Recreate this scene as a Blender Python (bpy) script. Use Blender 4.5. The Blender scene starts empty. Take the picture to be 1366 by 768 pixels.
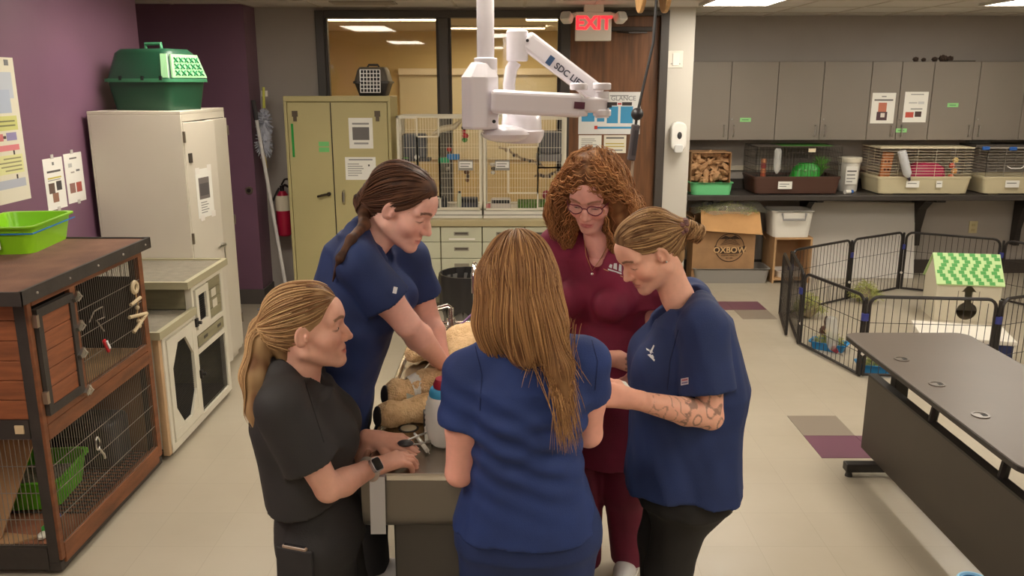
import bpy, bmesh, math, random
import numpy as np
from mathutils import Vector, Matrix
random.seed(7); rng = np.random.default_rng(11)
SC = bpy.context.scene
COL = SC.collection
# ---------------------------------------------------------------- camera
FPX = 1125.0; CAMZ = 2.02; PITCH = math.atan(274/FPX)
cd = bpy.data.cameras.new('camera'); cam = bpy.data.objects.new('camera', cd); COL.objects.link(cam)
cd.sensor_width = 36.0; cd.lens = 36.0*FPX/1366.0; cd.clip_start = .05
cam.location = (0, 0, CAMZ); cam.rotation_euler = (math.pi/2-PITCH, 0, 0)
SC.camera = cam
# ---------------------------------------------------------------- world, exposure
w = bpy.data.worlds.new('world'); SC.world = w; w.use_nodes = True
w.node_tree.nodes['Background'].inputs[0].default_value = (.9, .85, .8, 1)
w.node_tree.nodes['Background'].inputs[1].default_value = .12
SC.view_settings.view_transform = 'Standard'; SC.view_settings.look = 'None'
SC.view_settings.gamma = 1; SC.view_settings.use_curve_mapping = False
SC.view_settings.exposure = 0.12
LIGHT = 16.0         # ceiling panel strength
# ceiling panels of the room: centre x, centre y (each .6 x 1.2 m)
PANELS = [(1.9, 7.0), (4.3, 7.0), (-1.75, 5.3), (1.9, 4.2), (4.3, 4.2), (-.1, 3.7), (-1.75, 1.6), (1.9, 1.2), (4.3, 1.2), (-.1, -.6)]
CEIL = 2.68
# ---------------------------------------------------------------- pixel helpers (photo pixel = a direction only)
_c, _s = math.cos(PITCH), math.sin(PITCH)
def _ray(x, y):
    u = (x-683)/FPX; v = (384-y)/FPX
    return np.array((u, _c+v*_s, -_s+v*_c))
def atz(x, y, z): d = _ray(x, y); return np.array((0, 0, CAMZ))+d*((z-CAMZ)/d[2])
def aty(x, y, Y): d = _ray(x, y); return np.array((0, 0, CAMZ))+d*(Y/d[1])
def atx(x, y, X): d = _ray(x, y); return np.array((0, 0, CAMZ))+d*(X/d[0])
# ---------------------------------------------------------------- materials
def lin(c): return tuple(((v/255)/12.92 if v/255 <= .04045 else ((v/255+.055)/1.055)**2.4) for v in c[:3])+(1,)
MATS = {}
def mat(name, c, rough=.55, metal=0., var=0., vs=6., bump=0., bs=60., stretch=(1, 1, 1), c2=None, spec=.5, trans=0, emit=0, alpha=1, coat=0, attr=None, sheen=0):
    if name in MATS: return MATS[name]
    m = bpy.data.materials.new(name); m.use_nodes = True; MATS[name] = m
    nt = m.node_tree; b = nt.nodes['Principled BSDF']; L = nt.links.new
    b.inputs['Base Color'].default_value = lin(c); b.inputs['Roughness'].default_value = rough
    b.inputs['Metallic'].default_value = metal; b.inputs['Specular IOR Level'].default_value = spec
    if trans: b.inputs['Transmission Weight'].default_value = trans
    if alpha < 1: b.inputs['Alpha'].default_value = alpha
    if coat: b.inputs['Coat Weight'].default_value = coat
    if sheen: b.inputs['Sheen Weight'].default_value = sheen; b.inputs['Sheen Roughness'].default_value = .4
    if emit: b.inputs['Emission Color'].default_value = lin(c); b.inputs['Emission Strength'].default_value = emit
    if var or bump or attr:
        tc = nt.nodes.new('ShaderNodeTexCoord'); mp = nt.nodes.new('ShaderNodeMapping'); L(tc.outputs['Object'], mp.inputs[0])
        mp.inputs['Scale'].default_value = stretch
    src = None
    if attr:
        a = nt.nodes.new('ShaderNodeAttribute'); a.attribute_name = attr; src = a.outputs['Color']; L(src, b.inputs['Base Color'])
    if var:
        n = nt.nodes.new('ShaderNodeTexNoise'); n.inputs['Scale'].default_value = vs; n.inputs['Detail'].default_value = 5; L(mp.outputs[0], n.inputs['Vector'])
        r = nt.nodes.new('ShaderNodeMapRange'); r.inputs[1].default_value = .3; r.inputs[2].default_value = .7; L(n.outputs[0], r.inputs[0])
        mx = nt.nodes.new('ShaderNodeMix'); mx.data_type = 'RGBA'; L(r.outputs[0], mx.inputs[0])
        if src is not None:
            mx.blend_type = 'MULTIPLY'; mx.inputs[0].default_value = 1
            g = nt.nodes.new('ShaderNodeMapRange'); g.inputs[3].default_value = 1-var; g.inputs[4].default_value = 1+var*.4; L(r.outputs[0], g.inputs[0])
            for l in list(mx.inputs[0].links): nt.links.remove(l)
            L(src, mx.inputs[6]); L(g.outputs[0], mx.inputs[7])
        else:
            k = c2 if c2 else tuple(v*(1-var) for v in c)
            mx.inputs[6].default_value = lin(c); mx.inputs[7].default_value = lin(k)
        L(mx.outputs[2], b.inputs['Base Color'])
    if bump:
        n2 = nt.nodes.new('ShaderNodeTexNoise'); n2.inputs['Scale'].default_value = bs; n2.inputs['Detail'].default_value = 4; L(mp.outputs[0], n2.inputs['Vector'])
        bm = nt.nodes.new('ShaderNodeBump'); bm.inputs['Strength'].default_value = bump; bm.inputs['Distance'].default_value = .01
        L(n2.outputs[0], bm.inputs['Height']); L(bm.outputs[0], b.inputs['Normal'])
    return m
def glass(name, tint=(1, 1, 1), refl=.9):
    m = bpy.data.materials.new(name); m.use_nodes = True; nt = m.node_tree; L = nt.links.new
    nt.nodes.remove(nt.nodes['Principled BSDF']); o = nt.nodes['Material Output']
    t = nt.nodes.new('ShaderNodeBsdfTransparent'); t.inputs[0].default_value = tint+(1,)
    g = nt.nodes.new('ShaderNodeBsdfGlossy'); g.inputs['Roughness'].default_value = .02; g.inputs[0].default_value = (refl, refl, refl, 1)
    f = nt.nodes.new('ShaderNodeFresnel'); f.inputs[0].default_value = 1.5
    x = nt.nodes.new('ShaderNodeMixShader'); L(f.outputs[0], x.inputs[0]); L(t.outputs[0], x.inputs[1]); L(g.outputs[0], x.inputs[2]); L(x.outputs[0], o.inputs[0])
    return m
def plain(c, rough=.55, metal=0., **k): return mat('paint_%d_%d_%d_%d_%d' % (c[0], c[1], c[2], rough*100, metal*100), c, rough, metal, **k)
# ---------------------------------------------------------------- mesh builder
def V3(p): return np.array(p, float)
def frame(d, up=(0, 0, 1)):
    d = V3(d); d = d/np.linalg.norm(d); up = V3(up)
    if abs(d@up) > .98: up = V3((0, 1, 0)) if abs(d[1]) < .9 else V3((1, 0, 0))
    a = np.cross(d, up); a /= np.linalg.norm(a); b = np.cross(a, d); return a, b, d
def rotz(a): c, s = math.cos(a), math.sin(a); return np.array(((c, -s, 0), (s, c, 0), (0, 0, 1.)))
def rotx(a): c, s = math.cos(a), math.sin(a); return np.array(((1., 0, 0), (0, c, -s), (0, s, c)))
def roty(a): c, s = math.cos(a), math.sin(a); return np.array(((c, 0, s), (0, 1., 0), (-s, 0, c)))
class M:
    def __init__(s, R=None, o=(0, 0, 0)): s.v = []; s.f = []; s.mi = []; s.cur = 0; s.R = R; s.o = V3(o); s.cols = None
    def _add(s, vs, fs):
        n = len(s.v)
        for p in vs:
            p = V3(p)
            if s.R is not None: p = s.R@p
            s.v.append(tuple(p+s.o))
        for f in fs: s.f.append(tuple(i+n for i in f)); s.mi.append(s.cur)
        return s
    def box(s, a, b):
        x0, y0, z0 = a; x1, y1, z1 = b
        return s._add([(x0, y0, z0), (x1, y0, z0), (x1, y1, z0), (x0, y1, z0), (x0, y0, z1), (x1, y0, z1), (x1, y1, z1), (x0, y1, z1)],
                      [(0, 3, 2, 1), (4, 5, 6, 7), (0, 1, 5, 4), (1, 2, 6, 5), (2, 3, 7, 6), (3, 0, 4, 7)])
    def obox(s, c, size, R=None):
        R = np.eye(3) if R is None else R; h = V3(size)/2; c = V3(c)
        vs = [c+R@(h*V3(k)) for k in ((-1, -1, -1), (1, -1, -1), (1, 1, -1), (-1, 1, -1), (-1, -1, 1), (1, -1, 1), (1, 1, 1), (-1, 1, 1))]
        return s._add(vs, [(0, 3, 2, 1), (4, 5, 6, 7), (0, 1, 5, 4), (1, 2, 6, 5), (2, 3, 7, 6), (3, 0, 4, 7)])
    def beam(s, p, q, w, h, up=(0, 0, 1)):
        p = V3(p); q = V3(q); a, b, d = frame(q-p, up)
        vs = [e+a*(i*w/2)+b*(j*h/2) for e in (p, q) for i, j in ((-1, -1), (1, -1), (1, 1), (-1, 1))]
        return s._add(vs, [(0, 1, 2, 3), (7, 6, 5, 4), (0, 4, 5, 1), (1, 5, 6, 2), (2, 6, 7, 3), (3, 7, 4, 0)])
    def tube(s, pts, r, n=6, closed=False, cap=True, flat=1.):
        pts = [V3(p) for p in pts]; m = len(pts); rs = list(r) if hasattr(r, '__len__') else [r]*m
        vs = []; up = None
        for i, p in enumerate(pts):
            if closed: d = pts[(i+1) % m]-pts[i-1]
            else: d = pts[min(i+1, m-1)]-pts[max(i-1, 0)]
            if np.linalg.norm(d) < 1e-9: d = V3((0, 0, 1))
            a, b, d = frame(d, up if up is not None else (0, 0, 1)); up = b
            for k in range(n):
                t = 2*math.pi*(k+.5)/n; vs.append(p+a*(math.cos(t)*rs[i])+b*(math.sin(t)*rs[i]*flat))
        fs = []
        for i in range(m if closed else m-1):
            for k in range(n):
                j = (i+1) % m; fs.append((i*n+k, i*n+(k+1) % n, j*n+(k+1) % n, j*n+k))
        if cap and not closed: fs.append(tuple(range(n-1, -1, -1))); fs.append(tuple((m-1)*n+k for k in range(n)))
        return s._add(vs, fs)
    def cyl(s, p, q, r, r2=None, n=16, cap=True): return s.tube([p, q], [r, r if r2 is None else r2], n, cap=cap)
    def loft(s, rings, cap=True, closed=True):
        n = len(rings[0]); vs = [p for r in rings for p in r]; fs = []
        for i in range(len(rings)-1):
            for k in range(n if closed else n-1): fs.append((i*n+k, i*n+(k+1) % n, (i+1)*n+(k+1) % n, (i+1)*n+k))
        if cap: fs.append(tuple(range(n-1, -1, -1))); fs.append(tuple((len(rings)-1)*n+k for k in range(n)))
        return s._add(vs, fs)
    def lathe(s, c, prof, n=24, sx=1, sy=1):
        c = V3(c); rings = [[c+V3((math.cos(2*math.pi*k/n)*r*sx, math.sin(2*math.pi*k/n)*r*sy, z)) for k in range(n)] for r, z in prof]
        return s.loft(rings)
    def prism(s, poly, ext):
        e = V3(ext); n = len(poly); vs = [V3(p) for p in poly]+[V3(p)+e for p in poly]
        return s._add(vs, [tuple(range(n-1, -1, -1)), tuple(range(n, 2*n))]+[(k, (k+1) % n, n+(k+1) % n, n+k) for k in range(n)])
    def ball(s, c, r, n=12, R=None):
        r = V3((r, r, r)) if not hasattr(r, '__len__') else V3(r); c = V3(c); R = np.eye(3) if R is None else R; m = n//2; rings = []
        vs = [c+R@(r*V3((0, 0, -1)))]; fs = []
        for i in range(1, m):
            t = -math.pi/2+math.pi*i/m
            for k in range(n): vs.append(c+R@(r*V3((math.cos(t)*math.cos(2*math.pi*k/n), math.cos(t)*math.sin(2*math.pi*k/n), math.sin(t)))))
        vs.append(c+R@(r*V3((0, 0, 1)))); l = len(vs)-1
        for k in range(n): fs.append((0, 1+(k+1) % n, 1+k)); fs.append((l, l-n+k, l-n+(k+1) % n))
        for i in range(m-2):
            for k in range(n): a = 1+i*n; fs.append((a+k, a+(k+1) % n, a+n+(k+1) % n, a+n+k))
        return s._add(vs, fs)
    def rrect(s, c, w, h, d, r, n=4, R=None):
        """rounded-rect plate in local x,y with thickness d along z"""
        R = np.eye(3) if R is None else R; c = V3(c); P = []
        for cx, cy, a0 in ((w/2-r, h/2-r, 0), (-w/2+r, h/2-r, 90), (-w/2+r, -h/2+r, 180), (w/2-r, -h/2+r, 270)):
            for k in range(n+1): t = math.radians(a0+90*k/n); P.append((cx+r*math.cos(t), cy+r*math.sin(t)))
        return s.loft([[c+R@V3((x, y, -d/2)) for x, y in P], [c+R@V3((x, y, d/2)) for x, y in P]])
    def raw(s, v, f, cols=None):
        n = len(s.v); s.v += [tuple(p) for p in v]; s.f += [tuple(int(i)+n for i in q) for q in f]; s.mi += [s.cur]*len(f)
        if cols is not None:
            if s.cols is None: s.cols = []
            s.cols += [tuple(c) for c in cols]
        return s
    def build(s, name, m, parent=None, smooth=False, bev=0, seg=2, label=None, cat=None, group=None, kind=None, origin=None, recalc=True, auto=40):
        v = np.array(s.v)
        if parent is not None: o = wloc(parent)
        elif origin is not None: o = V3(origin)
        else: lo, hi = v.min(0), v.max(0); o = V3(((lo[0]+hi[0])/2, (lo[1]+hi[1])/2, lo[2]))
        me = bpy.data.meshes.new(name); me.from_pydata([tuple(p) for p in (v-o)], [], s.f)
        for k in (m if isinstance(m, (list, tuple)) else [m]): me.materials.append(k)
        me.polygons.foreach_set('material_index', s.mi)
        if recalc:
            bm = bmesh.new(); bm.from_mesh(me); bmesh.ops.recalc_face_normals(bm, faces=bm.faces); bm.to_mesh(me); bm.free()
        if s.cols is not None and len(s.cols) == len(s.v):
            a = me.color_attributes.new('Col', 'FLOAT_COLOR', 'POINT'); a.data.foreach_set('color', np.array(s.cols, 'f').ravel())
        if smooth:
            me.polygons.foreach_set('use_smooth', [True]*len(me.polygons))
            if auto < 180: me.set_sharp_from_angle(angle=math.radians(auto))
        me.update()
        ob = bpy.data.objects.new(name, me); COL.objects.link(ob)
        if parent is not None: ob.parent = parent
        else: ob.location = o
        if bev: md = ob.modifiers.new('bevel', 'BEVEL'); md.width = bev; md.segments = seg; md.limit_method = 'ANGLE'; md.angle_limit = math.radians(40)
        tag(ob, label, cat, group, kind); return ob
def wloc(o):
    p = V3((0, 0, 0))
    while o is not None: p = p+V3(o.location); o = o.parent
    return p
def tag(o, label=None, cat=None, group=None, kind=None):
    if label: o['label'] = label
    if cat: o['category'] = cat
    if group: o['group'] = group
    if kind: o['kind'] = kind
    return o
def thing(name, loc, label, cat, group=None):
    o = bpy.data.objects.new(name, None); COL.objects.link(o); o.location = tuple(map(float, loc)); o.empty_display_size = .05
    return tag(o, label, cat, group)
def B(name, a, b, m, parent=None, bev=0, **k): return M().box(a, b).build(name, m, parent, bev=bev, **k)
def text(name, s, p, U, Vv, size, m, parent, depth=.001, align='CENTER', bold=0.0, label=None):
    """flat lettering: baseline origin p, along U, upwards V"""
    cu = bpy.data.curves.new(name, 'FONT'); cu.body = s; cu.size = size; cu.extrude = depth; cu.align_x = align; cu.offset = bold; cu.resolution_u = 3
    ob = bpy.data.objects.new('tmp', cu); me = bpy.data.meshes.new_from_object(ob); bpy.data.objects.remove(ob); me.name = name
    U = V3(U)/np.linalg.norm(U); W = V3(Vv)/np.linalg.norm(Vv); N = np.cross(U, W); o = wloc(parent) if parent else V3((0, 0, 0))
    me.transform(Matrix(((U[0], W[0], N[0], p[0]-o[0]), (U[1], W[1], N[1], p[1]-o[1]), (U[2], W[2], N[2], p[2]-o[2]), (0, 0, 0, 1))))
    me.materials.clear(); me.materials.append(m); t = bpy.data.objects.new(name, me); COL.objects.link(t); t.parent = parent
    if label: t['label'] = label
    return t
def wires(mb, o, U, Vv, nu, nv, r, n=4):
    """grid of wires: nu wires running along V spread over U, nv wires along U spread over V"""
    o, U, Vv = V3(o), V3(U), V3(Vv); N = np.cross(U, Vv); N /= np.linalg.norm(N)
    for i in range(nu):
        p = o+U*(i/max(nu-1, 1)); mb.tube([p, p+Vv], r, n, cap=False)
    for j in range(nv):
        p = o+Vv*(j/max(nv-1, 1))+N*r*1.6; mb.tube([p, p+U], r*1.2, n, cap=False)
    return mb
def sheet(name, o, U, Vv, w, h, prints, label, cat='paper', base=(238, 236, 228), parent=None, t=.0015, group=None, extra=None):
    """a paper: lower-left corner o, width along U, height along V; prints = (u0,v0,u1,v1,colour) in 0..1"""
    o = V3(o); U = V3(U)/np.linalg.norm(U); W = V3(Vv)/np.linalg.norm(Vv); N = np.cross(U, W)
    mb = M(); ms = [plain(base, .7)]; idx = {}
    def quad(u0, v0, u1, v1, d0, d1):
        P = [o+U*(u*w)+W*(v*h)+N*d0 for u, v in ((u0, v0), (u1, v0), (u1, v1), (u0, v1))]; mb.prism(P, N*(d1-d0))
    quad(0, 0, 1, 1, 0, t); kk = 0
    for u0, v0, u1, v1, c in prints:
        if c not in idx: idx[c] = len(ms); ms.append(plain(c, .7))
        mb.cur = idx[c]; kk += 1; quad(u0, v0, u1, v1, t, t+.0003+.0001*kk)
    return mb.build(name, ms, parent, label=label, cat=cat, group=group)
def lines(u0, u1, v0, v1, n, c=(150, 148, 145), frac=.35):
    out = []; st = (v1-v0)/n
    for i in range(n):
        v = v0+st*(i+.3); out.append((u0, v, u0+(u1-u0)*random.uniform(.6, 1), v+st*frac, c))
    return out
def copy_tree(o, off, parent=None):
    c = o.copy(); COL.objects.link(c); c.parent = parent
    if parent is None: c.location = V3(o.location)+V3(off)
    for ch in o.children: copy_tree(ch, off, c)
    return c
# ================================================================ SETTING
def floor_mat():
    m = mat('floor_vinyl', (186, 176, 157), .34, var=.07, vs=1.3, c2=(174, 163, 143)); nt = m.node_tree; b = nt.nodes['Principled BSDF']; L = nt.links.new
    tc = nt.nodes.new('ShaderNodeTexCoord'); br = nt.nodes.new('ShaderNodeTexBrick'); L(tc.outputs['Object'], br.inputs[0])
    br.offset = 0; br.inputs['Scale'].default_value = 1; br.inputs['Brick Width'].default_value = .305; br.inputs['Row Height'].default_value = .305; br.inputs['Mortar Size'].default_value = .0015
    br.inputs['Color1'].default_value = (1, 1, 1, 1); br.inputs['Color2'].default_value = (.97, .97, .97, 1); br.inputs['Mortar'].default_value = (.86, .85, .83, 1)
    src = b.inputs['Base Color'].links[0].from_socket; mx = nt.nodes.new('ShaderNodeMix'); mx.data_type = 'RGBA'; mx.blend_type = 'MULTIPLY'; mx.inputs[0].default_value = 1
    L(src, mx.inputs[6]); L(br.outputs[0], mx.inputs[7]); L(mx.outputs[2], b.inputs['Base Color'])
    n = nt.nodes.new('ShaderNodeTexNoise'); n.inputs['Scale'].default_value = 9; L(tc.outputs['Object'], n.inputs[0])
    r = nt.nodes.new('ShaderNodeMapRange'); r.inputs[3].default_value = .27; r.inputs[4].default_value = .42; L(n.outputs[0], r.inputs[0]); L(r.outputs[0], b.inputs['Roughness'])
    return m
purple = mat('wall_purple', (126, 90, 112), .42, var=.06, vs=2, bump=.03, bs=180)
greyw = mat('wall_grey_paint', (172, 164, 156), .6, var=.03, vs=3, bump=.03, bs=180)
lightw = mat('wall_light_grey', (205, 200, 190), .6, bump=.03, bs=180)
darkgrey = plain((72, 66, 62), .4); baseb = plain((88, 82, 78), .5)
def S(name, a, b, m, **k): return B(name, a, b, m, kind='structure', **k)
FX0, FX1, FY0, FY1 = -4.2, 6.4, -3.0, 9.1
fo = .005     # tile grid phase: tile edge at x = 1.715, y = 4.313
fl = M().box((FX0, FY0, -.08), (FX1, FY1, 0)).build('floor', floor_mat(), kind='structure', origin=(1.715-.305*20, 4.313-.305*20, 0))
tp = plain((112, 72, 88), .35); tg = plain((142, 130, 116), .35)
def tile(x, y, m):
    B('floor_tile', (x+.001, y+.001, 0), (x+.304, y+.304, .0022), m, fl)
tile(1.715, 4.618, tg); tile(1.715, 4.313, tp); tile(2.02, 4.313, tp); tile(2.33-.302, 7.138, tg); tile(2.028, 7.442, tp); tile(1.722, 7.442, tp)
# ceiling
cm = mat('ceiling_tile', (214, 208, 200), .8, bump=.1, bs=90)
nt = cm.node_tree
ce = M().box((FX0, FY0, CEIL), (FX1, FY1, CEIL+.08)).build('ceiling', cm, kind='structure', origin=(0, 0, CEIL))
gm = plain((196, 186, 172), .5); g = M()
for i in range(-7, 11): g.box((i*.61+.1, FY0, CEIL-.004), (i*.61+.124, FY1, CEIL))
for j in range(-4, 15): g.box((FX0, j*.61+.02, CEIL-.0035), (FX1, j*.61+.044, CEIL))
g.build('ceiling_grid', gm, ce)
v = M().box((-1.52, 7.35, CEIL-.012), (-.98, 7.6, CEIL-.004)); vo = v.build('vent', plain((150, 142, 132), .5), ce)
for k in range(5): B('slat', (-1.5, 7.375+k*.042, CEIL-.018), (-1.0, 7.395+k*.042, CEIL-.012), plain((170, 162, 150), .5), vo)
frame_m = plain((210, 205, 195), .5); dif = mat('light_diffuser', (255, 246, 231), .4, emit=LIGHT)
places = dict(enumerate(['before the wall cabinets, right of the exit sign', 'at the far right above the cream cages', 'above the white storage cabinet', 'between the group and the black table', 'above the playpen at the right', 'straight above the steel exam table', 'above the brown hutch', 'above the near end of the black table', 'at the near right side of the room', 'behind the camera in the middle']))
for i, (x, y) in enumerate(PANELS):
    t = thing('ceiling_light', (x, y, CEIL-.02), 'white rectangular ceiling light panel '+places[i], 'light', 'ceiling light panels')
    f = M()
    for a, b in (((-.3, -.6), (-.27, .6)), ((.27, -.6), (.3, .6)), ((-.27, -.6), (.27, -.57)), ((-.27, .57), (.27, .6))): f.box((x+a[0], y+a[1], CEIL-.025), (x+b[0], y+b[1], CEIL-.001))
    f.build('frame', frame_m, t); B('diffuser', (x-.27, y-.57, CEIL-.016), (x+.27, y+.57, CEIL-.006), dif, t)
# walls
WX = -2.7
S('wall_left', (WX-.12, FY0, 0), (WX, 6.35, CEIL), purple)
S('wall_alcove', (FX0, 6.23, 0), (WX-.12, 6.35, CEIL), purple)
S('wall_left_back', (FX0, 7.67, 0), (-2.33, 7.8, CEIL), purple)
S('wall_left_return', (-2.45, 7.8, 0), (-2.33, 8.0, CEIL), purple)
S('wall_alcove_end', (FX0-.1, 6.35, 0), (FX0, 7.67, CEIL), purple)
S('baseboard_left', (FX0, 7.655, 0), (-2.318, 7.67, .14), baseb); S('baseboard_left_return', (-2.33, 7.67, 0), (-2.318, 8.0, .14), baseb)
S('wall_back_pier', (-2.45, 8.0, 0), (-1.782, 8.12, CEIL), greyw)
S('wall_back_sill', (-1.782, 8.0, 0), (.5, 8.12, .8), greyw)
S('wall_back_head', (-1.782, 8.0, 2.652), (1.423, 8.12, CEIL), greyw)
S('wall_column', (1.423, 7.98, 0), (1.66, 9.0, CEIL), lightw)
S('wall_right_back', (1.66, 9.0, 0), (FX1, 9.12, CEIL), greyw)
S('baseboard_right_back', (1.66, 8.985, 0), (FX1, 9.0, .15), plain((70, 62, 56), .5))
S('wall_right', (FX1, FY0, 0), (FX1+.12, FY1, CEIL), greyw)
S('wall_behind', (FX0, FY0-.12, 0), (FX1, FY0, CEIL), mat('wall_cream', (205, 195, 178), .7))
# window: frame, mullion, panes
wt = thing('window_1', (-.64, 8.0, .8), None, None); wt['kind'] = 'structure'
fr = M().box((-1.782, 7.965, .8), (-1.704, 8.1, 2.652)).box((-1.704, 7.965, 2.587), (.441, 8.1, 2.652)).box((-1.704, 7.965, .8), (.441, 8.1, .86))
fr.build('frame', darkgrey, wt, bev=.006); B('mullion', (-.668, 7.96, .86), (-.58, 8.1, 2.587), darkgrey, wt, bev=.006)
gm_ = glass('window_glass', (.93, .9, .84)); B('pane', (-1.704, 8.03, .86), (-.668, 8.036, 2.587), gm_, wt); B('pane', (-.58, 8.03, .86), (.441, 8.036, 2.587), gm_, wt)
M().box((-1.704, 8.0, .86), (-1.68, 8.06, 2.587)).box((-.692, 8.0, .86), (-.668, 8.06, 2.587)).box((-.58, 8.0, .86), (-.556, 8.06, 2.587)).box((.417, 8.0, .86), (.441, 8.06, 2.587)).build('glazing_bead', plain((58, 50, 46), .5), wt)
# room beyond the window
tan = mat('adjoining_wall_tan', (214, 196, 150), .7, var=.06, vs=1.5)
S('wall_adjoining_back', (-4.5, 11.6, 0), (1.4, 11.7, CEIL), tan); S('wall_adjoining_left', (-3.3, 8.12, 0), (-3.2, 11.6, CEIL), mat('adjoining_wall_orange', (216, 172, 118), .7, var=.06, vs=1.5))
S('wall_adjoining_right', (1.423, 9.0, 0), (1.5, 11.6, CEIL), tan); S('ceiling_adjoining', (-4.5, 9.1, CEIL), (1.66, 11.7, CEIL+.06), cm)
S('floor_adjoining', (-4.5, 9.1, -.06), (1.66, 11.7, 0), plain((150, 130, 105), .5)); S('floor_adjoining_strip', (-4.5, 9.05, -.06), (FX0, 9.1, 0), plain((150, 130, 105), .5))
for k, (x, y) in enumerate([(-1.35, 9.2), (-.2, 10.6), (.75, 9.2)]):
    t = thing('ceiling_light', (x, y, CEIL-.02), ['long bright ceiling light seen through the left window pane', 'far ceiling light seen through the window above the bird cages', 'ceiling light seen through the right window pane'][k], 'light', 'lights of the room behind the window')
    M().box((x-.6, y-.16, CEIL-.03), (x+.6, y-.13, CEIL-.001)).box((x-.6, y+.13, CEIL-.03), (x+.6, y+.16, CEIL-.001)).build('frame', frame_m, t)
    B('diffuser', (x-.6, y-.13, CEIL-.02), (x+.6, y+.13, CEIL-.006), mat('adjoining_diffuser', (255, 236, 200), .4, emit=20), t)
wb = thing('wall_board', (-.2, 11.55, 1.3), 'pale glossy board on the far wall seen through the window', 'board')
B('board', (-1.5, 11.56, 1.0), (1.2, 11.59, 2.12), mat('board_pale', (214, 208, 184), .25), wb); B('ledge', (-1.5, 11.5, 2.12), (1.2, 11.6, 2.2), plain((235, 228, 212), .2), wb)
# door
dt = thing('door_1', (.95, 8.0, 0), None, None); dt['kind'] = 'structure'
wood = mat('door_wood', (128, 84, 52), .4, var=.3, vs=3.0, stretch=(9, 9, .7), bump=.02, bs=30)
B('door_panel', (.53, 8.02, .01), (1.345, 8.065, 2.605), wood, dt, bev=.003)
M().box((.441, 7.955, 0), (.53, 8.1, 2.652)).box((1.345, 7.955, 0), (1.423, 8.1, 2.652)).box((.53, 7.955, 2.605), (1.345, 8.1, 2.652)).build('frame', darkgrey, dt, bev=.006)
cl = M().box((.9, 7.96, 2.47), (1.27, 8.02, 2.51)).build('door_closer', plain((52, 42, 36), .4), dt, bev=.005)
M().tube([(.95, 7.96, 2.465), (1.05, 7.9, 2.455), (1.22, 7.95, 2.46)], .009, 5).build('closer_arm', plain((52, 42, 36), .4), cl)
B('door_handle', (.6, 7.97, 1.0), (.72, 7.99, 1.025), plain((190, 185, 178), .25, 1.), dt, bev=.004)
# door signs
sg = sheet('glance_sign', (.62, 8.018, 1.55), (1, 0, 0), (0, 0, 1), .575, .385, [(.3, .3, .42, .62, (66, 150, 196)), (.46, .26, .64, .66, (66, 150, 196)), (.68, .26, .88, .66, (66, 150, 196)), (.05, .3, .26, .62, (66, 150, 196)),
    (.28, .68, .42, .76, (60, 50, 50)), (.48, .68, .62, .76, (60, 50, 50)), (.7, .68, .86, .76, (60, 50, 50)), (.42, .7, .47, .74, (190, 60, 60)), (.63, .7, .69, .74, (190, 60, 60)), (.3, .13, .86, .18, (66, 150, 196)), (.26, .12, .31, .2, (196, 60, 50)), (.5, .9, .8, .925, (150, 150, 150))],
    'poster with blue boxes reading GLANCE on the brown door', 'poster', (226, 226, 224))
text('lettering', 'AT A GLANCE', (1.15, 8.0155, 1.55+.385*.8), (1, 0, 0), (0, 0, 1), .06, plain((150, 150, 152), .6), sg, align='RIGHT', bold=.001).name = 'lettering'
sheet('notice', (.625, 8.018, 1.375), (1, 0, 0), (0, 0, 1), .215, .165, lines(.12, .9, .2, .85, 6), 'left of two small white notices under the door poster')
sheet('notice', (.862, 8.018, 1.375), (1, 0, 0), (0, 0, 1), .21, .165, [(.1, .8, .9, .9, (120, 118, 112)), (.08, .5, .9, .56, (196, 176, 90)), (.08, .34, .92, .4, (196, 176, 90)), (.1, .12, .85, .2, (150, 148, 142))], 'right of two small white notices with yellow lines on the door', base=(232, 226, 208))
# light switch and dispenser on the column
sw = thing('light_switch', (1.495, 7.98, 2.155), 'white double switch plate on the pale column', 'switch')
B('plate', (1.425, 7.972, 2.15), (1.56, 7.98, 2.3), plain((232, 226, 214), .4), sw, bev=.003); B('rocker', (1.465, 7.964, 2.17), (1.525, 7.973, 2.28), plain((240, 236, 226), .35), sw, bev=.003); B('caption', (1.45, 7.9705, 2.183), (1.54, 7.9722, 2.189), plain((120, 115, 110), .5), sw)
dp = thing('soap_dispenser', (1.54, 7.98, 1.39), 'white wall soap dispenser on the column beside the door', 'dispenser')
R0 = rotx(math.pi/2)
M().rrect((1.54, 7.93, 1.535), .145, .26, .09, .06, 6, R0).build('housing', plain((240, 238, 232), .3), dp, smooth=True, bev=.012, seg=3)
M().ball((1.545, 7.885, 1.545), (.022, .008, .034), 12).build('indicator_window', plain((60, 58, 60), .25), dp, smooth=True)
M().rrect((1.54, 7.9, 1.425), .08, .075, .06, .02, 4, R0).build('push_lever', plain((214, 214, 212), .35), dp, smooth=True, bev=.006)
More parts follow.
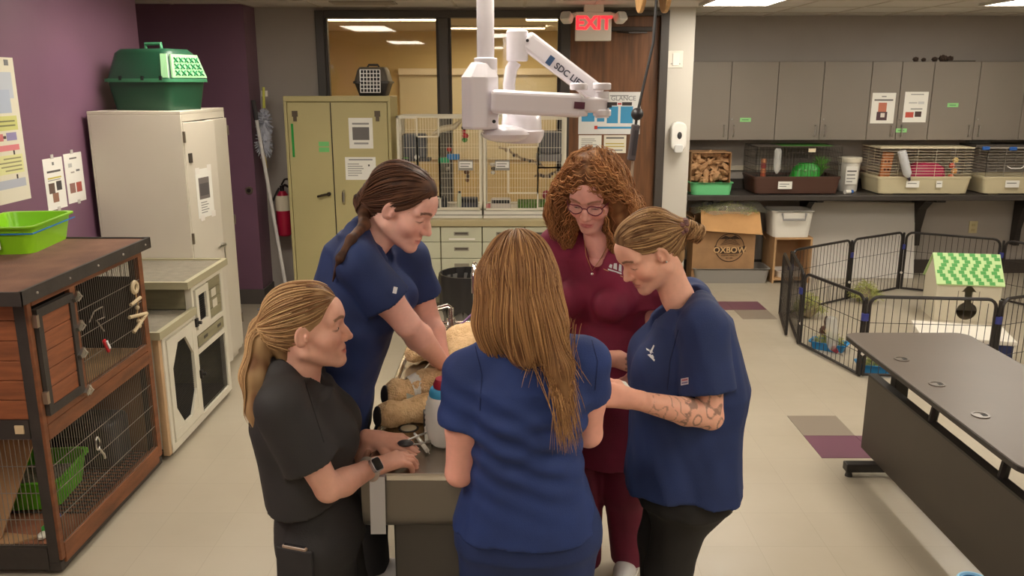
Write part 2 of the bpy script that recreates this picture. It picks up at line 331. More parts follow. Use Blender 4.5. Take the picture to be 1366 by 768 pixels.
# outlet + purple wall lock
ot = thing('wall_outlet', (4.97, 9.0, .46), 'cream electrical outlet low on the grey wall behind the playpen', 'outlet')
B('plate', (4.93, 8.992, .44), (5.02, 9.0, .57), plain((206, 194, 150), .45), ot, bev=.003)
for z in (.475, .53): B('socket', (4.955, 8.988, z-.014), (4.995, 8.993, z+.014), plain((190, 176, 130), .5), ot, bev=.002)
lk = thing('lock_cylinder', (-2.367, 7.67, 1.04), 'round metal lock cylinder on the dark purple wall', 'lock')
M().cyl((-2.39, 7.67, 1.067), (-2.39, 7.655, 1.067), .034, n=20).build('escutcheon', plain((178, 164, 148), .3, .8), lk, smooth=True); M().cyl((-2.39, 7.656, 1.067), (-2.39, 7.646, 1.067), .018, n=16).build('cylinder', plain((70, 62, 58), .3, .6), lk, smooth=True)
rw = B('trim_1', (1.9, 8.97, 1.12), (3.9, 9.0, 1.165), plain((206, 196, 176), .5), kind='structure')
# exit sign
ex = thing('exit_sign', (.713, 7.8, 2.37), 'white exit sign with glowing red letters and two lamp heads', 'sign')
wpl = plain((232, 226, 214), .4); B('housing', (.556, 7.72, 2.375), (.872, 7.78, 2.62), wpl, ex, bev=.008); B('ceiling_mount', (.63, 7.715, 2.62), (.8, 7.785, CEIL), wpl, ex, bev=.004)
text('lettering', 'EXIT', (.714, 7.7185, 2.475), (1, 0, 0), (0, 0, 1), .155, mat('exit_red', (255, 40, 48), .4, emit=2.0), ex, bold=.005)
for sx in (-1, 1):
    h = M(); c = V3((.713+sx*.235, 7.72, 2.57)); R = rotz(sx*.5)@rotx(-.5); h.rrect(c, .1, .085, .075, .025, 4, R@rotx(math.pi/2)); lh = h.build('lamp_head', wpl, ex, smooth=True, bev=.008)
    M().cyl((.713+sx*.15, 7.75, 2.6), (.713+sx*.2, 7.74, 2.585), .02, n=10).build('swivel', wpl, lh); M().rrect(c+R@V3((0, -.04, 0)), .08, .066, .006, .02, 4, R@rotx(math.pi/2)).build('lens', plain((214, 214, 206), .15), lh)
# ================================================================ LEFT SIDE
brown = mat('hutch_brown_wood', (140, 84, 50), .6, var=.28, vs=4, stretch=(5, 1, 5), bump=.15, bs=40)
plankm = mat('hutch_plank_wood', (158, 92, 56), .6, var=.22, vs=5, stretch=(1, 1, 9), bump=.15, bs=40)
blackp = mat('hutch_dark_paint', (62, 55, 50), .6, var=.2, vs=8, bump=.1, bs=40)
felt = mat('roof_felt_brown', (136, 98, 78), .85, var=.18, vs=7, bump=.35, bs=160, c2=(112, 78, 62))
wire = plain((150, 142, 132), .4, .6); steel = plain((196, 192, 186), .28, 1.); whitepl = plain((234, 230, 220), .4)
hu = thing('rabbit_hutch', (-2.28, 3.7, 0), 'large two-storey brown wooden hutch with black trim and wire front', 'hutch')
X0, X1, Y0, Y1 = -2.66, -1.9, 3.17, 4.22
B('roof', (-2.69, 3.1, 1.205), (-1.872, 4.255, 1.243), felt, hu)
M().box((-1.872, 3.09, 1.195), (-1.858, 4.268, 1.25)).box((-2.69, 3.088, 1.195), (-1.858, 3.1, 1.25)).box((-2.69, 4.255, 1.195), (-1.858, 4.268, 1.25)).build('roof_edge', blackp, hu)
for k in range(5): M().ball((-1.856, 3.2+k*.25, 1.222), .006, 6).build('nail', plain((150, 140, 128), .4), hu)
for x, y in ((X1-.045, Y0), (X0, Y0), (X0, Y1-.045), (X1-.045, Y1-.045)): B('post', (x, y, .06), (x+.045, y+.045, 1.2), blackp, hu, bev=.003)
# front frame in brown
for a, b in (((Y0+.002, .07), (Y0+.03, 1.195)), ((3.495, .7), (3.54, 1.195)), ((Y1-.05, .07), (Y1-.004, 1.195))): B('stile', (X1-.012, a[0], a[1]), (X1+.012, b[0], b[1]), brown, hu, bev=.003)
for z0, z1 in ((.045, .135), (.6, .665), (.668, .705), (1.165, 1.2)): B('rail', (X1-.016, Y0+.03, z0), (X1+.014, Y1-.05, z1), brown, hu, bev=.004)
B('base_rail', (X1-.05, Y0, .02), (X1+.004, Y1, .06), blackp, hu)
# plank door
dr = thing('door', (0, 0, 0), None, None); dr.parent = hu
for i in range(5): M().box((X1+.004, 3.235, .735+i*.077), (X1+.02, 3.46, .81+i*.077)).build('plank', plankm, dr, bev=.004)
M().box((X1+.002, 3.205, .705), (X1+.028, 3.238, 1.15)).box((X1+.002, 3.457, .705), (X1+.028, 3.49, 1.15)).box((X1+.002, 3.238, .705), (X1+.028, 3.457, .74)).box((X1+.002, 3.238, 1.115), (X1+.028, 3.457, 1.15)).build('door_frame', blackp, dr)
dr.location = (0, 0, 0)
for y, z in ((3.5, 1.13), (3.5, .705), (3.49, .88), (3.5, 1.0)): M().obox((X1+.034, y, z), (.014, .05, .022), rotx(.5)).tube([(X1+.04, y, z-.02), (X1+.055, y+.005, z), (X1+.04, y, z+.02)], .005, 5).build('latch', steel, hu)
for z in (.76, 1.08): B('hinge', (X1+.012, 3.19, z), (X1+.032, 3.208, z+.05), plain((170, 150, 130), .4, .8), hu)
# wire fronts
wires(M(), (X1+.004, 3.54, .705), (0, .63, 0), (0, 0, .46), 34, 5, .0016).build('wire_panel', wire, hu, kind='stuff')
wires(M(), (X1+.004, 3.2, .135), (0, .97, 0), (0, 0, .465), 50, 5, .0016).build('wire_panel', wire, hu, kind='stuff')
wires(M(), (X0+.04, Y0+.02, .13), (.67, 0, 0), (0, 0, .48), 34, 5, .0016).build('wire_panel', wire, hu, kind='stuff')
# near end wall: planks above, wire below
for i in range(6): B('plank', (X0+.045, Y0+.006, .7+i*.083), (X1-.045, Y0+.022, .781+i*.083), plankm, hu, bev=.004)
B('end_rail', (X0+.045, Y0-.004, .62), (X1-.045, Y0+.03, .7), blackp, hu); B('end_rail', (X0+.045, Y0-.004, .03), (X1-.045, Y0+.03, .13), blackp, hu)
B('corner_tab', (X1-.1, Y0-.01, .645), (X1-.065, Y0-.004, .68), plain((214, 190, 150), .6), hu)
B('shelf_floor', (X0+.02, Y0+.02, .655), (X1-.03, Y1-.02, .675), mat('hutch_inner_floor', (188, 150, 108), .7, var=.2, vs=6), hu)
B('bottom_floor', (X0+.02, Y0+.02, .08), (X1-.03, Y1-.02, .1), mat('hutch_lower_floor', (158, 108, 78), .7, var=.35, vs=7, c2=(120, 70, 50)), hu)
for i in range(6): B('back_plank', (X0, Y0+.045, .1+i*.09), (X0+.016, Y1-.045, .188+i*.09), mat('hutch_back_wood', (150, 118, 88), .7, var=.2, vs=5), hu)
B('back_board', (X0, Y0+.045, .7), (X0+.016, Y1-.045, 1.04), plain((46, 42, 42), .7), hu)
B('end_board', (X0+.045, Y1-.034, .68), (X1-.045, Y1-.026, 1.06), plain((46, 42, 42), .7), hu); B('far_end_wall', (X0+.045, Y1-.03, .1), (X1-.045, Y1-.014, .66), mat('hutch_back_wood', (150, 118, 88)), hu)
wires(M(), (X0+.05, Y1-.025, .68), (.66, 0, 0), (0, 0, .5), 30, 5, .0016).build('wire_panel', wire, hu, kind='stuff')
for y in (Y0+.04, Y1-.05):
    for x in (X1-.06, X0+.06):
        cs = M().cyl((x-.018, y, .03), (x+.018, y, .03), .03, n=14).build('caster', plain((52, 46, 44), .5), hu, smooth=True); B('fork', (x-.022, y-.02, .035), (x+.022, y+.02, .075), plain((120, 80, 60), .5), cs)
# things in and on the hutch
def tray(name, c, lx, ly, h, m, label, rot=0, flare=.1, fillm=None, lip=.012, cat='tray', z0=None):
    R = rotz(rot); t = thing(name, c, label, cat); c = V3(c)
    def ring(k, z, r): 
        P = []
        w, d = lx/2*k, ly/2*k
        for cx, cy, a0 in ((w-r, d-r, 0), (-w+r, d-r, 90), (-w+r, -d+r, 180), (w-r, -d+r, 270)):
            for q in range(5): a = math.radians(a0+90*q/4); P.append(c+R@V3((cx+r*math.cos(a), cy+r*math.sin(a), z)))
        return P
    r = min(lx, ly)*.16; mb = M(); k1 = (lx+2*lip)/lx
    mb.loft([ring(1-flare, 0, r), ring(1, h, r), ring(k1, h, r), ring(k1, h-.006, r), ring(k1, h+.003, r), ring(.97, h+.003, r), ring(.97-flare, .006, r)])
    mb.build('shell', m, t, smooth=True, auto=30)
    if fillm: M().loft([ring(.94-flare*.6, .01, r), ring(.95-flare*.4, h*.5, r)]).build('bedding', fillm, t)
    return t
lime = mat('lime_plastic', (148, 214, 36), .35)
lp = tray('litter_pan', (-2.4, 4.06, 1.2435), .32, .5, .13, lime, 'lime green plastic litter pan lying on the hutch roof', .12, .12)
M(rotz(.12), (-2.4, 4.06, 1.2435)).tube([(-.165, -.255, .1), (.165, -.255, .1), (.165, .255, .1)], .004, 5).build('blue_band', plain((40, 120, 190), .4), lp)
sheet('sticker', V3((-2.4, 4.06, 1.2435))+rotz(.12)@V3((-.1, -.2545, .03)), rotz(.12)@V3((1, 0, 0)), (0, 0, 1), .12, .06, [(.3, .1, .6, .7, (120, 100, 84)), (.65, .2, .95, .5, (190, 180, 160))], None, None, parent=lp)
tray('litter_tray', (-2.26, 3.69, .112), .34, .38, .14, mat('green_tray_plastic', (104, 190, 40), .4), 'green tray with grey bedding inside the lower storey of the hutch', .1, .12, mat('grey_bedding', (150, 140, 126), .9, var=.3, vs=30, bump=.5, bs=120))
hb = thing('hide_box', (-2.25, 4.06, .115), 'dark grey plastic hide box at the back of the lower hutch', 'box')
M().rrect((-2.22, 4.05, .235), .42, .22, .24, .05, 4).build('shell', plain((58, 58, 62), .4), hb, smooth=True, bev=.02, seg=3); B('vent_slot', (-2.3, 3.935, .26), (-2.16, 3.941, .29), plain((30, 30, 32), .6), hb)
mg = thing('wire_mat', (-2.1, 3.86, .1), 'dark grey wire grid mat on the hutch floor', 'mat')
wires(M(), (-2.6, 3.5, .108), (.65, 0, 0), (0, .66, 0), 20, 20, .003).build('grid', plain((70, 66, 66), .5), mg, kind='stuff')
cbx = thing('cardboard_ramp', (-2.45, 3.42, .1), 'torn brown cardboard sheet leaning inside the hutch end', 'cardboard')
M().prism([(-2.6, 3.3, .102), (-2.2, 3.26, .102), (-2.12, 3.5, .5), (-2.55, 3.52, .52)], (0, .012, 0)).build('sheet', mat('cardboard', (176, 136, 96), .8, var=.1, vs=8), cbx)
M().prism([(-2.5, 3.2, .102), (-2.15, 3.21, .102), (-2.05, 3.3, .102), (-2.3, 3.34, .102)], (0, 0, .01)).build('flap', mat('cardboard', (176, 136, 96)), cbx)
ty = thing('chew_toy', (-2.02, 3.33, .1), 'small green and white wooden chew toy on the hutch floor', 'toy')
M().cyl((-2.04, 3.33, .12), (-2.0, 3.33, .15), .022, n=12).build('disc', plain((70, 170, 70), .5), ty, smooth=True); M().ball((-2.03, 3.29, .118), (.02, .03, .016), 10).build('bead', plain((220, 215, 200), .5), ty, smooth=True); M().cyl((-2.05, 3.37, .12), (-2.0, 3.38, .17), .012, n=8).build('peg', plain((60, 90, 180), .5), ty)
ht = thing('hanging_toy', (X1+.03, 4.06, .86), 'wooden ring and bead toy hanging on the hutch wire', 'toy')
wdl = plain((206, 186, 150), .6)
M().tube([(X1+.03, 4.06+.026*math.cos(a), 1.035+.026*math.sin(a)) for a in np.linspace(0, 2*math.pi, 14)[:-1]], .011, 6, closed=True).build('ring', wdl, ht, smooth=True)
M().tube([(X1+.03, 4.06, 1.01), (X1+.034, 4.07, .95), (X1+.03, 4.055, .9), (X1+.036, 4.07, .84)], .004, 5).build('cord', plain((170, 140, 100), .7), ht)
for p, q in (((0, 4.0, .96), (.01, 4.09, .975)), ((0, 3.97, .905), (.02, 4.12, .885)), ((.02, 4.12, .885), (.0, 4.0, .82))): M().cyl((X1+.03+p[0], p[1], p[2]), (X1+.03+q[0], q[1], q[2]), .009, n=8).build('stick', wdl, ht, smooth=True)
for z in (.93, .86, .835): M().ball((X1+.032, 4.062, z), .012, 8).build('bead', wdl, ht, smooth=True)
rc = thing('red_clip', (X1+.02, 3.73, .8), 'red and white spring clip fixed on the upper hutch wire', 'clip')
M().obox((X1+.02, 3.735, .835), (.012, .02, .075), rotx(.5)).build('grip', plain((200, 36, 48), .35), rc, bev=.004); M().obox((X1+.03, 3.735, .84), (.006, .012, .05), rotx(.5)).build('insert', plain((240, 236, 240), .35), rc, bev=.002)
hk = thing('wire_hook', (X1+.02, 3.7, .98), 'bent wire door hook on the upper hutch front', 'hook')
M().tube([(X1+.012, 3.62, .98), (X1+.02, 3.66, 1.02), (X1+.02, 3.74, 1.02), (X1+.022, 3.74, .97), (X1+.022, 3.67, .975), (X1+.024, 3.72, .91)], .004, 5).build('rod', wire, hk)
sc = thing('snap_hook', (X1+.03, 3.55, .37), 'chrome snap hook clipped to the lower hutch wire', 'hook')
M().tube([(X1+.02, 3.55+.018*math.cos(a), .43+.03*math.sin(a)) for a in np.linspace(0, 2*math.pi, 12)[:-1]], .005, 5, closed=True).tube([(X1+.02, 3.56, .4), (X1+.025, 3.585, .36), (X1+.02, 3.6, .335)], .006, 6).build('body', steel, sc, smooth=True)
# ---------------------------------------------------------------- white hutch
wp = mat('hutch_white_paint', (226, 220, 202), .5, var=.05, vs=5); olive = mat('hutch_olive_plank', (150, 142, 112), .6, var=.12, vs=4, stretch=(1, 1, 8)); pine = mat('pine_edge', (206, 170, 130), .6, var=.1, vs=6)
wh = thing('white_hutch', (-2.2, 4.8, 0), 'white painted two-level hutch with grey roofs on casters', 'hutch')
HX = -1.88; HB = -2.5; grf = mat('roof_felt_grey', (140, 132, 116), .9, bump=.4, bs=150, var=.1, vs=20)
B('high_roof', (HB-.02, 4.7, .885), (HX+.015, 5.36, .9), grf, wh); M().box((HX+.0, 4.68, .87), (HX+.03, 5.37, .912)).box((HB-.03, 4.68, .87), (HX+.0, 4.705, .912)).box((HB-.03, 5.35, .87), (HX, 5.37, .912)).build('roof_trim', mat('trim_olive', (176, 168, 138), .6), wh)
B('low_roof', (HB-.02, 4.26, .715), (HX+.01, 4.76, .728), grf, wh); M().box((HX, 4.25, .7), (HX+.028, 4.78, .742)).box((HB, 4.25, .7), (HX, 4.272, .742)).build('roof_trim', mat('trim_olive', (176, 168, 138)), wh)
def st(y0, z0, y1, z1, nm='stile', x0=HX-.02, x1=HX+.01, m=None): return B(nm, (x0, y0, z0), (x1, y1, z1), m or wp, wh, bev=.003)
st(4.275, .03, 4.31, .71, 'post', HX-.03, HX+.005, pine); st(4.31, .05, 4.345, .7, 'post', HX-.03, HX+.012); st(4.77, .07, 4.8, .87, 'post', HX-.03); st(5.27, .07, 5.32, .87, 'post', HX-.03)
st(4.31, .03, 5.32, .075, 'rail'); st(4.8, .44, 5.27, .475, 'rail'); st(4.8, .555, 5.27, .59, 'rail'); st(4.8, .835, 5.27, .87, 'rail'); st(4.31, .67, 4.77, .7, 'rail')
ld = thing('door', (0, 0, 0), None, None); ld.parent = wh
M().box((HX, 4.35, .085), (HX+.018, 4.4, .665)).box((HX, 4.71, .085), (HX+.018, 4.76, .665)).box((HX, 4.4, .085), (HX+.018, 4.71, .135)).box((HX, 4.4, .615), (HX+.018, 4.71, .665)).build('door_frame', wp, ld)
for y, z, dy, dz in ((4.4, .135, 1, 1), (4.71, .135, -1, 1), (4.4, .615, 1, -1), (4.71, .615, -1, -1)): M().prism([(HX+.002, y, z), (HX+.002, y+dy*.1, z), (HX+.002, y, z+dz*.13)], (.014, 0, 0)).build('corner_brace', wp, ld)
msh = plain((62, 60, 60), .5, .3)
wires(M(), (HX-.002, 4.4, .13), (0, .32, 0), (0, 0, .49), 26, 40, .0012).build('wire_mesh', msh, ld, kind='stuff')
wires(M(), (HX-.004, 4.8, .08), (0, .47, 0), (0, 0, .37), 36, 30, .0012).build('wire_mesh', msh, wh, kind='stuff')
B('drawer_front', (HX-.005, 4.81, .485), (HX+.012, 5.26, .55), olive, wh, bev=.003)
for y in (4.9, 5.14): B('drawer_slot', (HX+.012, y, .51), (HX+.014, y+.06, .528), plain((70, 64, 54), .6), wh)
M().box((HX, 4.82, .59), (HX+.016, 4.86, .83)).box((HX, 4.99, .59), (HX+.016, 5.03, .83)).box((HX, 4.86, .59), (HX+.016, 4.99, .625)).box((HX, 4.86, .79), (HX+.016, 4.99, .83)).build('upper_door', wp, wh)
wires(M(), (HX-.003, 4.86, .62), (0, .13, 0), (0, 0, .18), 12, 14, .0022).build('wire_mesh', plain((36, 34, 34), .5), wh, kind='stuff')
for i in range(4): B('plank', (HX-.006, 5.045, .595+i*.06), (HX+.008, 5.255, .652+i*.06), olive, wh, bev=.003)
for y in (5.09, 5.1): B('label_tag', (HX+.008, y, .72 if y < 5.095 else .65), (HX+.0095, y+.08, .77 if y < 5.095 else .7), plain((215, 208, 190), .6), wh)
for y, z in ((4.77, .62), (4.775, .3)): M().box((HX+.015, y, z), (HX+.028, y+.03, z+.05)).cyl((HX+.028, y+.015, z+.025), (HX+.05, y+.015, z+.025), .01, n=8).build('latch', plain((40, 36, 34), .5), wh)
for y0, y1, z1 in ((4.28, 4.77, .7), (4.77, 5.32, .87)): B('back_board', (HB, y0, .06), (HB+.015, y1, z1), olive, wh)
B('end_panel', (HB, 4.772, .73), (HX-.03, 4.785, .87), olive, wh); B('end_panel', (HB, 4.275, .07), (HX-.03, 4.288, .7), wp, wh); B('end_panel', (HB, 5.3, .07), (HX-.03, 5.315, .87), olive, wh); B('hutch_floor', (HB, 4.28, .06), (HX-.02, 5.31, .078), plain((70, 62, 54), .7), wh); B('upper_floor', (HB, 4.78, .57), (HX-.02, 5.31, .585), olive, wh)
for y in (4.36, 5.27):
    for x in (HX-.03, HB+.05): cs = M().cyl((x-.012, y, .026), (x+.012, y, .026), .026, n=14).build('caster', plain((44, 42, 44), .5), wh, smooth=True); B('fork', (x-.018, y-.015, .03), (x+.018, y+.015, .062), steel, cs)
# ---------------------------------------------------------------- white metal cabinet
cw = mat('cabinet_cream_enamel', (214, 206, 190), .45, var=.03, vs=2)
wc = thing('storage_cabinet', (-2.36, 5.75, 0), 'tall white metal storage cabinet against the purple wall with one door ajar', 'cabinet')
M().box((-2.66, 5.38, .05), (-2.075, 6.2, .07)).box((-2.66, 5.38, 1.825), (-2.075, 6.2, 1.845)).box((-2.66, 5.38, .07), (-2.645, 6.2, 1.825)).box((-2.645, 5.38, .07), (-2.075, 5.4, 1.825)).box((-2.645, 6.18, .07), (-2.075, 6.2, 1.825)).box((-2.64, 5.4, 0), (-2.1, 6.18, .05)).build('body', cw, wc, bev=.003)
B('top_rail', (-2.095, 5.4, 1.78), (-2.075, 6.18, 1.825), cw, wc)
for z in (.5, .95, 1.4): B('shelf', (-2.64, 5.4, z), (-2.11, 6.18, z+.015), cw, wc)
d1 = thing('door', (0, 0, 0), None, None); d1.parent = wc
Rd = rotz(-math.radians(10)); md = M(Rd, (-2.072, 5.4, 0)); md.box((-.018, 0, .08), (0, .385, 1.775)); md.build('door_leaf', cw, d1, bev=.003)
def P1d(y, z, x=.0): return Rd@V3((x, y, 0))+V3((-2.072, 5.4, z))
M(Rd, (-2.072, 5.4, 0)).cyl((0, .35, .93), (.03, .35, .93), .014, n=10).tube([(.03, .35, .93), (.035, .3, .93), (.035, .25, .925)], .009, 6).build('handle', steel, d1, smooth=True)
M(Rd, (-2.072, 5.4, 0)).box((0, .03, 1.52), (.006, .07, 1.58)).build('plate', plain((60, 54, 48), .5), d1)
sheet('notice', P1d(.09, 1.15, .001), Rd@V3((0, 1, 0)), (0, 0, 1), .2, .32, [(.15, .38, .8, .82, (120, 112, 108)), (.2, .45, .75, .7, (90, 84, 84))]+lines(.2, .8, .08, .34, 5), None, None, parent=d1)
for u, v in ((0, .29), (.15, .3), (.02, -.02), (.16, -.01)): M(Rd, (-2.072, 5.4, 0)).box((.002, .09+u, 1.15+v), (.004, .14+u, 1.19+v)).build('tape', plain((235, 230, 222), .3), d1)
B('door', (-2.075, 5.795, .08), (-2.057, 6.185, 1.775), cw, wc, bev=.003)
M().cyl((-2.057, 5.83, .93), (-2.03, 5.83, .93), .014, n=10).tube([(-2.03, 5.83, .93), (-2.025, 5.83, .88), (-2.025, 5.83, .82)], .009, 6).build('handle', steel, wc, smooth=True)
for z in (.25, 1.0, 1.65): B('hinge', (-2.06, 6.185, z), (-2.05, 6.198, z+.07), plain((130, 120, 105), .4, .6), wc); B('hinge', (-2.074, 5.385, z), (-2.06, 5.4, z+.07), plain((130, 120, 105), .4, .6), wc)
# green carrier on it
gc = thing('pet_carrier', (-2.34, 5.72, 1.845), 'dark green plastic pet carrier with light green grille on the white cabinet', 'carrier')
Rg = rotz(-.3); og = (-2.34, 5.72, 1.845); gd = mat('carrier_green', (30, 74, 52), .35); gl = mat('carrier_light_green', (150, 200, 150), .4)
def rr(w, d, z, r, n=4, ox=0):
    return [V3((ox+cx+r*math.cos(math.radians(a0+90*q/n)), cy+r*math.sin(math.radians(a0+90*q/n)), z)) for cx, cy, a0 in ((w/2-r, d/2-r, 0), (-w/2+r, d/2-r, 90), (-w/2+r, -d/2+r, 180), (w/2-r, -d/2+r, 270)) for q in range(n+1)]
M(Rg, og).loft([rr(.44, .33, 0, .04), rr(.5, .38, .18, .05)]).build('tub', gd, gc, smooth=True, auto=30)
M(Rg, og).loft([rr(.53, .41, .178, .05), rr(.53, .41, .2, .05)]).build('flange', plain((62, 130, 92), .35), gc, smooth=True, auto=30)
M(Rg, og).loft([rr(.5, .38, .2, .05), rr(.43, .3, .36, .06), rr(.38, .26, .385, .06)]).build('hood', gd, gc, smooth=True, auto=50)
def gpt(u, v, lift=.012):   # on the sloping grille end (+x): u across y -1..1, v 0..1 up
    return V3((.25+(.215-.25)*v+lift, u*(.17+(.13-.17)*v), .205+.145*v))
gm2 = M(Rg, og); P = [gpt(-1, 0, .004), gpt(1, 0, .004), gpt(1, 1, .004), gpt(-1, 1, .004)]; gm2.prism(P, (.012, 0, 0)); gri = gm2.build('grille', gl, gc)
xs = M(Rg, og)
for i in range(5):
    for j in range(3):
        u, v = -.72+i*.36, .2+j*.28; a = gpt(u-.12, v-.1, .018); b = gpt(u+.12, v+.1, .018); c_ = gpt(u-.12, v+.1, .018); d_ = gpt(u+.12, v-.1, .018); xs.beam(a, b, .004, .014, (1, 0, 0)).beam(c_, d_, .004, .014, (1, 0, 0))
xs.build('lattice', plain((48, 130, 84), .4), gri)
M(Rg, og).prism([(.2, -.19, .205), (.247, -.185, .205), (.212, -.14, .352), (.172, -.15, .352)], (0, -.008, 0)).build('grille_side', gl, gc)
M(Rg, og).tube([(-.06, 0, .38), (-.06, 0, .42), (.06, 0, .42), (.06, 0, .38)], .012, 6).build('handle', plain((70, 140, 100), .4), gc, smooth=True)
for x in (-.12, .05, .19): M(Rg, og).box((x, -.21, .19), (x+.02, -.2, .215)).build('clip', plain((30, 40, 34), .5), gc)
# posters on the purple wall
def mir(L): return [(1-b, v0, 1-a, v1, c) for a, v0, b, v1, c in L]
po = sheet('wall_poster', (WX, 4.1, 1.39), (0, 1, 0), (0, 0, 1), .62, .76, mir([(.06, .72, .94, .9, (190, 196, 206)), (.12, .62, .9, .78, (176, 186, 204)), (.06, .5, .94, .6, (206, 206, 130)), (.3, .43, .55, .48, (206, 120, 120)), (.1, .43, .25, .485, (150, 140, 180)), (.08, .36, .5, .4, (220, 130, 136)), (.05, .2, .5, .33, (222, 220, 160)), (.05, .1, .5, .16, (180, 184, 196)), (.16, .33, .18, .36, (60, 50, 50)), (.26, .445, .3, .465, (80, 60, 60)), (.16, .16, .18, .19, (60, 50, 50)), (.08, .945, .14, .985, (130, 130, 130))]+lines(.08, .48, .21, .32, 4, (150, 146, 110))+lines(.1, .8, .52, .58, 2, (130, 130, 90))), 'large pale flow-chart poster on the purple wall at the left edge', 'poster', (224, 218, 198))
nA = sheet('notice', (WX, 4.88, 1.29), (0, 1, 0), (0, 0, 1), .215, .3, [(.15, .72, .85, .76, (90, 86, 84)), (.15, .6, .85, .63, (200, 186, 90)), (.15, .32, .45, .52, (100, 80, 70)), (.55, .36, .82, .54, (70, 66, 66)), (.3, .14, .6, .32, (150, 110, 90)), (.45, .86, .55, .92, (130, 130, 126))]+lines(.15, .8, .55, .6, 1), 'left of the two paper notices on the purple wall')
nB = sheet('notice', (WX, 5.115, 1.3), (0, 1, 0), (0, 0, 1), .215, .3, [(.3, .88, .7, .91, (110, 106, 104)), (.2, .72, .4, .8, (190, 190, 186)), (.3, .6, .5, .63, (170, 165, 160)), (.6, .62, .8, .66, (120, 120, 120)), (.15, .2, .45, .4, (150, 110, 100)), (.52, .2, .82, .4, (176, 90, 80))], 'right of the two paper notices on the purple wall')
for n_, y, z in ((nA, 4.97, 1.585), (nA, 4.98, 1.278), (nB, 5.2, 1.595), (nB, 5.22, 1.288)): B('tape', (WX, y, z), (WX+.004, y+.03, z+.025), plain((200, 196, 190), .3), n_)
# ---------------------------------------------------------------- mop, duster, extinguisher by the back left corner
mo = thing('mop', (-2.12, 7.5, 0), 'mop with a long white pole leaning in the purple corner', 'mop')
M().tube([(-2.24, 7.53, 1.72), (-2.06, 7.5, .12)], .016, 8).build('pole', plain((200, 196, 192), .35), mo, smooth=True); M().tube([(-2.257, 7.535, 1.87), (-2.24, 7.53, 1.7)], .019, 8).build('grip', plain((48, 44, 46), .5), mo, smooth=True)
mh = M()
for k in range(26): a = random.uniform(0, 6.28); r = random.uniform(.03, .15); mh.tube([(-2.06, 7.5, .13), (-2.1+r*math.cos(a)*.5, 7.46+r*math.sin(a)*.4, .07), (-2.14+r*math.cos(a)*1.3, 7.42+r*math.sin(a), .015)], [.012, .012, .009], 5)
mh.build('mop_strands', mat('mop_grey', (128, 130, 140), .9), mo, kind='stuff')
du = thing('duster', (-2.2, 7.64, 1.4), 'fluffy grey duster with yellow handle hanging on the purple wall', 'duster')
def fluff(mb, c, rx, rz, n, l):
    for k in range(n):
        d = rng.normal(size=3); d /= np.linalg.norm(d); p = V3(c)+d*V3((rx, rx, rz)); mb.tube([p-d*.02, p+d*l+V3((0, 0, -l*.4))], [.012, .003], 4)
f = M(); f.ball((-2.2, 7.62, 1.6), (.055, .045, .2), 12); fluff(f, (-2.2, 7.62, 1.68), .05, .1, 110, .035); fluff(f, (-2.215, 7.62, 1.5), .05, .11, 110, .035); f.build('fibres', mat('duster_grey', (172, 174, 186), .9), du, kind='stuff')
M().tube([(-2.195, 7.63, 1.8), (-2.19, 7.64, 1.98)], .012, 6).build('handle', plain((206, 206, 90), .5), du); M().box((-2.215, 7.65, 1.9), (-2.165, 7.67, 1.95)).build('wall_clip', whitepl, du); M().tube([(-2.225, 7.63, 1.42), (-2.22, 7.635, 1.27)], [.012, .02], 6).build('tail', plain((206, 180, 90), .6), du)
fe = thing('fire_extinguisher', (-2.13, 7.83, .62), 'red fire extinguisher with white label hanging in the back left corner', 'extinguisher')
M().lathe((-2.14, 7.84, .62), [(.055, 0), (.068, .015), (.068, .33), (.055, .38), (.028, .42)], 20).build('tank', plain((176, 30, 62), .3), fe, smooth=True); M().lathe((-2.14, 7.84, .86), [(.0695, 0), (.0695, .14)], 20).build('label_band', plain((226, 214, 190), .5), fe, smooth=True)
M().cyl((-2.14, 7.84, 1.03), (-2.14, 7.84, 1.09), .02, n=10).tube([(-2.14, 7.84, 1.08), (-2.1, 7.8, 1.1), (-2.06, 7.76, 1.09)], .012, 6).tube([(-2.14, 7.84, 1.1), (-2.1, 7.8, 1.15), (-2.06, 7.77, 1.16)], .009, 6).build('valve', plain((60, 56, 56), .35, .7), fe); M().tube([(-2.16, 7.82, 1.07), (-2.22, 7.78, .95), (-2.21, 7.77, .7), (-2.2, 7.78, .6)], .011, 6).build('hose', plain((36, 34, 34), .5), fe, smooth=True)
M().box((-2.19, 7.9, .7), (-2.09, 8.0, .8)).build('wall_bracket', plain((90, 88, 88), .4, .6), fe)
# ================================================================ BACK CENTRE
bc = mat('cabinet_olive_beige', (190, 178, 128), .45, var=.04, vs=2)
ca = thing('tall_cabinet', (-1.53, 7.74, 0), 'tall beige two-door metal cabinet below the window', 'cabinet')
M().box((-1.99, 7.53, .05), (-1.06, 7.98, 1.9)).box((-1.97, 7.55, 0), (-1.08, 7.96, .05)).build('body', bc, ca, bev=.004)
M().box((-1.99, 7.505, 1.86), (-1.06, 7.535, 1.906)).box((-1.99, 7.505, .05), (-1.965, 7.535, 1.86)).box((-1.085, 7.505, .05), (-1.06, 7.535, 1.86)).build('front_frame', bc, ca, bev=.003)
for x0, x1 in ((-1.96, -1.588), (-1.578, -1.09)): B('door', (x0, 7.508, .07), (x1, 7.53, 1.85), bc, ca, bev=.003)
B('door_gap', (-1.588, 7.515, .07), (-1.578, 7.531, 1.85), plain((50, 44, 34), .6), ca)
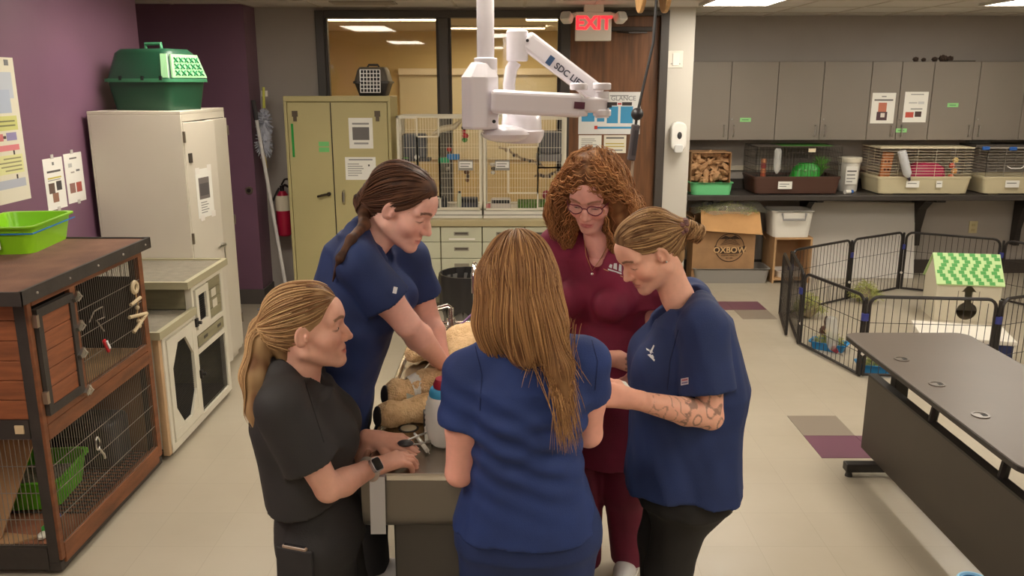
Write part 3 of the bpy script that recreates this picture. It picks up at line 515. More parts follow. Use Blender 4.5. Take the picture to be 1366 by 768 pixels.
M().cyl((-1.63, 7.508, 1.055), (-1.63, 7.48, 1.055), .018, n=12).tube([(-1.63, 7.48, 1.055), (-1.67, 7.475, 1.05), (-1.73, 7.475, 1.035)], .01, 6).build('handle', plain((70, 62, 56), .3, .8), ca, smooth=True)
M().tube([(-1.5, 7.508, 1.08), (-1.5, 7.48, 1.07), (-1.5, 7.48, .99), (-1.5, 7.508, .97)], .012, 6).build('handle', steel, ca, smooth=True)
for x, z in ((-1.92, 1.73), (-1.2, 1.73)): M().box((x, 7.502, z), (x+.05, 7.51, z+.05)).box((x+.01, 7.5, z-.04), (x+.04, 7.51, z)).build('corner_bracket', plain((96, 84, 70), .5, .4), ca)
B('green_strip', (-1.935, 7.504, 1.38), (-1.915, 7.509, 1.67), plain((30, 150, 60), .5), ca)
for z in (1.425, 1.475): B('green_tag', (-1.7, 7.505, z), (-1.61, 7.509, z+.04), plain((120, 200, 120), .5), ca)
sheet('notice', (-1.43, 7.507, 1.455), (1, 0, 0), (0, 0, 1), .21, .265, [(.15, .28, .85, .7, (110, 106, 104)), (.15, .78, .85, .84, (150, 150, 148)), (.2, .14, .8, .2, (160, 158, 156))], 'white notice with a grey picture on the beige cabinet door')
sheet('notice', (-1.475, 7.507, 1.18), (1, 0, 0), (0, 0, 1), .27, .2, [(.12, .86, .9, .92, (150, 150, 148)), (.75, .6, .8, .68, (60, 60, 60))]+lines(.08, .6, .15, .75, 6), 'white wide notice with text lines on the beige cabinet door')
# grey carrier on the cabinet
pc = thing('pet_carrier', (-1.225, 7.68, 1.906), 'small grey and black pet carrier with wire door on the beige cabinet', 'carrier')
oc = (-1.228, 7.72, 1.906)
M(None, oc).loft([rr(.23, .3, 0, .05), rr(.3, .38, .11, .06)]).build('lower_shell', plain((58, 54, 54), .45), pc, smooth=True, auto=40); M(None, oc).loft([rr(.32, .4, .105, .06), rr(.32, .4, .125, .06)]).build('rim', plain((74, 70, 66), .45), pc, smooth=True, auto=40)
M(None, oc).loft([rr(.3, .38, .125, .06), rr(.25, .33, .22, .06), rr(.22, .3, .245, .06)]).build('upper_shell', plain((104, 98, 90), .45), pc, smooth=True, auto=50)
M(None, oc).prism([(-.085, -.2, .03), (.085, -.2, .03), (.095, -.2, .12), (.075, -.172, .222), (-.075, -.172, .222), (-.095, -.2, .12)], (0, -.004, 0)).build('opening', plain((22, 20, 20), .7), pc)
wires(M(None, oc), (-.085, -.209, .03), (.17, 0, 0), (0, .018, .19), 7, 7, .004).build('wire_door', plain((206, 202, 196), .35, .4), pc, kind='stuff')
M(None, oc).tube([(-.05, 0, .245), (-.04, 0, .265), (.04, 0, .265), (.05, 0, .245)], .01, 6).build('handle', plain((60, 56, 54), .5), pc)
# ---------------------------------------------------------------- counter with drawer units
dm = mat('drawer_sage', (198, 198, 172), .5); pull = plain((150, 144, 130), .4, .4)
ct = thing('counter_top', (-.28, 7.66, .79), 'long beige laminate countertop under the bird cages', 'countertop')
M().box((-1.05, 7.33, .79), (.44, 7.99, .845)).build('slab', mat('counter_laminate', (186, 172, 132), .45, var=.05, vs=4), ct, bev=.006); B('backsplash', (-1.05, 7.975, .845), (.44, 7.995, .9), mat('counter_laminate', (186, 172, 132)), ct)
ux = [-1.0, -.632, -.264, .112, .43]
names = ['sage drawer unit half hidden behind the bending person at the left', 'sage drawer unit with white paper label above the bin', 'sage drawer unit behind the long-haired person', 'sage drawer unit next to the brown door']
for i in range(4):
    x0, x1 = ux[i], ux[i+1]; u = thing('drawer_unit', ((x0+x1)/2, 7.65, 0), names[i], 'drawers', 'drawer units under the bird cages')
    B('carcass', (x0, 7.375, .09), (x1, 7.98, .788), plain((120, 114, 92), .6), u); B('toe_kick', (x0, 7.42, 0), (x1, 7.98, .09), plain((92, 84, 68), .6), u)
    for z0, z1 in ((.65, .782), (.503, .645), (.17, .498)):
        d = B('drawer' if z0 > .4 else 'door', (x0+.005, 7.352, z0), (x1-.005, 7.376, z1), dm, u, bev=.003); xm = (x0+x1)/2; zp = z1-.06
        h = M().box((xm-.065, 7.349, zp-.016), (xm+.065, 7.353, zp+.016)).build('pull_plate', pull, d); B('finger_slot', (xm-.055, 7.347, zp-.004), (xm+.055, 7.351, zp+.01), plain((84, 78, 70), .5), d) if z0 > .2 else None
    if i == 1: B('paper_label', (xm-.11, 7.348, .668), (xm+.12, 7.351, .682), plain((236, 232, 224), .5), u)
# ---------------------------------------------------------------- bird cages
wcage = plain((228, 222, 204), .4)
def cage(x0, x1, label, door, toys):
    y0, y1, z0, z1 = 7.45, 7.9, .847, 1.74
    c = thing('bird_cage', ((x0+x1)/2, (y0+y1)/2, z0), label, 'cage', 'white flight cages on the counter'); f = M()
    for x in (x0, x1-.018):
        for y in (y0, y1-.018): f.box((x, y, z0), (x+.018, y+.018, z1))
    for z in (z1-.018, z0+.07):
        for y in (y0, y1-.018): f.box((x0, y, z), (x1, y+.018, z+.016))
        for x in (x0, x1-.018): f.box((x, y0, z), (x+.018, y1, z+.016))
    f.build('frame', wcage, c)
    t = M().box((x0-.005, y0-.02, z0), (x1+.005, y1, z0+.025)).box((x0, y0-.01, z0+.03), (x1, y1, z0+.062)).build('tray', mat('cage_tray', (220, 216, 204), .4), c, bev=.003); B('tray_gap', (x0, y0-.012, z0+.025), (x1, y1, z0+.03), plain((80, 76, 70), .6), t)
    n = 30; h = z1-z0-.09
    for nm, o, U in (('wire_front', (x0+.01, y0+.006, z0+.085), (x1-x0-.02, 0, 0)), ('wire_back', (x0+.01, y1-.006, z0+.085), (x1-x0-.02, 0, 0)), ('wire_side', (x0+.008, y0+.01, z0+.085), (0, y1-y0-.02, 0)), ('wire_side', (x1-.008, y0+.01, z0+.085), (0, y1-y0-.02, 0))):
        wires(M(), o, U, (0, 0, h), n if 'side' not in nm else 20, 7, .0017).build(nm, wcage, c, kind='stuff')
    wires(M(), (x0+.01, y0+.01, z1-.005), (x1-x0-.02, 0, 0), (0, y1-y0-.02, 0), n, 4, .0017).build('wire_top', wcage, c, kind='stuff')
    m = M(); zz = lambda a: z0+(z1-z0)*a
    for a in door:
        (u0, v0, u1, v1) = a; p = [(x0+(x1-x0)*u, y0-.004, zz(v)) for u, v in ((u0, v0), (u1, v0), (u1, v1), (u0, v1))]
        for k in range(4): m.beam(p[k], p[(k+1) % 4], .012, .012, (0, 1, 0))
    m.build('door_frame', wcage, c)
    return c
cL = cage(-1.005, -.268, 'left white wire bird cage on the counter beside the beige cabinet', [(.24, .2, .5, .8), (.5, .1, .98, .98), (.02, .5, .24, .98)], None)
cR = cage(-.25, .475, 'right white wire bird cage on the counter beside the door', [(.3, .25, .66, .7), (.66, .1, .98, .5), (.66, .5, .98, .97)], None)
def cb(name, label, c, mk, cat='toy'):
    t = thing(name, c, label, cat); mk(t, V3(c)); return t
def dish(col): 
    def f(t, c): M().box(c+V3((-.09, -.06, 0)), c+V3((.09, .06, .1))).build('body', plain(col, .5), t, bev=.015); M().box(c+V3((-.08, -.062, .06)), c+V3((.08, -.058, .09))).build('mouth', plain((30, 28, 30), .6), t)
    return f
def rope(cols, n=6, r=.018, step=.035):
    def f(t, c):
        M().tube([c+V3((0, 0, 0)), c+V3((0, 0, n*step+.06))], .003, 4).build('cord', plain((150, 130, 100), .7), t)
        for k in range(n): M().ball(c+V3((.006*math.sin(k*2), 0, k*step+r)), (r*random.uniform(.8, 1.4), r, r*.9), 8).build('bead', plain(cols[k % len(cols)], .5), t, smooth=True)
    return f
def perch(p, q, r=.012, col=(150, 120, 90), knots=0):
    def f(t, c):
        p_, q_ = V3(p), V3(q); pts = [p_+(q_-p_)*k/6+V3((0, 0, .012*math.sin(k*1.7))) for k in range(7)]
        M().tube(pts, r, 7).build('branch', plain(col, .7), t, smooth=True)
        for k in range(knots): M().ball(pts[1+k % 5]+V3((.02*(k//5), 0, -.008)), .017, 6).build('bead', plain((70, 60, 56) if k % 2 else (140, 120, 96), .6), t)
    return f
cb('hide_hut', 'dark grey hanging hut in the upper left of the left bird cage', (-.86, 7.62, 1.36), lambda t, c: (M().box(c+V3((-.11, -.08, 0)), c+V3((.1, .08, .22))).build('box', plain((84, 86, 92), .5), t, bev=.02), M().box(c+V3((-.12, -.1, -.02)), c+V3((.13, .08, .005))).build('ledge', plain((70, 68, 72), .5), t), M().cyl(c+V3((.02, -.12, .02)), c+V3((.02, -.1, .02)), .022, n=14).build('dial', plain((236, 232, 226), .4), t)), 'hut')
cb('beak_perch', 'pale curved wooden branch near the top of the left bird cage', (-.57, 7.6, 1.6), lambda t, c: M().tube([c+V3((-.14, 0, -.03)), c+V3((-.05, 0, .02)), c+V3((.06, 0, .04)), c+V3((.13, 0, .1))], [.012, .03, .028, .012], 8).build('branch', plain((214, 200, 170), .6), t, smooth=True), 'perch')
cb('play_bell', 'green blue and red hanging toy in the middle of the left bird cage', (-.56, 7.6, 1.3), lambda t, c: (M().box(c+V3((-.1, -.03, .02)), c+V3((.0, .03, .07))).build('block', plain((60, 170, 120), .5), t, bev=.008), M().box(c+V3((-.02, -.03, .05)), c+V3((.09, .03, .1))).build('block', plain((50, 130, 196), .5), t, bev=.008), M().ball(c+V3((.0, 0, .14)), .022, 8).build('bead', plain((200, 60, 50), .5), t), M().tube([c+V3((0, 0, .1)), c+V3((0, 0, .24))], .003, 4).build('cord', plain((150, 130, 100), .6), t), M().ball(c+V3((-.02, 0, -.03)), .02, 8).build('bell', steel, t)))
cb('rope_toy', 'red and green knotted toy at the upper right of the left bird cage', (-.42, 7.58, 1.5), rope([(70, 140, 60), (190, 50, 60), (190, 50, 60), (60, 60, 66)], 5, .026))
cb('rope_toy', 'brown bead toy hanging low in the left bird cage', (-.4, 7.56, 1.15), rope([(120, 86, 60), (80, 64, 56)], 4, .022))
cb('food_cup', 'dark grey feeding tub on the floor of the left bird cage', (-.4, 7.6, .912), dish((66, 68, 78)), 'tub'); cb('food_cup', 'black feeding tub at the left end of the left bird cage', (-.68, 7.66, .912), dish((52, 52, 54)), 'tub')
cb('water_bottle', 'small clear bottle hanging at the front of the left bird cage', (-.47, 7.5, .93), lambda t, c: (M().lathe(c, [(.012, 0), (.02, .02), (.02, .1), (.014, .13)], 12).build('bottle', plain((190, 196, 170), .2), t, smooth=True), M().cyl(c+V3((0, 0, .13)), c+V3((0, 0, .15)), .014, n=10).build('cap', plain((50, 50, 52), .5), t)), 'bottle')
cb('green_plant_toy', 'green plastic leaves hanging on the left side of the left bird cage', (-.97, 7.55, 1.25), lambda t, c: [M().ball(c+V3((.01*k, .01*(k % 3), .04*k)), (.018, .01, .035), 8, roty(.4*k)).build('leaf', plain((90, 160, 60), .6), t, smooth=True) for k in range(5)])
cb('knotted_rope', 'long knotted rope perch crossing the right bird cage', (.1, 7.6, 1.3), perch((-.12, 7.6, 1.46), (.3, 7.6, 1.28), .01, (150, 134, 110), 10), 'perch'); cb('knotted_rope', 'short dark beaded perch at the right side of the right bird cage', (.35, 7.6, 1.22), perch((.2, 7.6, 1.2), (.44, 7.6, 1.24), .009, (120, 104, 84), 8), 'perch')
cb('hide_hut', 'dark grey hut at the upper right of the right bird cage', (.34, 7.65, 1.4), lambda t, c: (M().box(c+V3((-.1, -.08, 0)), c+V3((.1, .08, .2))).build('box', plain((86, 86, 90), .5), t, bev=.02), M().box(c+V3((-.12, -.11, -.06)), c+V3((.1, .08, -.0))).build('ledge', plain((120, 118, 120), .5), t)), 'hut')
cb('swing_toy', 'red round wicker ball in the right bird cage near the door', (.31, 7.56, 1.0), lambda t, c: (M().ball(c+V3((0, 0, .04)), .042, 10).build('ball', plain((150, 50, 66), .6), t, smooth=True), M().tube([c+V3((0, 0, .08)), c+V3((0, 0, .3))], .002, 4).build('cord', plain((120, 110, 96), .6), t)))
cb('rope_toy', 'red bead toy at the top of the right bird cage', (.05, 7.58, 1.5), rope([(190, 60, 66), (230, 120, 110), (70, 60, 64)], 4, .026)); cb('rope_toy', 'black and white bead toy in the right bird cage', (-.17, 7.55, 1.22), rope([(220, 216, 210), (60, 56, 56)], 3, .02))
cb('grass_mat', 'green grass mat on the floor of the right bird cage', (.18, 7.6, .912), lambda t, c: M().box(c+V3((-.13, -.1, 0)), c+V3((.13, .1, .07))).build('pad', mat('grass_mat_green', (104, 140, 60), .9, var=.4, vs=40, bump=.8, bs=100), t), 'mat')
cb('food_cup', 'clear pale food cup on the floor of the right bird cage', (-.1, 7.55, .912), dish((206, 196, 186)), 'tub'); cb('treat_block', 'pink treat block at the left of the right bird cage', (-.2, 7.55, .912), lambda t, c: M().box(c+V3((-.03, -.02, 0)), c+V3((.03, .02, .05))).build('block', plain((226, 140, 146), .6), t, bev=.006), 'treat')
for x, who in ((-.47, 'left'), (-.15, 'right')): sheet('cage_card', (x, 7.438, 1.27), (1, 0, 0), (0, 0, 1), .13, .09, [(0, 0, 1, 1, (150, 146, 140)), (.06, .25, .94, .85, (236, 234, 228)), (.12, .35, .7, .45, (120, 118, 116)), (.12, .6, .8, .68, (120, 118, 116))], 'small white name card on the front of the %s bird cage' % who, 'card')
# ---------------------------------------------------------------- bin
bn = thing('trash_bin', (-.33, 6.05, 0), 'grey waste bin lined with a black bag behind the table', 'bin'); cbn = V3((-.33, 6.05, 0))
M().lathe(cbn, [(.15, 0), (.16, .02), (.195, .6), (.195, .62), (.185, .62), (.15, .03)], 28).build('can', plain((110, 108, 104), .5), bn, smooth=True, auto=30)
def liner():
    rings = []; n = 48
    for r, z, w in ((.205, .40, .006), (.207, .5, .004), (.21, .63, .003), (.205, .665, .002), (.19, .665, .003), (.182, .6, .01), (.17, .4, .02), (.15, .1, .02)):
        rings.append([cbn+V3(((r+w*math.sin(k*2.1+z*9)+w*.6*math.sin(k*5.3))*math.cos(2*math.pi*k/n), (r+w*math.sin(k*2.1+z*9)+w*.6*math.sin(k*5.3))*math.sin(2*math.pi*k/n), z+(.02*math.sin(k*1.3) if z < .45 and r > .2 else 0))) for k in range(n)])
    return M().loft(rings, cap=False)
liner().build('bag_liner', plain((40, 38, 38), .28), bn, smooth=True)
# ---------------------------------------------------------------- cord reel with drop outlet
cr = thing('cord_reel', (.62, 4.2, CEIL), 'wooden cord reel under the ceiling with a black drop cable and outlet', 'cord reel')
rc_ = V3((.668, 4.2, 2.5)); wr = mat('reel_wood', (206, 160, 104), .5, var=.15, vs=6, stretch=(1, 5, 1))
for dx in (-.058, .058): M().cyl(rc_+V3((dx-.01, 0, 0)), rc_+V3((dx+.01, 0, 0)), .16, n=32).build('flange', wr, cr, smooth=True, bev=.004)
M().cyl(rc_+V3((-.048, 0, 0)), rc_+V3((.048, 0, 0)), .1, n=24).build('hub', plain((36, 32, 32), .5), cr, smooth=True); B('ceiling_bracket', (.64, 4.17, 2.6), (.7, 4.23, CEIL), plain((60, 56, 54), .5), cr)
pb = aty(850, 152, 4.1); po_ = aty(845, 190, 4.1); pe = aty(842, 250, 4.1)
M().tube([(.668, 4.1, 2.42), (.66, 4.1, 2.2), pb+V3((0, 0, .0)), po_], .007, 6).build('cable', plain((30, 28, 28), .5), cr, smooth=True)
M().ball(pb, .03, 14).build('stop_ball', plain((34, 32, 34), .4), cr, smooth=True)
M().obox(po_, (.036, .045, .17), roty(.1)).build('outlet_box', plain((70, 64, 66), .5), cr, bev=.006); M().obox(po_+V3((.004, -.024, .0)), (.02, .004, .12), roty(.1)).build('socket_face', plain((46, 42, 46), .5), cr)
M().tube([po_+V3((0, 0, -.09)), pe, pe+V3((.01, .1, -.3)), pe+V3((.05, .3, -1.0))], .008, 6).build('tail_cable', plain((150, 130, 110), .5), cr, smooth=True)
lp_ = thing('ceiling_hook_wire', (.9, 4.4, CEIL), 'thin dark cable looping below the ceiling beside the reel', 'cable')
M().tube([(.72, 4.3, CEIL-.002), (.8, 4.3, 2.52), (.9, 4.3, 2.49), (.98, 4.3, 2.53), (1.0, 4.3, CEIL-.002)], .007, 6).build('loop', plain((70, 58, 46), .5), lp_, smooth=True)
# ---------------------------------------------------------------- ceiling-mounted lamp arm
lw = mat('lamp_white_enamel', (236, 232, 238), .22, coat=.3); la = thing('exam_lamp', (-.1, 3.3, CEIL), 'white ceiling-mounted articulated exam lamp arm above the group', 'lamp'); Q = lambda x, y, d=0: aty(x, y, 3.3+d)
a0 = Q(648, 100); M().cyl((a0[0], 3.3, 2.05), (a0[0], 3.3, CEIL), .033, n=24).build('pole', lw, la, smooth=True)
M().cyl((a0[0], 3.3, 2.0), (a0[0], 3.3, Q(648, 77)[2]), .044, n=24).build('collar', lw, la, smooth=True, bev=.004)
x0, x1, zt, zb = Q(617, 120)[0], Q(664, 120)[0], Q(640, 103)[2], Q(640, 172)[2]; cx = (x0+x1)/2; rw_ = (x1-x0)/2
def octr(k, z, cxx, r): return [V3((cxx+r*k*math.cos(math.radians(22.5+45*i)), 3.3+r*k*math.sin(math.radians(22.5+45*i)), z)) for i in range(8)]
M().loft([octr(.92, zb, cx, rw_*1.12), octr(1, zb+.01, cx, rw_*1.12), octr(1, zt, cx, rw_*1.12), octr(.6, zt+.055, cx+.01, rw_*1.12)]).build('housing', lw, la, bev=.006, seg=3)
M().cyl(Q(659, 162, -.09), Q(659, 162, -.075), .007, n=10).build('screw_hole', plain((20, 20, 22), .6), la)
p = Q(655, 135, -.06); q = Q(776, 141, -.06); M().beam(p, q, .07, .088).build('lower_arm', lw, la, bev=.016, seg=3)
for yy, hh in ((124, .026), (159, .026)):
    for xx in (772, 803): M().cyl(Q(xx, yy-4, -.06), Q(xx, yy-4, -.06)+V3((0, 0, hh)), .034, n=20).build('knuckle_cap', lw, la, smooth=True, bev=.005)
M().beam(Q(770, 140, -.06), Q(812, 140, -.06), .056, .056).build('elbow_link', lw, la, bev=.01, seg=3); M().cyl(Q(803, 157, -.06), Q(803, 122, -.06), .026, n=20).build('elbow_pin', lw, la, smooth=True); M().beam(Q(766, 140, -.1), Q(780, 141, -.1), .01, .025).build('cable_slot', plain((90, 40, 60), .5), la); M().beam(Q(810, 140, -.09), Q(816, 140, -.09), .012, .02).build('cable_slot', plain((60, 56, 60), .5), la)
p = Q(700, 52, .05); q = Q(800, 128, .05); M().beam(p, q, .06, .075).build('upper_arm', lw, la, bev=.016, seg=3)
d_ = (q-p)/np.linalg.norm(q-p); n_ = np.cross(d_, (0, 1, 0)); sgn = -1 if n_[2] < 0 else 1; n_ = n_*sgn; U_ = d_
text('lettering', 'SDC LIFT', p+d_*.15-n_*.02+V3((0, -.0315, 0)), U_, n_, .034, plain((70, 70, 84), .5), la, align='LEFT', bold=.0008)
M().obox(p+d_*.125-n_*.008+V3((0, -.031, 0)), (.022, .003, .036), np.column_stack((d_, (0, 1, 0), n_))).build('logo_patch', plain((60, 90, 130), .4), la); M().cyl(p+d_*.012+V3((0, -.033, 0)), p+d_*.012+V3((0, -.03, 0)), .006, n=10).build('screw_hole', plain((30, 30, 34), .6), la)
M().cyl(Q(690, 82, .05), Q(690, 40, .05), .042, n=24).build('upper_joint', lw, la, smooth=True, bev=.008, seg=3)
M().tube([Q(688, 82, .06), Q(682, 92, .06), Q(679, 112, .06), Q(680, 150, .06)], .024, 14).build('down_tube', lw, la, smooth=True)
c_ = Q(696, 160, .05)
M().lathe((c_[0], 3.38, Q(696, 192, .05)[2]), [(.0, 0), (.075, .004), (.088, .03), (.09, .05), (.08, .055), (.075, .12), (.05, .14)], 32).build('lamp_head', lw, la, smooth=True, auto=50)
M().ball((c_[0]-.06, 3.34, Q(696, 178, .05)[2]), (.1, .1, .035), 16).build('lamp_shade', lw, la, smooth=True)
# ================================================================ RIGHT SIDE
uc = mat('wall_cabinet_grey', (136, 127, 117), .5, var=.03, vs=2); edge = plain((84, 76, 68), .6)
units = [(1.68, 2.184, 2.652), (2.652, 3.105, 3.58), (3.58, 3.877, 4.197), (4.197, 4.657, 5.12), (5.12, 5.58, 6.04)]
un = ['grey wall cabinet nearest the column with a green tag', 'grey wall cabinet above the brown cage without papers', 'narrow grey wall cabinet with two papers on its doors', 'grey wall cabinet with green tag above the cream cages', 'grey wall cabinet at the right edge']
for i, (a, b, c) in enumerate(units):
    u = thing('wall_cabinet', ((a+c)/2, 8.83, 1.452), un[i], 'cabinet', 'grey wall cabinets'); B('carcass', (a, 8.668, 1.452), (c, 8.998, 2.222), edge, u)
    for s_, (x0, x1) in enumerate(((a, b), (b, c))):
        d = B('door', (x0+.003, 8.65, 1.455), (x1-.003, 8.668, 2.219), uc, u, bev=.002); hx = b+(-.05 if s_ == 0 else .05)
        M().tube([(hx, 8.65, 1.6), (hx, 8.625, 1.595), (hx, 8.625, 1.5), (hx, 8.65, 1.495)], .006, 6).build('handle', steel, d, smooth=True)
    M().cyl((b+.03, 8.65, 1.66), (b+.03, 8.644, 1.66), .008, n=8).build('lock', steel, u)
gt = plain((150, 214, 140), .6); tl = plain((96, 140, 96), .6)
for x, z, w_ in ((2.35, 1.655, 'on the cabinet near the column'), (3.93, 1.55, 'under the right paper on the narrow cabinet'), (4.42, 1.8, 'on the cabinet above the cream cages')):
    t = thing('green_tag', (x, 8.65, z), 'small pale green label '+w_, 'label'); B('sticker', (x-.055, 8.647, z-.02), (x+.055, 8.65, z+.02), gt, t); B('print', (x-.035, 8.6462, z-.004), (x+.03, 8.6472, z+.004), tl, t)
sheet('notice', (3.605, 8.6495, 1.62), (1, 0, 0), (0, 0, 1), .235, .3, [(.1, .74, .9, .79, (110, 106, 104)), (.3, .38, .65, .68, (196, 120, 96)), (.25, .1, .7, .38, (84, 60, 66)), (.42, .2, .6, .34, (224, 214, 206)), (.4, .86, .6, .9, (150, 148, 146))], 'left paper with an animal picture on the narrow cabinet')
sheet('notice', (3.93, 8.6495, 1.63), (1, 0, 0), (0, 0, 1), .235, .3, [(.1, .16, .45, .34, (196, 84, 70)), (.5, .18, .78, .36, (80, 60, 56)), (.3, .42, .8, .46, (150, 148, 146)), (.2, .62, .55, .66, (190, 188, 186)), (.25, .9, .8, .93, (150, 148, 146)), (.6, .6, .85, .68, (206, 206, 204))], 'right paper with red and black pictures on the narrow cabinet')
for k, (x, w_) in enumerate(((4.03, .05), (4.11, .04), (4.22, .05), (4.3, .07), (4.37, .06))):
    t = thing('pine_cone', (x, 8.72, 2.222), 'small dark pine cone on top of the wall cabinets, number %s from the left' % ['one', 'two', 'three', 'four', 'five'][k], 'pine cone', 'pine cones on the cabinet top')
    c0 = V3((x, 8.72, 2.222+w_*.45)); M().ball(c0, (w_*.62, w_*.45, w_*.45), 10).build('core', plain((62, 48, 40), .8), t); sc_ = M()
    for j in range(16): a = j*2.4; h_ = (j/15-.5)*1.6; rr_ = math.sqrt(max(0, 1-h_*h_*.8))*w_*.45; sc_.ball(c0+V3((h_*w_*.5, rr_*math.cos(a), rr_*math.sin(a)*.9)), w_*.14, 6)
    sc_.build('scales', plain((78, 60, 48), .8), t)
tr = thing('cabinet_top_tray', (4.45, 8.74, 2.222), 'flat dark tray on top of the wall cabinets', 'tray'); M().box((4.32, 8.66, 2.222), (4.6, 8.82, 2.232)).build('plate', plain((80, 74, 66), .6), tr, bev=.003)
# counter
ctm = mat('counter_black', (66, 60, 56), .42, var=.1, vs=10)
k2 = thing('side_counter', (3.8, 8.7, .87), 'long dark grey wall counter carrying the small animal cages', 'countertop')
B('slab', (1.66, 8.4, .872), (6.39, 8.985, .925), ctm, k2, bev=.006); B('backsplash', (1.66, 8.965, .925), (6.39, 8.985, 1.03), ctm, k2)
bm_ = plain((44, 38, 36), .5)
for x in (2.05, 3.1, 4.3, 5.4):
    br = M(); P = [(x-.02, 8.985, .872), (x-.02, 8.46, .872), (x-.02, 8.46, .845), (x-.02, 8.7, .82), (x-.02, 8.83, .72), (x-.02, 8.9, .5), (x-.02, 8.9, .32), (x-.02, 8.985, .32)]; br.prism(P, (.09 if x == 4.3 else .06, 0, 0)); br.build('bracket', bm_, k2)
# paper-filled box on a green tray
card = mat('cardboard', (176, 136, 96), .8, var=.1, vs=8); CT = .925
bx_ = thing('paper_box', (2.0, 8.62, CT+.012), 'open cardboard box stuffed with crumpled brown paper on the counter', 'box')
x0, x1, y0, y1, z0, z1 = 1.79, 2.19, 8.48, 8.78, CT+.02, CT+.42
M().box((x0, y0, z0), (x0+.008, y1, z1)).box((x1-.008, y0, z0), (x1, y1, z1)).box((x0, y1-.008, z0), (x1, y1, z1)).box((x0, y0, z0), (x1, y1, z0+.008)).box((x0, y0, z1-.008), (x1, y1, z1)).build('carton', card, bx_)
pm = mat('kraft_paper', (196, 152, 108), .8, var=.15, vs=8)
def crumple(c, r, seed):
    g_ = np.random.default_rng(seed); m_ = M(); m_.ball((0, 0, 0), 1, 8); v_ = np.array(m_.v); v_ *= (1+g_.normal(0, .28, (len(v_), 1))); m_.v = [tuple(p) for p in v_*V3(r)@rotz(seed)@rotx(seed*1.3)+V3(c)]; return m_
for k in range(40): 
    i, j = k % 8, k//8; crumple((x0+.04+i*.045+random.uniform(-.012, .012), y0+.05+random.uniform(-.03, .05), z0+.14+j*.056+random.uniform(-.012, .012)), (.05, .03, .02), k).build('crumpled_paper', pm, bx_)
for k in range(4): crumple((1.9+k*.045, 8.455, z0+.1+k*.02), (.04, .02, .04), 50+k).build('crumpled_paper', pm, bx_)
gtm = mat('mint_plastic', (112, 206, 140), .4)
tray('mint_tray', (2.0, 8.6, CT+.001), .42, .36, .12, gtm, 'mint green plastic tray under the paper-filled box', 0, .06)
# small-animal cages
def small_cage(name, x0, x1, y0, y1, zt, tubm, wirem, label, hz):
    c = thing(name, ((x0+x1)/2, (y0+y1)/2, CT), label, 'cage'); cx, cy = (x0+x1)/2, (y0+y1)/2; w_, d_ = x1-x0, y1-y0
    def rg(k, z): return [V3((cx, cy, 0))+p for p in rr(w_*k, d_*k, z, .04)]
    tb = M().loft([rg(.95, CT+.012), rg(1.0, CT+.16), rg(1.015, CT+.16), rg(1.015, CT+.18), rg(.97, CT+.18), rg(.88, CT+.03)]).build('tub', tubm, c, smooth=True, auto=30)
    for sx in (-1, 1): B('foot', (cx+sx*w_*.36-.05, y0+.04, CT), (cx+sx*w_*.36+.05, y1-.04, CT+.014), tubm, tb)
    if hz: nv, ns = 11, 5
    else: nv, ns = 6, 26
    zb = CT+.18
    for nm, o, U, q in (('wire_front', (x0+.01, y0+.01, zb), (w_-.02, 0, 0), 1), ('wire_back', (x0+.01, y1-.01, zb), (w_-.02, 0, 0), 1), ('wire_side', (x0+.01, y0+.01, zb), (0, d_-.02, 0), .6), ('wire_side', (x1-.01, y0+.01, zb), (0, d_-.02, 0), .6)):
        wires(M(), o, U, (0, 0, zt-zb), int(ns*q)+1, nv, .0022).build(nm, wirem, c, kind='stuff')
    wires(M(), (x0+.01, y0+.01, zt), (w_-.02, 0, 0), (0, d_-.02, 0), 24, 10, .0022).build('wire_top', wirem, c, kind='stuff')
    return c
bw = plain((92, 72, 58), .5); tubb = mat('brown_cage_tub', (80, 52, 42), .45)
c1 = small_cage('guinea_cage', 2.42, 3.29, 8.45, 8.9, 1.4, tubb, plain((70, 62, 54), .5), 'dark brown wire cage with green hideout on the counter', False)
B('top_panel', (2.7, 8.5, 1.395), (3.2, 8.85, 1.408), plain((60, 110, 40), .6), c1); sheet('card', (2.66, 8.435, .985), (1, 0, 0), (0, 0, 1), .14, .075, [(.1, .6, .8, .7, (120, 120, 118)), (.1, .3, .6, .4, (120, 120, 118))], None, None, parent=c1); B('clip', (2.94, 8.44, 1.35), (3.01, 8.455, 1.385), plain((226, 210, 180), .5), c1)
bd = B('bedding', (2.47, 8.5, CT+.03), (3.24, 8.85, CT+.16), mat('bedding_dark', (70, 56, 48), .9, var=.4, vs=40, bump=.6, bs=90), c1)
gh = thing('green_hideout', (2.98, 8.6, CT+.16), 'bright green plastic hideout in the brown cage', 'hideout')
M().loft([[V3((2.98, 8.63, 0))+p for p in rr(.28, .18, CT+.16, .05)], [V3((3.0, 8.63, 0))+p for p in rr(.25, .16, CT+.25, .05)], [V3((3.0, 8.63, 0))+p for p in rr(.16, .1, CT+.3, .04)]]).build('shell', plain((40, 160, 50), .4), gh, smooth=True, auto=50)
for x in (2.96, 3.05): M().ball((x, 8.545, CT+.23), (.018, .008, .012), 8).build('eye_bump', plain((150, 220, 140), .4), gh)
pl = thing('plastic_plant', (3.17, 8.68, CT+.16), 'green plastic plant at the right end of the brown cage', 'plant'); lf = M()
for k in range(60): a = random.uniform(0, 6.28); r = random.uniform(.02, .11); h_ = random.uniform(.08, .22); lf.tube([(3.16, 8.68, CT+.16), (3.16+r*.5*math.cos(a), 8.68+r*.5*math.sin(a), CT+.16+h_*.8), (3.16+r*math.cos(a), 8.68+r*math.sin(a), CT+.16+h_)], [.003, .007, .002], 4)
lf.build('leaves', plain((96, 160, 60), .6), pl, kind='stuff')
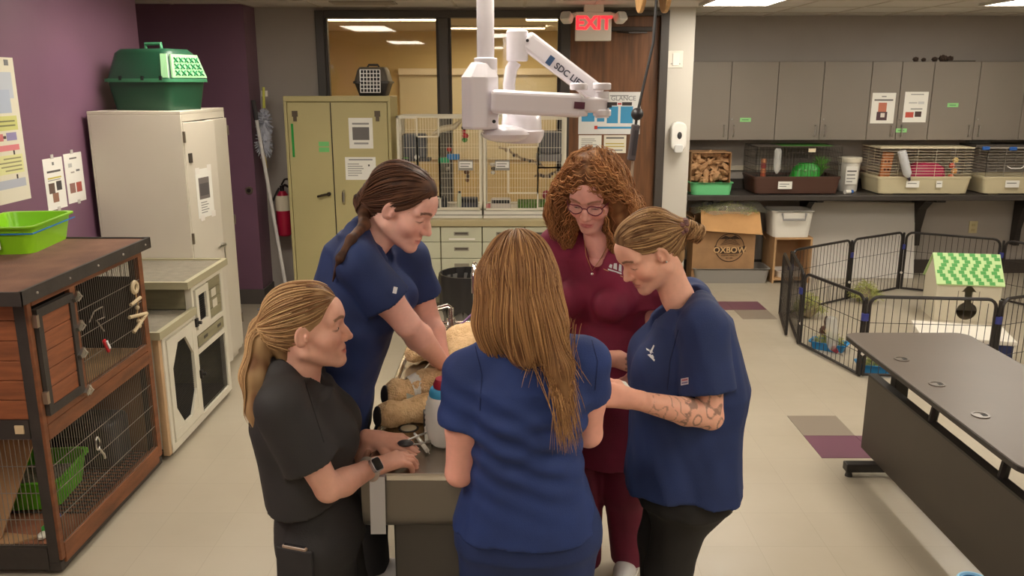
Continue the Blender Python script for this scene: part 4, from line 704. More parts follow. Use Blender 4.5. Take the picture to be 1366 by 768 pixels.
wt_ = thing('water_bottle', (2.63, 8.42, 1.2), 'clear water bottle hanging on the brown cage', 'bottle'); M().lathe((2.63, 8.415, 1.17), [(.008, -.03), (.03, 0), (.036, .03), (.036, .2), (.02, .22)], 16).build('bottle', mat('clear_plastic', (220, 220, 216), .12, alpha=.4), wt_, smooth=True)
tw = thing('chew_toy', (2.52, 8.56, CT+.16), 'orange wooden chew stack at the left of the brown cage', 'toy')
for k, c0 in enumerate(((190, 90, 60), (200, 120, 80), (170, 70, 70), (196, 130, 90))): M().cyl((2.53, 8.53, CT+.16+k*.05), (2.53, 8.53, CT+.205+k*.05), .026, n=12).build('disc', plain(c0, .6), tw, smooth=True, bev=.005)
pt = thing('plastic_tub', (3.49, 8.8, CT), 'white lidded plastic tub with paper label behind the brown cage', 'tub')
M().lathe((3.49, 8.78, CT), [(.09, 0), (.095, .01), (.108, .3), (.108, .31)], 24).build('body', whitepl, pt, smooth=True); M().lathe((3.49, 8.78, CT+.3), [(.12, 0), (.122, .01), (.122, .04), (.11, .05)], 24).build('lid', plain((230, 222, 202), .4), pt, smooth=True, auto=30)
sheet('label', (3.42, 8.672, CT+.08), (1, 0, 0), (0, 0, 1), .12, .18, [(.1, .7, .9, .78, (110, 108, 104)), (.1, .5, .8, .56, (110, 108, 104)), (.1, .3, .85, .36, (150, 148, 144)), (.1, .12, .6, .18, (150, 148, 144))], None, None, parent=pt)
tubc = mat('cream_cage_tub', (206, 194, 160), .45); cwire = plain((214, 204, 180), .45)
c2_ = small_cage('hamster_cage', 3.66, 4.6, 8.45, 8.92, 1.385, tubc, cwire, 'cream wire cage with red hideout on the counter', True)
M().box((3.66, 8.46, 1.383), (4.6, 8.91, 1.395)).build('top_panel', plain((222, 210, 178), .5), c2_)
for x in (3.9, 4.2): sheet('card', (x+.04, 8.436, 1.0), (1, 0, 0), (0, 0, 1), .13 if x < 4 else .06, .065, [(.1, .55, .8, .68, (130, 130, 126))], None, None, parent=c2_)
rh = thing('red_hideout', (4.25, 8.6, CT+.18), 'magenta red plastic hideout in the cream cage', 'hideout'); M().loft([[V3((4.2, 8.62, 0))+p for p in rr(.38, .22, CT+.12, .05)], [V3((4.2, 8.62, 0))+p for p in rr(.34, .2, CT+.26, .06)], [V3((4.2, 8.62, 0))+p for p in rr(.2, .12, CT+.31, .05)]]).build('shell', plain((176, 40, 84), .4), rh, smooth=True, auto=50)
M().ball((4.0, 8.55, CT+.17), (.03, .02, .02), 8).build('handle', plain((70, 30, 50), .5), rh)
wb2 = thing('water_bottle', (3.9, 8.42, 1.12), 'white water bottle tilted on the front of the cream cage', 'bottle'); M().tube([(3.95, 8.42, 1.1), (3.93, 8.415, 1.14), (3.85, 8.41, 1.36)], [.014, .042, .042], 14).build('bottle', plain((216, 218, 222), .3), wb2, smooth=True); M().tube([(3.965, 8.42, 1.07), (3.945, 8.42, 1.11)], [.01, .02], 10).build('nozzle', plain((60, 50, 66), .4), wb2)
ow = thing('orange_ladder', (3.78, 8.58, CT+.1), 'orange wooden climbing block with holes in the cream cage', 'toy'); M().obox((3.79, 8.6, CT+.26), (.1, .05, .3), roty(.1)).build('block', plain((206, 130, 80), .6), ow, bev=.006)
for k in range(6): M().cyl((3.77+.035*(k % 2), 8.573, CT+.16+.08*(k//2)), (3.77+.035*(k % 2), 8.57, CT+.16+.08*(k//2)), .012, n=8).build('hole', plain((120, 70, 50), .7), ow)
oy = thing('chew_toy', (4.47, 8.58, CT+.15), 'orange and yellow chew toy at the right of the cream cage', 'toy')
for k, c0 in enumerate(((216, 120, 90), (226, 160, 90), (206, 90, 70), (220, 190, 120))): M().ball((4.44+.03*(k % 2), 8.56, CT+.17+k*.055), (.032, .025, .03), 8).build('bead', plain(c0, .6), oy, smooth=True)
c3_ = small_cage('hamster_cage', 4.72, 5.66, 8.45, 8.92, 1.385, tubc, plain((166, 160, 150), .4), 'cream based cage with dark top at the right edge', True)
M().box((4.68, 8.6, 1.383), (5.66, 8.93, 1.41)).build('top_panel', plain((84, 78, 72), .5), c3_); sheet('card', (4.93, 8.436, 1.0), (1, 0, 0), (0, 0, 1), .14, .07, [(.1, .55, .8, .68, (130, 130, 126))], None, None, parent=c3_)
for x, z in ((4.66, 1.37), (4.93, 1.365)): M().box((x, 8.43, z), (x+.07, 8.455, z+.035)).build('blue_clip', plain((50, 100, 180), .4), c3_, bev=.006)
M().tube([(4.93, 8.44, 1.21), (4.96, 8.43, 1.19), (5.06, 8.43, 1.19), (5.1, 8.44, 1.21)], .006, 6).build('door_handle', plain((226, 222, 214), .4), c3_)
sh_ = thing('scoop_bin', (4.83, 8.86, 1.41), 'small clear bin on top of the right-hand cage', 'bin'); M().loft([[V3((4.83, 8.85, 0))+p for p in rr(.2, .1, 1.411, .02)], [V3((4.83, 8.85, 0))+p for p in rr(.23, .12, 1.449, .02)]]).build('body', mat('clear_plastic', (214, 214, 210)), sh_)
pp = thing('spray_nozzle_bottle', (3.45, 8.5, CT), 'small blue and white tube lying on the counter by the tub', 'tube'); M().cyl((3.36, 8.5, CT+.022), (3.42, 8.52, CT+.022), .022, n=12).build('tube', whitepl, pp, smooth=True); M().cyl((3.42, 8.52, CT+.022), (3.45, 8.53, CT+.022), .018, n=12).build('cap', plain((60, 110, 190), .4), pp, smooth=True)
# ---------------------------------------------------------------- under the counter
tray('grey_litter_pan', (2.27, 8.66, .001), .79, .34, .15, mat('grey_pan', (150, 146, 140), .45), 'grey plastic litter pan on the floor holding the carton', 0, .06)
ob_ = thing('hay_carton', (2.2, 8.66, .012), 'large cardboard hay carton with round OXBOW logo', 'box'); kx0, kx1, ky0, ky1 = 1.86, 2.5, 8.53, 8.8
M().box((kx0, ky0, .012), (kx1, ky0+.01, .6)).box((kx0, ky1-.01, .012), (kx1, ky1, .75)).box((kx0, ky0+.01, .012), (kx0+.01, ky1-.01, .7)).box((kx1-.01, ky0+.01, .012), (kx1, ky1-.01, .62)).box((kx0, ky0, .012), (kx1, ky1, .024)).build('carton', card, ob_)
card2 = mat('cardboard_light', (214, 164, 108), .8, var=.06, vs=6)
M().prism([(kx0+.06, ky0-.01, .76), (kx1+.02, ky0-.01, .74), (kx1+.04, ky0-.09, .52), (kx0+.06, ky0-.07, .56)], (0, -.006, 0)).build('front_flap', card2, ob_)
M().prism([(kx1, ky0+.02, .62), (kx1, ky1-.02, .7), (kx1+.11, ky1-.05, .5), (kx1+.12, ky0+.05, .45)], (0, 0, .006)).build('side_flap', card, ob_); M().prism([(kx0, ky0+.02, .66), (kx0, ky1-.02, .7), (kx0-.12, ky1-.05, .74), (kx0-.12, ky0+.05, .72)], (0, 0, .006)).build('side_flap', card, ob_)
lg = plain((62, 42, 30), .7); lc = V3((2.24, ky0-.002, .37)); U0, W0 = (1, 0, 0), (0, 0, 1)
def ringp(c, r0, r1, n=40):
    m_ = M(); c = V3(c); m_.loft([[c+V3((r*math.cos(2*math.pi*k/n), dy, r*math.sin(2*math.pi*k/n))) for k in range(n)] for r, dy in ((r0, 0), (r0, -.002), (r1, -.002), (r1, 0))], cap=False); return m_
ringp(lc, .142, .15).build('logo_ring', lg, ob_); bl = M(); bl.prism([lc+V3((-.155, 0, .02)), lc+V3((-.08, 0, -.002)), lc+V3((.08, 0, -.002)), lc+V3((.155, 0, .02)), lc+V3((.165, 0, -.04)), lc+V3((.08, 0, -.062)), lc+V3((-.08, 0, -.062)), lc+V3((-.165, 0, -.04))][::1], (0, -.003, 0)); bl.build('logo_banner', lg, ob_)
text('lettering', 'OXBOW', lc+V3((0, -.0035, -.052)), U0, W0, .085, plain((206, 170, 122), .7), ob_, bold=.002)
hl = M()
for k in range(5): hl.tube([lc+V3((-.1+.012*k, -.001, .028+.014*k)), lc+V3((0, -.001, .045+.017*k)), lc+V3((.1-.012*k, -.001, .028+.014*k))], .003, 4)
hl.prism([lc+V3((-.11, 0, .09)), lc+V3((-.05, 0, .125)), lc+V3((0, 0, .105)), lc+V3((.05, 0, .13)), lc+V3((.11, 0, .09))], (0, -.0015, 0)).build('logo_hills', lg, ob_)
text('small_lettering', 'ANIMAL HEALTH', lc+V3((0, -.0015, -.088)), U0, W0, .022, lg, ob_); text('small_lettering', 'EST. 1980', lc+V3((0, -.0015, -.115)), U0, W0, .018, lg, ob_)
hay = mat('hay', (196, 194, 120), .9, var=.4, vs=30, c2=(128, 140, 70))
def haypile(name, label, c, rx, ry, rz, n, cat='hay', m=None, l=.09, r=.002):
    t = thing(name, c, label, cat); mb = M(); crumple(V3(c)+V3((0, 0, rz*.36)), (rx*.6, ry*.6, rz*.34), int(c[0]*10)).build('clump', plain((140, 126, 100), .95), t)
    for k in range(n):
        u = rng.uniform(-1, 1, 2); d = rng.normal(size=3)*V3((1, 1, .6)); d /= np.linalg.norm(d)
        p = V3(c)+V3((u[0]*rx*.8, u[1]*ry*.8, rz*(.15+.75*(1-abs(u[0])*.7)*rng.uniform(.2, 1)))); q0 = p-d*l/2; q1 = p+d*l/2; q0[2] = max(q0[2], c[2]+.002); q1[2] = max(q1[2], c[2]+.002)
        mb.tube([q0, p+V3((0, 0, .008)), q1], r, 3, cap=False)
    mb.build('strands', m or hay, t, kind='stuff'); return t
hp = haypile('hay_bag', 'clear plastic bag of green hay lying on the carton', (2.2, 8.58, .70), .34, .14, .16, 260, l=.12)
def bagm():
    mb = M(); n = 28
    mb.loft([[V3((2.22+(.37*k*math.cos(a)+.02*math.sin(5*a+z*20)), 8.575+.15*k*math.sin(a)*(1+.1*math.sin(3*a)), z+.018*math.sin(7*a)*k)) for a in np.linspace(0, 2*math.pi, n, endpoint=False)] for k, z in ((1.0, .735), (1.02, .765), (.85, .83), (.5, .862), (.1, .866))]); return mb
bagm().build('plastic_bag', mat('bag_film', (226, 228, 212), .1, alpha=.13), hp, smooth=True)
sb = thing('shelf_cube', (2.82, 8.7, 0), 'open wooden shelf cube below the white storage bin', 'shelf'); wdn = mat('shelf_wood', (196, 156, 112), .6, var=.1, vs=5)
M().box((2.69, 8.5, 0), (2.71, 8.9, .46)).box((3.06, 8.5, 0), (3.08, 8.9, .46)).box((2.69, 8.5, .46), (3.08, 8.9, .48)).box((2.71, 8.5, .03), (3.06, 8.9, .05)).box((2.71, 8.88, .05), (3.06, 8.9, .46)).build('carcass', wdn, sb)
tray('red_dust_pan', (2.88, 8.66, .051), .28, .2, .07, plain((220, 214, 204), .4), 'white scoop with dark red inside standing in the shelf cube', .15, .1, plain((110, 40, 40), .7))
wbin = tray('storage_bin', (2.86, 8.66, .481), .42, .34, .27, whitepl, 'white plastic storage bin with grey handle on the shelf cube', 0, .12, plain((90, 70, 56), .8))
M().tube([(2.74, 8.475, .735), (2.75, 8.462, .67), (2.97, 8.462, .67), (2.98, 8.475, .735)], .012, 6).build('handle', plain((150, 148, 146), .4), wbin, smooth=True)
wbd = thing('leaning_board', (3.65, 8.8, 0), 'large white board leaning against the wall under the counter', 'board')
M().prism([(3.06, 8.72, .003), (4.26, 8.72, .003), (4.29, 8.93, .77), (3.2, 8.93, .79)], (0, .02, .004)).build('panel', mat('board_white', (214, 208, 200), .5), wbd); M().prism([(3.2, 8.925, .785), (4.29, 8.925, .765), (4.29, 8.925, .78), (3.2, 8.925, .8)], (0, .02, .0)).build('edge', plain((176, 168, 158), .6), wbd)
# ---------------------------------------------------------------- playpen
blk = plain((38, 33, 32), .4); bwire = plain((52, 46, 44), .45); PH = .585
pen = thing('playpen', (3.4, 6.9, 0), 'black folding metal playpen with arched wire panels on the floor', 'playpen')
ring = [(2.46, 7.28), (2.27, 6.4), (2.45, 5.64), (3.33, 5.56), (4.15, 5.9), (4.75, 6.6), (4.9, 7.3), (4.62, 7.8), (3.88, 8.23), (3.2, 7.81)]
def pen_panel(a, b, nm='panel', h=PH):
    a, b = V3(a+(0,)), V3(b+(0,)); d = (b-a); L_ = np.linalg.norm(d); d /= L_; a = a+d*.025; b = b-d*.025; L_ -= .05
    p = thing(nm, (0, 0, 0), None, None); p.parent = pen; r = .06; zt = h
    pts = [a+V3((0, 0, .012)), a+V3((0, 0, zt-r))]+[a+d*(r-r*math.cos(t))+V3((0, 0, zt-r+r*math.sin(t))) for t in np.linspace(0, math.pi/2, 5)[1:]]
    pts += [b-d*(r-r*math.cos(t))+V3((0, 0, zt-r+r*math.sin(t))) for t in np.linspace(math.pi/2, 0, 5)]+[b+V3((0, 0, .012))]
    M().tube(pts, .012, 6).tube([a+V3((0, 0, .02)), b+V3((0, 0, .02))], .011, 6).build('tube_frame', blk, p, smooth=True)
    n = max(4, int(L_/.05)); wm = M()
    for k in range(1, n): q = a+d*(L_*k/n); wm.tube([q+V3((0, 0, .02)), q+V3((0, 0, zt-.004 if .08 < L_*k/n < L_-.08 else zt-.03))], .0025, 4, cap=False)
    for f_ in (.3, .68): wm.tube([a+V3((0, 0, zt*f_)), b+V3((0, 0, zt*f_))], .0025, 4, cap=False)
    wm.build('wires', bwire, p, kind='stuff')
for i in range(len(ring)): pen_panel(ring[i], ring[(i+1) % len(ring)])
pen_panel((2.40, 7.3), (2.24, 6.6), 'folded_panel', .57)
for i, (x, y) in enumerate(ring):
    M().tube([(x, y, .008), (x, y, PH-.02)], .011, 8).ball((x, y, PH-.015), .013, 8).build('hinge_post', blk, pen, smooth=True); M().cyl((x, y, PH-.17), (x, y, PH-.12), .026, n=10).build('blue_collar', plain((54, 60, 130), .5), pen, smooth=True)
    M().cyl((x, y-.02, .18), (x, y-.03, .18), .012, n=8).build('rivet', plain((214, 206, 196), .4), pen)
for k, (nm, lb, c, s_) in enumerate((('hay_pile', 'tuft of hay in a basket at the back left of the playpen', (3.33, 7.72, .0), .14), ('hay_pile', 'tuft of hay by the left corner of the playpen', (2.62, 7.2, .0), .14))):
    haypile(nm, lb, c, s_, s_*.8, .24, 220, l=.11); 
def feeder(c, rot, label):
    t = tray('hay_feeder', c, .26, .15, .06, plain((36, 130, 190), .4), label, rot, .14, cat='feeder'); R = rotz(rot); mb = M()
    for k in range(150): 
        u = rng.uniform(-1, 1, 2); d = rng.normal(size=3); d /= np.linalg.norm(d); p = V3(c)+R@V3((u[0]*.1, u[1]*.05, .04+.09*rng.uniform(0, 1)*(1-abs(u[0])*.5))); mb.tube([p-d*.035, p+d*.035], .002, 3, cap=False)
    mb.build('hay', hay, t, kind='stuff')
    b_ = M()
    for k in range(5): q = V3(c)+R@V3((-.1+.05*k, -.065, .05)); b_.tube([q, q+V3((0, 0, .08))], .003, 4)
    b_.tube([V3(c)+R@V3((-.1, -.065, .13)), V3(c)+R@V3((.1, -.065, .13))], .003, 4).build('rack', plain((190, 184, 170), .4, .6), t)
feeder((2.47, 6.28, .001), -.6, 'bright blue hay feeder tray in the left corner of the playpen'); feeder((2.62, 5.76, .001), -.15, 'bright blue hay feeder tray half under the black table edge')
wbt = thing('water_bottle', (2.48, 6.1, .0), 'clear water bottle hanging inside the left playpen panel', 'bottle')
M().tube([(2.43, 6.12, .07), (2.425, 6.1, .1), (2.4, 6.1, .29), (2.4, 6.1, .31)], [.03, .044, .044, .03], 16).build('bottle', mat('clear_plastic', (214, 214, 210)), wbt, smooth=True); M().tube([(2.43, 6.12, .07), (2.47, 6.1, .03)], [.03, .012], 10).build('cap', plain((150, 50, 70), .4), wbt, smooth=True); M().tube([(2.47, 6.1, .032), (2.51, 6.09, .005)], .007, 6).build('spout', steel, wbt)
tyy = thing('brown_toy', (2.55, 6.55, 0), 'small brown and cream stacked toy inside the playpen', 'toy'); M().ball((2.55, 6.6, .05), (.045, .04, .05), 10).build('base', plain((84, 56, 40), .7), tyy); M().ball((2.56, 6.55, .07), (.03, .02, .03), 8).build('belly', plain((220, 200, 160), .7), tyy); M().ball((2.56, 6.61, .13), (.02, .02, .05), 8).build('top', plain((70, 46, 36), .7), tyy)
# green-roofed card house
hs = thing('card_house', (4.0, 7.3, 0), 'white cardboard house with green zigzag roof inside the playpen', 'house'); Rh = rotz(-.17); oh = (3.98, 7.25, 0); wcd = plain((226, 218, 196), .6)
W_, D_ = .52, .36; zt, zr = .34, .55
cut = [(-.028, .335), (-.028, .17)]+[(.085*math.sin(a)*.95, .095-.085*math.cos(a)*-1) for a in []]
ang = np.linspace(math.radians(160), math.radians(-160+0), 15)
hole = [(-.03, .26), (-.03, .165)]+[(.085*math.cos(t), .09+.08*math.sin(t)) for t in np.linspace(math.radians(112), math.radians(428), 16)]+[(.03, .165), (.03, .26)]
outer_l = [(-W_/2, 0), (-W_/2, zt), (0, zt)]; 
fm = M(Rh, oh)
left = [(-W_/2, .0), (-.001, .0), (-.001, .009)]+[h for h in hole[2:10]][::-1]+[(-.03, .165), (-.03, .26), (-.06, .26), (-.001, .335), (-.001, zt), (-W_/2, zt)]
right = [(-x, z) for x, z in left][::-1]
for pl_ in (left, right): fm.prism([(x, -D_/2, z) for x, z in pl_], (0, .012, 0))
fm.build('front_wall', wcd, hs)
M(Rh, oh).box((-W_/2, D_/2-.012, 0), (W_/2, D_/2, zt)).build('back_wall', wcd, hs)
for sx in (-1, 1): M(Rh, oh).prism([(sx*W_/2, -D_/2+.012, 0), (sx*W_/2, D_/2-.012, 0), (sx*W_/2, D_/2-.012, zt), (sx*W_/2, 0, zr), (sx*W_/2, -D_/2+.012, zt)], (-sx*.012, 0, 0)).build('side_wall', wcd, hs)
for sy in (-1, 1): rf = M(Rh, oh).prism([(-W_/2-.015, sy*(D_/2+.02), zt-.02), (W_/2+.015, sy*(D_/2+.02), zt-.02), (W_/2+.015, 0, zr+.006), (-W_/2-.015, 0, zr+.006)], (0, 0, .01)).build('roof_slope', plain((196, 226, 160), .6), hs)
zg = M(Rh, oh)
for k in range(7):
    xb = -W_/2+.02+k*.088; n = 9
    for j in range(n):
        f0 = j/n; f1 = (j+.9)/n; tri = abs(((f0*3) % 2)-1)*.06
        y_0, z_0 = -(D_/2+.02)*(1-f0), zt-.02+(zr-zt+.026)*f0+.011; y_1, z_1 = -(D_/2+.02)*(1-f1), zt-.02+(zr-zt+.026)*f1+.011
        xx = xb+tri-.02
        if xx+.045 < W_/2+.01: zg.prism([(xx, y_0, z_0), (xx+.045, y_0, z_0), (xx+.045, y_1, z_1), (xx, y_1, z_1)], (0, 0, .0015))
zg.build('zigzag_print', plain((84, 168, 84), .6), rf)
for x in (-.085, .085): M(Rh, oh).box((x-.003, -D_/2-.002, .2), (x+.003, -D_/2, .27)).build('slit', plain((150, 140, 124), .7), hs)
M(Rh, oh).box((-W_/2+.02, -D_/2+.02, .001), (W_/2-.02, D_/2-.02, .01)).build('floor_card', plain((120, 104, 84), .8), hs)
# paper towel carton
wx = thing('towel_carton', (3.35, 5.95, 0), 'white carton with a dark blue printed side inside the playpen', 'box'); Rw = rotz(-.28); ow_ = (3.38, 6.08, 0)
M(Rw, ow_).box((-.3, -.17, 0), (.32, .24, .185)).build('carton', plain((232, 226, 212), .6), wx, bev=.003); M(Rw, ow_).box((-.29, -.173, .005), (.31, -.17, .165)).build('blue_print', plain((36, 46, 88), .6), wx); M(Rw, ow_).box((-.31, -.18, .17), (.33, .25, .2)).build('lid', plain((236, 230, 218), .6), wx, bev=.004)
lt = plain((206, 206, 212), .6)
for s_, u, z_, sz in (('Paper Towels', .1, .125, .045), ('2-Ply', .24, .08, .055)): text('lettering', s_, Rw@V3((u, -.1745, z_))+V3(ow_), Rw@V3((-1, 0, 0)), (0, 0, -1), sz, lt, wx)
cpb = thing('plastic_wrap', (3.0, 6.2, 0), 'crumpled clear plastic next to the white carton', 'plastic'); crumple((2.97, 6.1, .09), (.075, .06, .085), 77).build('wrap', mat('clear_plastic', (214, 214, 210)), cpb)
# ---------------------------------------------------------------- black table
tb = thing('folding_table', (2.05, 3.4, 0), 'black flip-top table with modesty panel and three cable grommets', 'table'); tt = mat('table_laminate', (98, 88, 80), .38, var=.03, vs=6)
M().rrect((2.05, 3.42, .738), .64, 1.62, .024, .07, 6).build('tabletop', tt, tb, bev=.002); M().rrect((2.05, 3.42, .737), .648, 1.628, .02, .072, 6).build('edge_band', plain((48, 42, 40), .45), tb)
for y in (3.79, 3.45, 3.1):
    gr = M(); cc = V3((1.84, y, .75)); n = 20; gr.loft([[cc+V3((r*math.cos(2*math.pi*k/n), r*math.sin(2*math.pi*k/n), z)) for k in range(n)] for r, z in ((.034, -.001), (.034, .004), (.026, .004), (.026, .0015), (.001, .0015))]); g2 = gr.build('grommet', plain((112, 104, 96), .3, .3), tb, smooth=True, auto=30); B('cable_slot', (1.845, y-.012, .7515), (1.862, y+.012, .7525), plain((30, 28, 28), .6), g2)
B('modesty_panel', (1.905, 2.5, .085), (1.925, 4.27, .5), mat('panel_dark', (74, 66, 58), .5, var=.05, vs=5), tb, bev=.002); B('panel_cap', (1.903, 2.5, .498), (1.95, 4.27, .51), plain((40, 36, 34), .5), tb)
for y in (4.1, 2.65):
    B('foot', (1.755, y-.03, .03), (2.4, y+.03, .075), plain((42, 38, 36), .4), tb, bev=.006); B('leg', (1.96, y-.03, .07), (2.03, y+.03, .68), plain((42, 38, 36), .4), tb, bev=.004); B('top_bracket', (1.84, y-.035, .66), (2.3, y+.035, .726), plain((34, 30, 30), .5), tb, bev=.004)
    for x in (1.78, 2.37): M().cyl((x, y, .0), (x, y, .03), .02, .014, n=12).build('leveller', plain((60, 56, 54), .5), tb)
for y in (3.62, 3.05):
    M().tube([(1.93, y, .5), (1.94, y, .57), (1.97, y, .64), (2.03, y, .7)], .02, 8).build('support_arc', plain((36, 32, 32), .45), tb, smooth=True); M().box((1.93, y-.012, .6), (2.02, y+.012, .62)).build('support_bar', plain((36, 32, 32), .45), tb)
M().box((1.84, 2.95, .68), (1.9, 3.65, .726)).build('cable_tray', plain((40, 36, 34), .5), tb, bev=.015)
tbc = thing('blue_tub', (1.64, 2.7, 0), 'round tub with light blue lid at the bottom right edge', 'tub')
M().lathe((1.65, 2.68, 0), [(.04, 0), (.045, .01), (.05, .27), (.052, .275)], 24).build('body', plain((120, 170, 210), .4), tbc, smooth=True); M().lathe((1.65, 2.68, .27), [(.056, 0), (.057, .02), (.052, .027), (.047, .026), (.045, .018), (.03, .018), (.001, .018)], 28).build('lid', plain((150, 200, 232), .35), tbc, smooth=True, auto=30); M().lathe((1.65, 2.68, .2885), [(.04, 0), (.04, .002), (.036, .002), (.036, 0)], 28).build('lid_ring', plain((50, 110, 160), .4), tbc)
# ================================================================ SDF SCULPTING (numpy)
def smin(a, b, k):
    if k <= 0: return np.minimum(a, b)
    h = np.clip(.5+.5*(b-a)/k, 0, 1); return b*(1-h)+a*h-k*h*(1-h)
class SDF:
    def __init__(s): s.ops = []
    def add(s, f, lo, hi, k=.01, op='u'): s.ops.append((op, f, V3(lo), V3(hi), k)); return s
    def cone(s, p, q, r1, r2=None, k=.01, op='u'):
        p, q = V3(p), V3(q); r2 = r1 if r2 is None else r2; d = q-p; dd = max(d@d, 1e-12); R = max(r1, r2)
        def f(x, y, z):
            a, b, c = x-p[0], y-p[1], z-p[2]; t = np.clip((a*d[0]+b*d[1]+c*d[2])/dd, 0, 1)
            return np.sqrt((a-t*d[0])**2+(b-t*d[1])**2+(c-t*d[2])**2)-(r1+t*(r2-r1))
        return s.add(f, np.minimum(p, q)-R, np.maximum(p, q)+R, k, op)
    def chain(s, pts, rs, k=.01, op='u'):
        for i in range(len(pts)-1): s.cone(pts[i], pts[i+1], rs[i], rs[i+1], k, op)
        return s
    def ell(s, c, r, R=None, k=.01, op='u'):
        c, r = V3(c), V3(r); R = np.eye(3) if R is None else R; m = r.max()
        def f(x, y, z):
            a, b, e = x-c[0], y-c[1], z-c[2]
            u = R[0, 0]*a+R[1, 0]*b+R[2, 0]*e; v = R[0, 1]*a+R[1, 1]*b+R[2, 1]*e; w_ = R[0, 2]*a+R[1, 2]*b+R[2, 2]*e
            k0 = np.sqrt((u/r[0])**2+(v/r[1])**2+(w_/r[2])**2); k1 = np.sqrt((u/r[0]**2)**2+(v/r[1]**2)**2+(w_/r[2]**2)**2)
            return k0*(k0-1)/np.maximum(k1, 1e-6)
        return s.add(f, c-m, c+m, k, op)
    def ball(s, c, r, k=.01, op='u'): return s.cone(c, V3(c)+V3((0, 0, 1e-5)), r, r, k, op)
    def plane(s, p, n, k=.004):   # keep the side opposite to n
        p, n = V3(p), V3(n)/np.linalg.norm(n)
        return s.add(lambda x, y, z: (x-p[0])*n[0]+(y-p[1])*n[1]+(z-p[2])*n[2], (-99,)*3, (99,)*3, k, 'i')
    def warp(s, f): return s.add(f, (-99,)*3, (99,)*3, 0, 'w')
    def at(s, P):
        x, y, z = P[:, 0], P[:, 1], P[:, 2]; d = np.full(len(P), .5)
        for op, f, lo, hi, k in s.ops: d = s._op(op, d, f(x, y, z), k)
        return d
    def grad(s, P, e=.003):
        g = np.stack([s.at(P+V3(v)*e)-s.at(P-V3(v)*e) for v in ((1, 0, 0), (0, 1, 0), (0, 0, 1))], 1); return g/np.maximum(np.linalg.norm(g, axis=1, keepdims=True), 1e-9)
    @staticmethod
    def _op(op, d, e, k):
        if op == 'u': return smin(d, e, k)
        if op == 's': return -smin(-d, e, k)
        if op == 'i': return -smin(-d, -e, k)
        return d+e
    def mesh(s, h, lo=None, hi=None):
        L_ = [(o[2], o[3]) for o in s.ops if o[0] == 'u']; lo = np.min([a for a, b in L_], 0)-3*h if lo is None else V3(lo); hi = np.max([b for a, b in L_], 0)+3*h if hi is None else V3(hi)
        n = np.ceil((hi-lo)/h).astype(int)+1; ax = [lo[i]+h*np.arange(n[i]) for i in range(3)]; d = np.full(n, .5)
        for op, f, a, b, k in s.ops:
            m = k*1.2+3*h; i0 = np.clip(np.floor((a-m-lo)/h).astype(int), 0, n); i1 = np.clip(np.ceil((b+m-lo)/h).astype(int)+1, 0, n)
            if (i1 <= i0).any(): continue
            sl = tuple(slice(i0[i], i1[i]) for i in range(3)); x = ax[0][sl[0]][:, None, None]; y = ax[1][sl[1]][None, :, None]; z = ax[2][sl[2]][None, None, :]
            d[sl] = s._op(op, d[sl], f(x, y, z), k)
        return nets(d, lo, h)
def nets(d, lo, h):
    n = d.shape; cn = tuple(v-1 for v in n); neg = d < 0
    cnt = np.zeros(cn); acc = np.zeros(cn+(3,)); C = [(i, j, k) for i in (0, 1) for j in (0, 1) for k in (0, 1)]
    sub = lambda A, c: A[c[0]:c[0]+cn[0], c[1]:c[1]+cn[1], c[2]:c[2]+cn[2]]
    for a in C:
        for ax in range(3):
            if a[ax]: continue
            b = tuple(a[i]+(i == ax) for i in range(3)); na, nb = sub(neg, a), sub(neg, b); m = na != nb; idx = np.nonzero(m)
            if len(idx[0]) == 0: continue
            da, db = sub(d, a)[idx], sub(d, b)[idx]; t = da/(da-db); p = np.stack([np.full(len(t), float(a[i])) for i in range(3)], 1); p[:, ax] += t; acc[idx] += p; cnt[idx] += 1
    act = cnt > 0; ids = -np.ones(cn, int); ii = np.nonzero(act); ids[ii] = np.arange(len(ii[0])); V = (np.stack(ii, 1)+acc[ii]/cnt[ii][:, None])*h+lo; F = []
    for ax in range(3):
        u, v = (ax+1) % 3, (ax+2) % 3; sa = [slice(None)]*3; sb = [slice(None)]*3; sa[ax] = slice(0, -1); sb[ax] = slice(1, None)
        A, Bn = neg[tuple(sa)], neg[tuple(sb)]; e = np.argwhere(A != Bn)
        e = e[(e[:, u] > 0) & (e[:, v] > 0) & (e[:, u] < cn[u]) & (e[:, v] < cn[v])]
        if len(e) == 0: continue
        def cell(du, dv): q = e.copy(); q[:, u] -= du; q[:, v] -= dv; return ids[q[:, 0], q[:, 1], q[:, 2]]
        Q = np.stack([cell(1, 1), cell(0, 1), cell(0, 0), cell(1, 0)], 1); fl_ = ~A[tuple(e.T)]; Q[fl_] = Q[fl_][:, ::-1]; F.append(Q)
    return V, np.concatenate(F)
def cloth_noise(amp, seed, stretch=(1, 1, 1), freq=30, n=7):
    g = np.random.default_rng(seed); K = [(g.normal(size=3)*V3(stretch)*freq*g.uniform(.5, 1.3), g.uniform(0, 6.28)) for _ in range(n)]
    def f(x, y, z): 
        r = 0
        for k, ph in K: r = r+np.sin(k[0]*x+k[1]*y+k[2]*z+ph)
        return amp*r/math.sqrt(n)
    return f
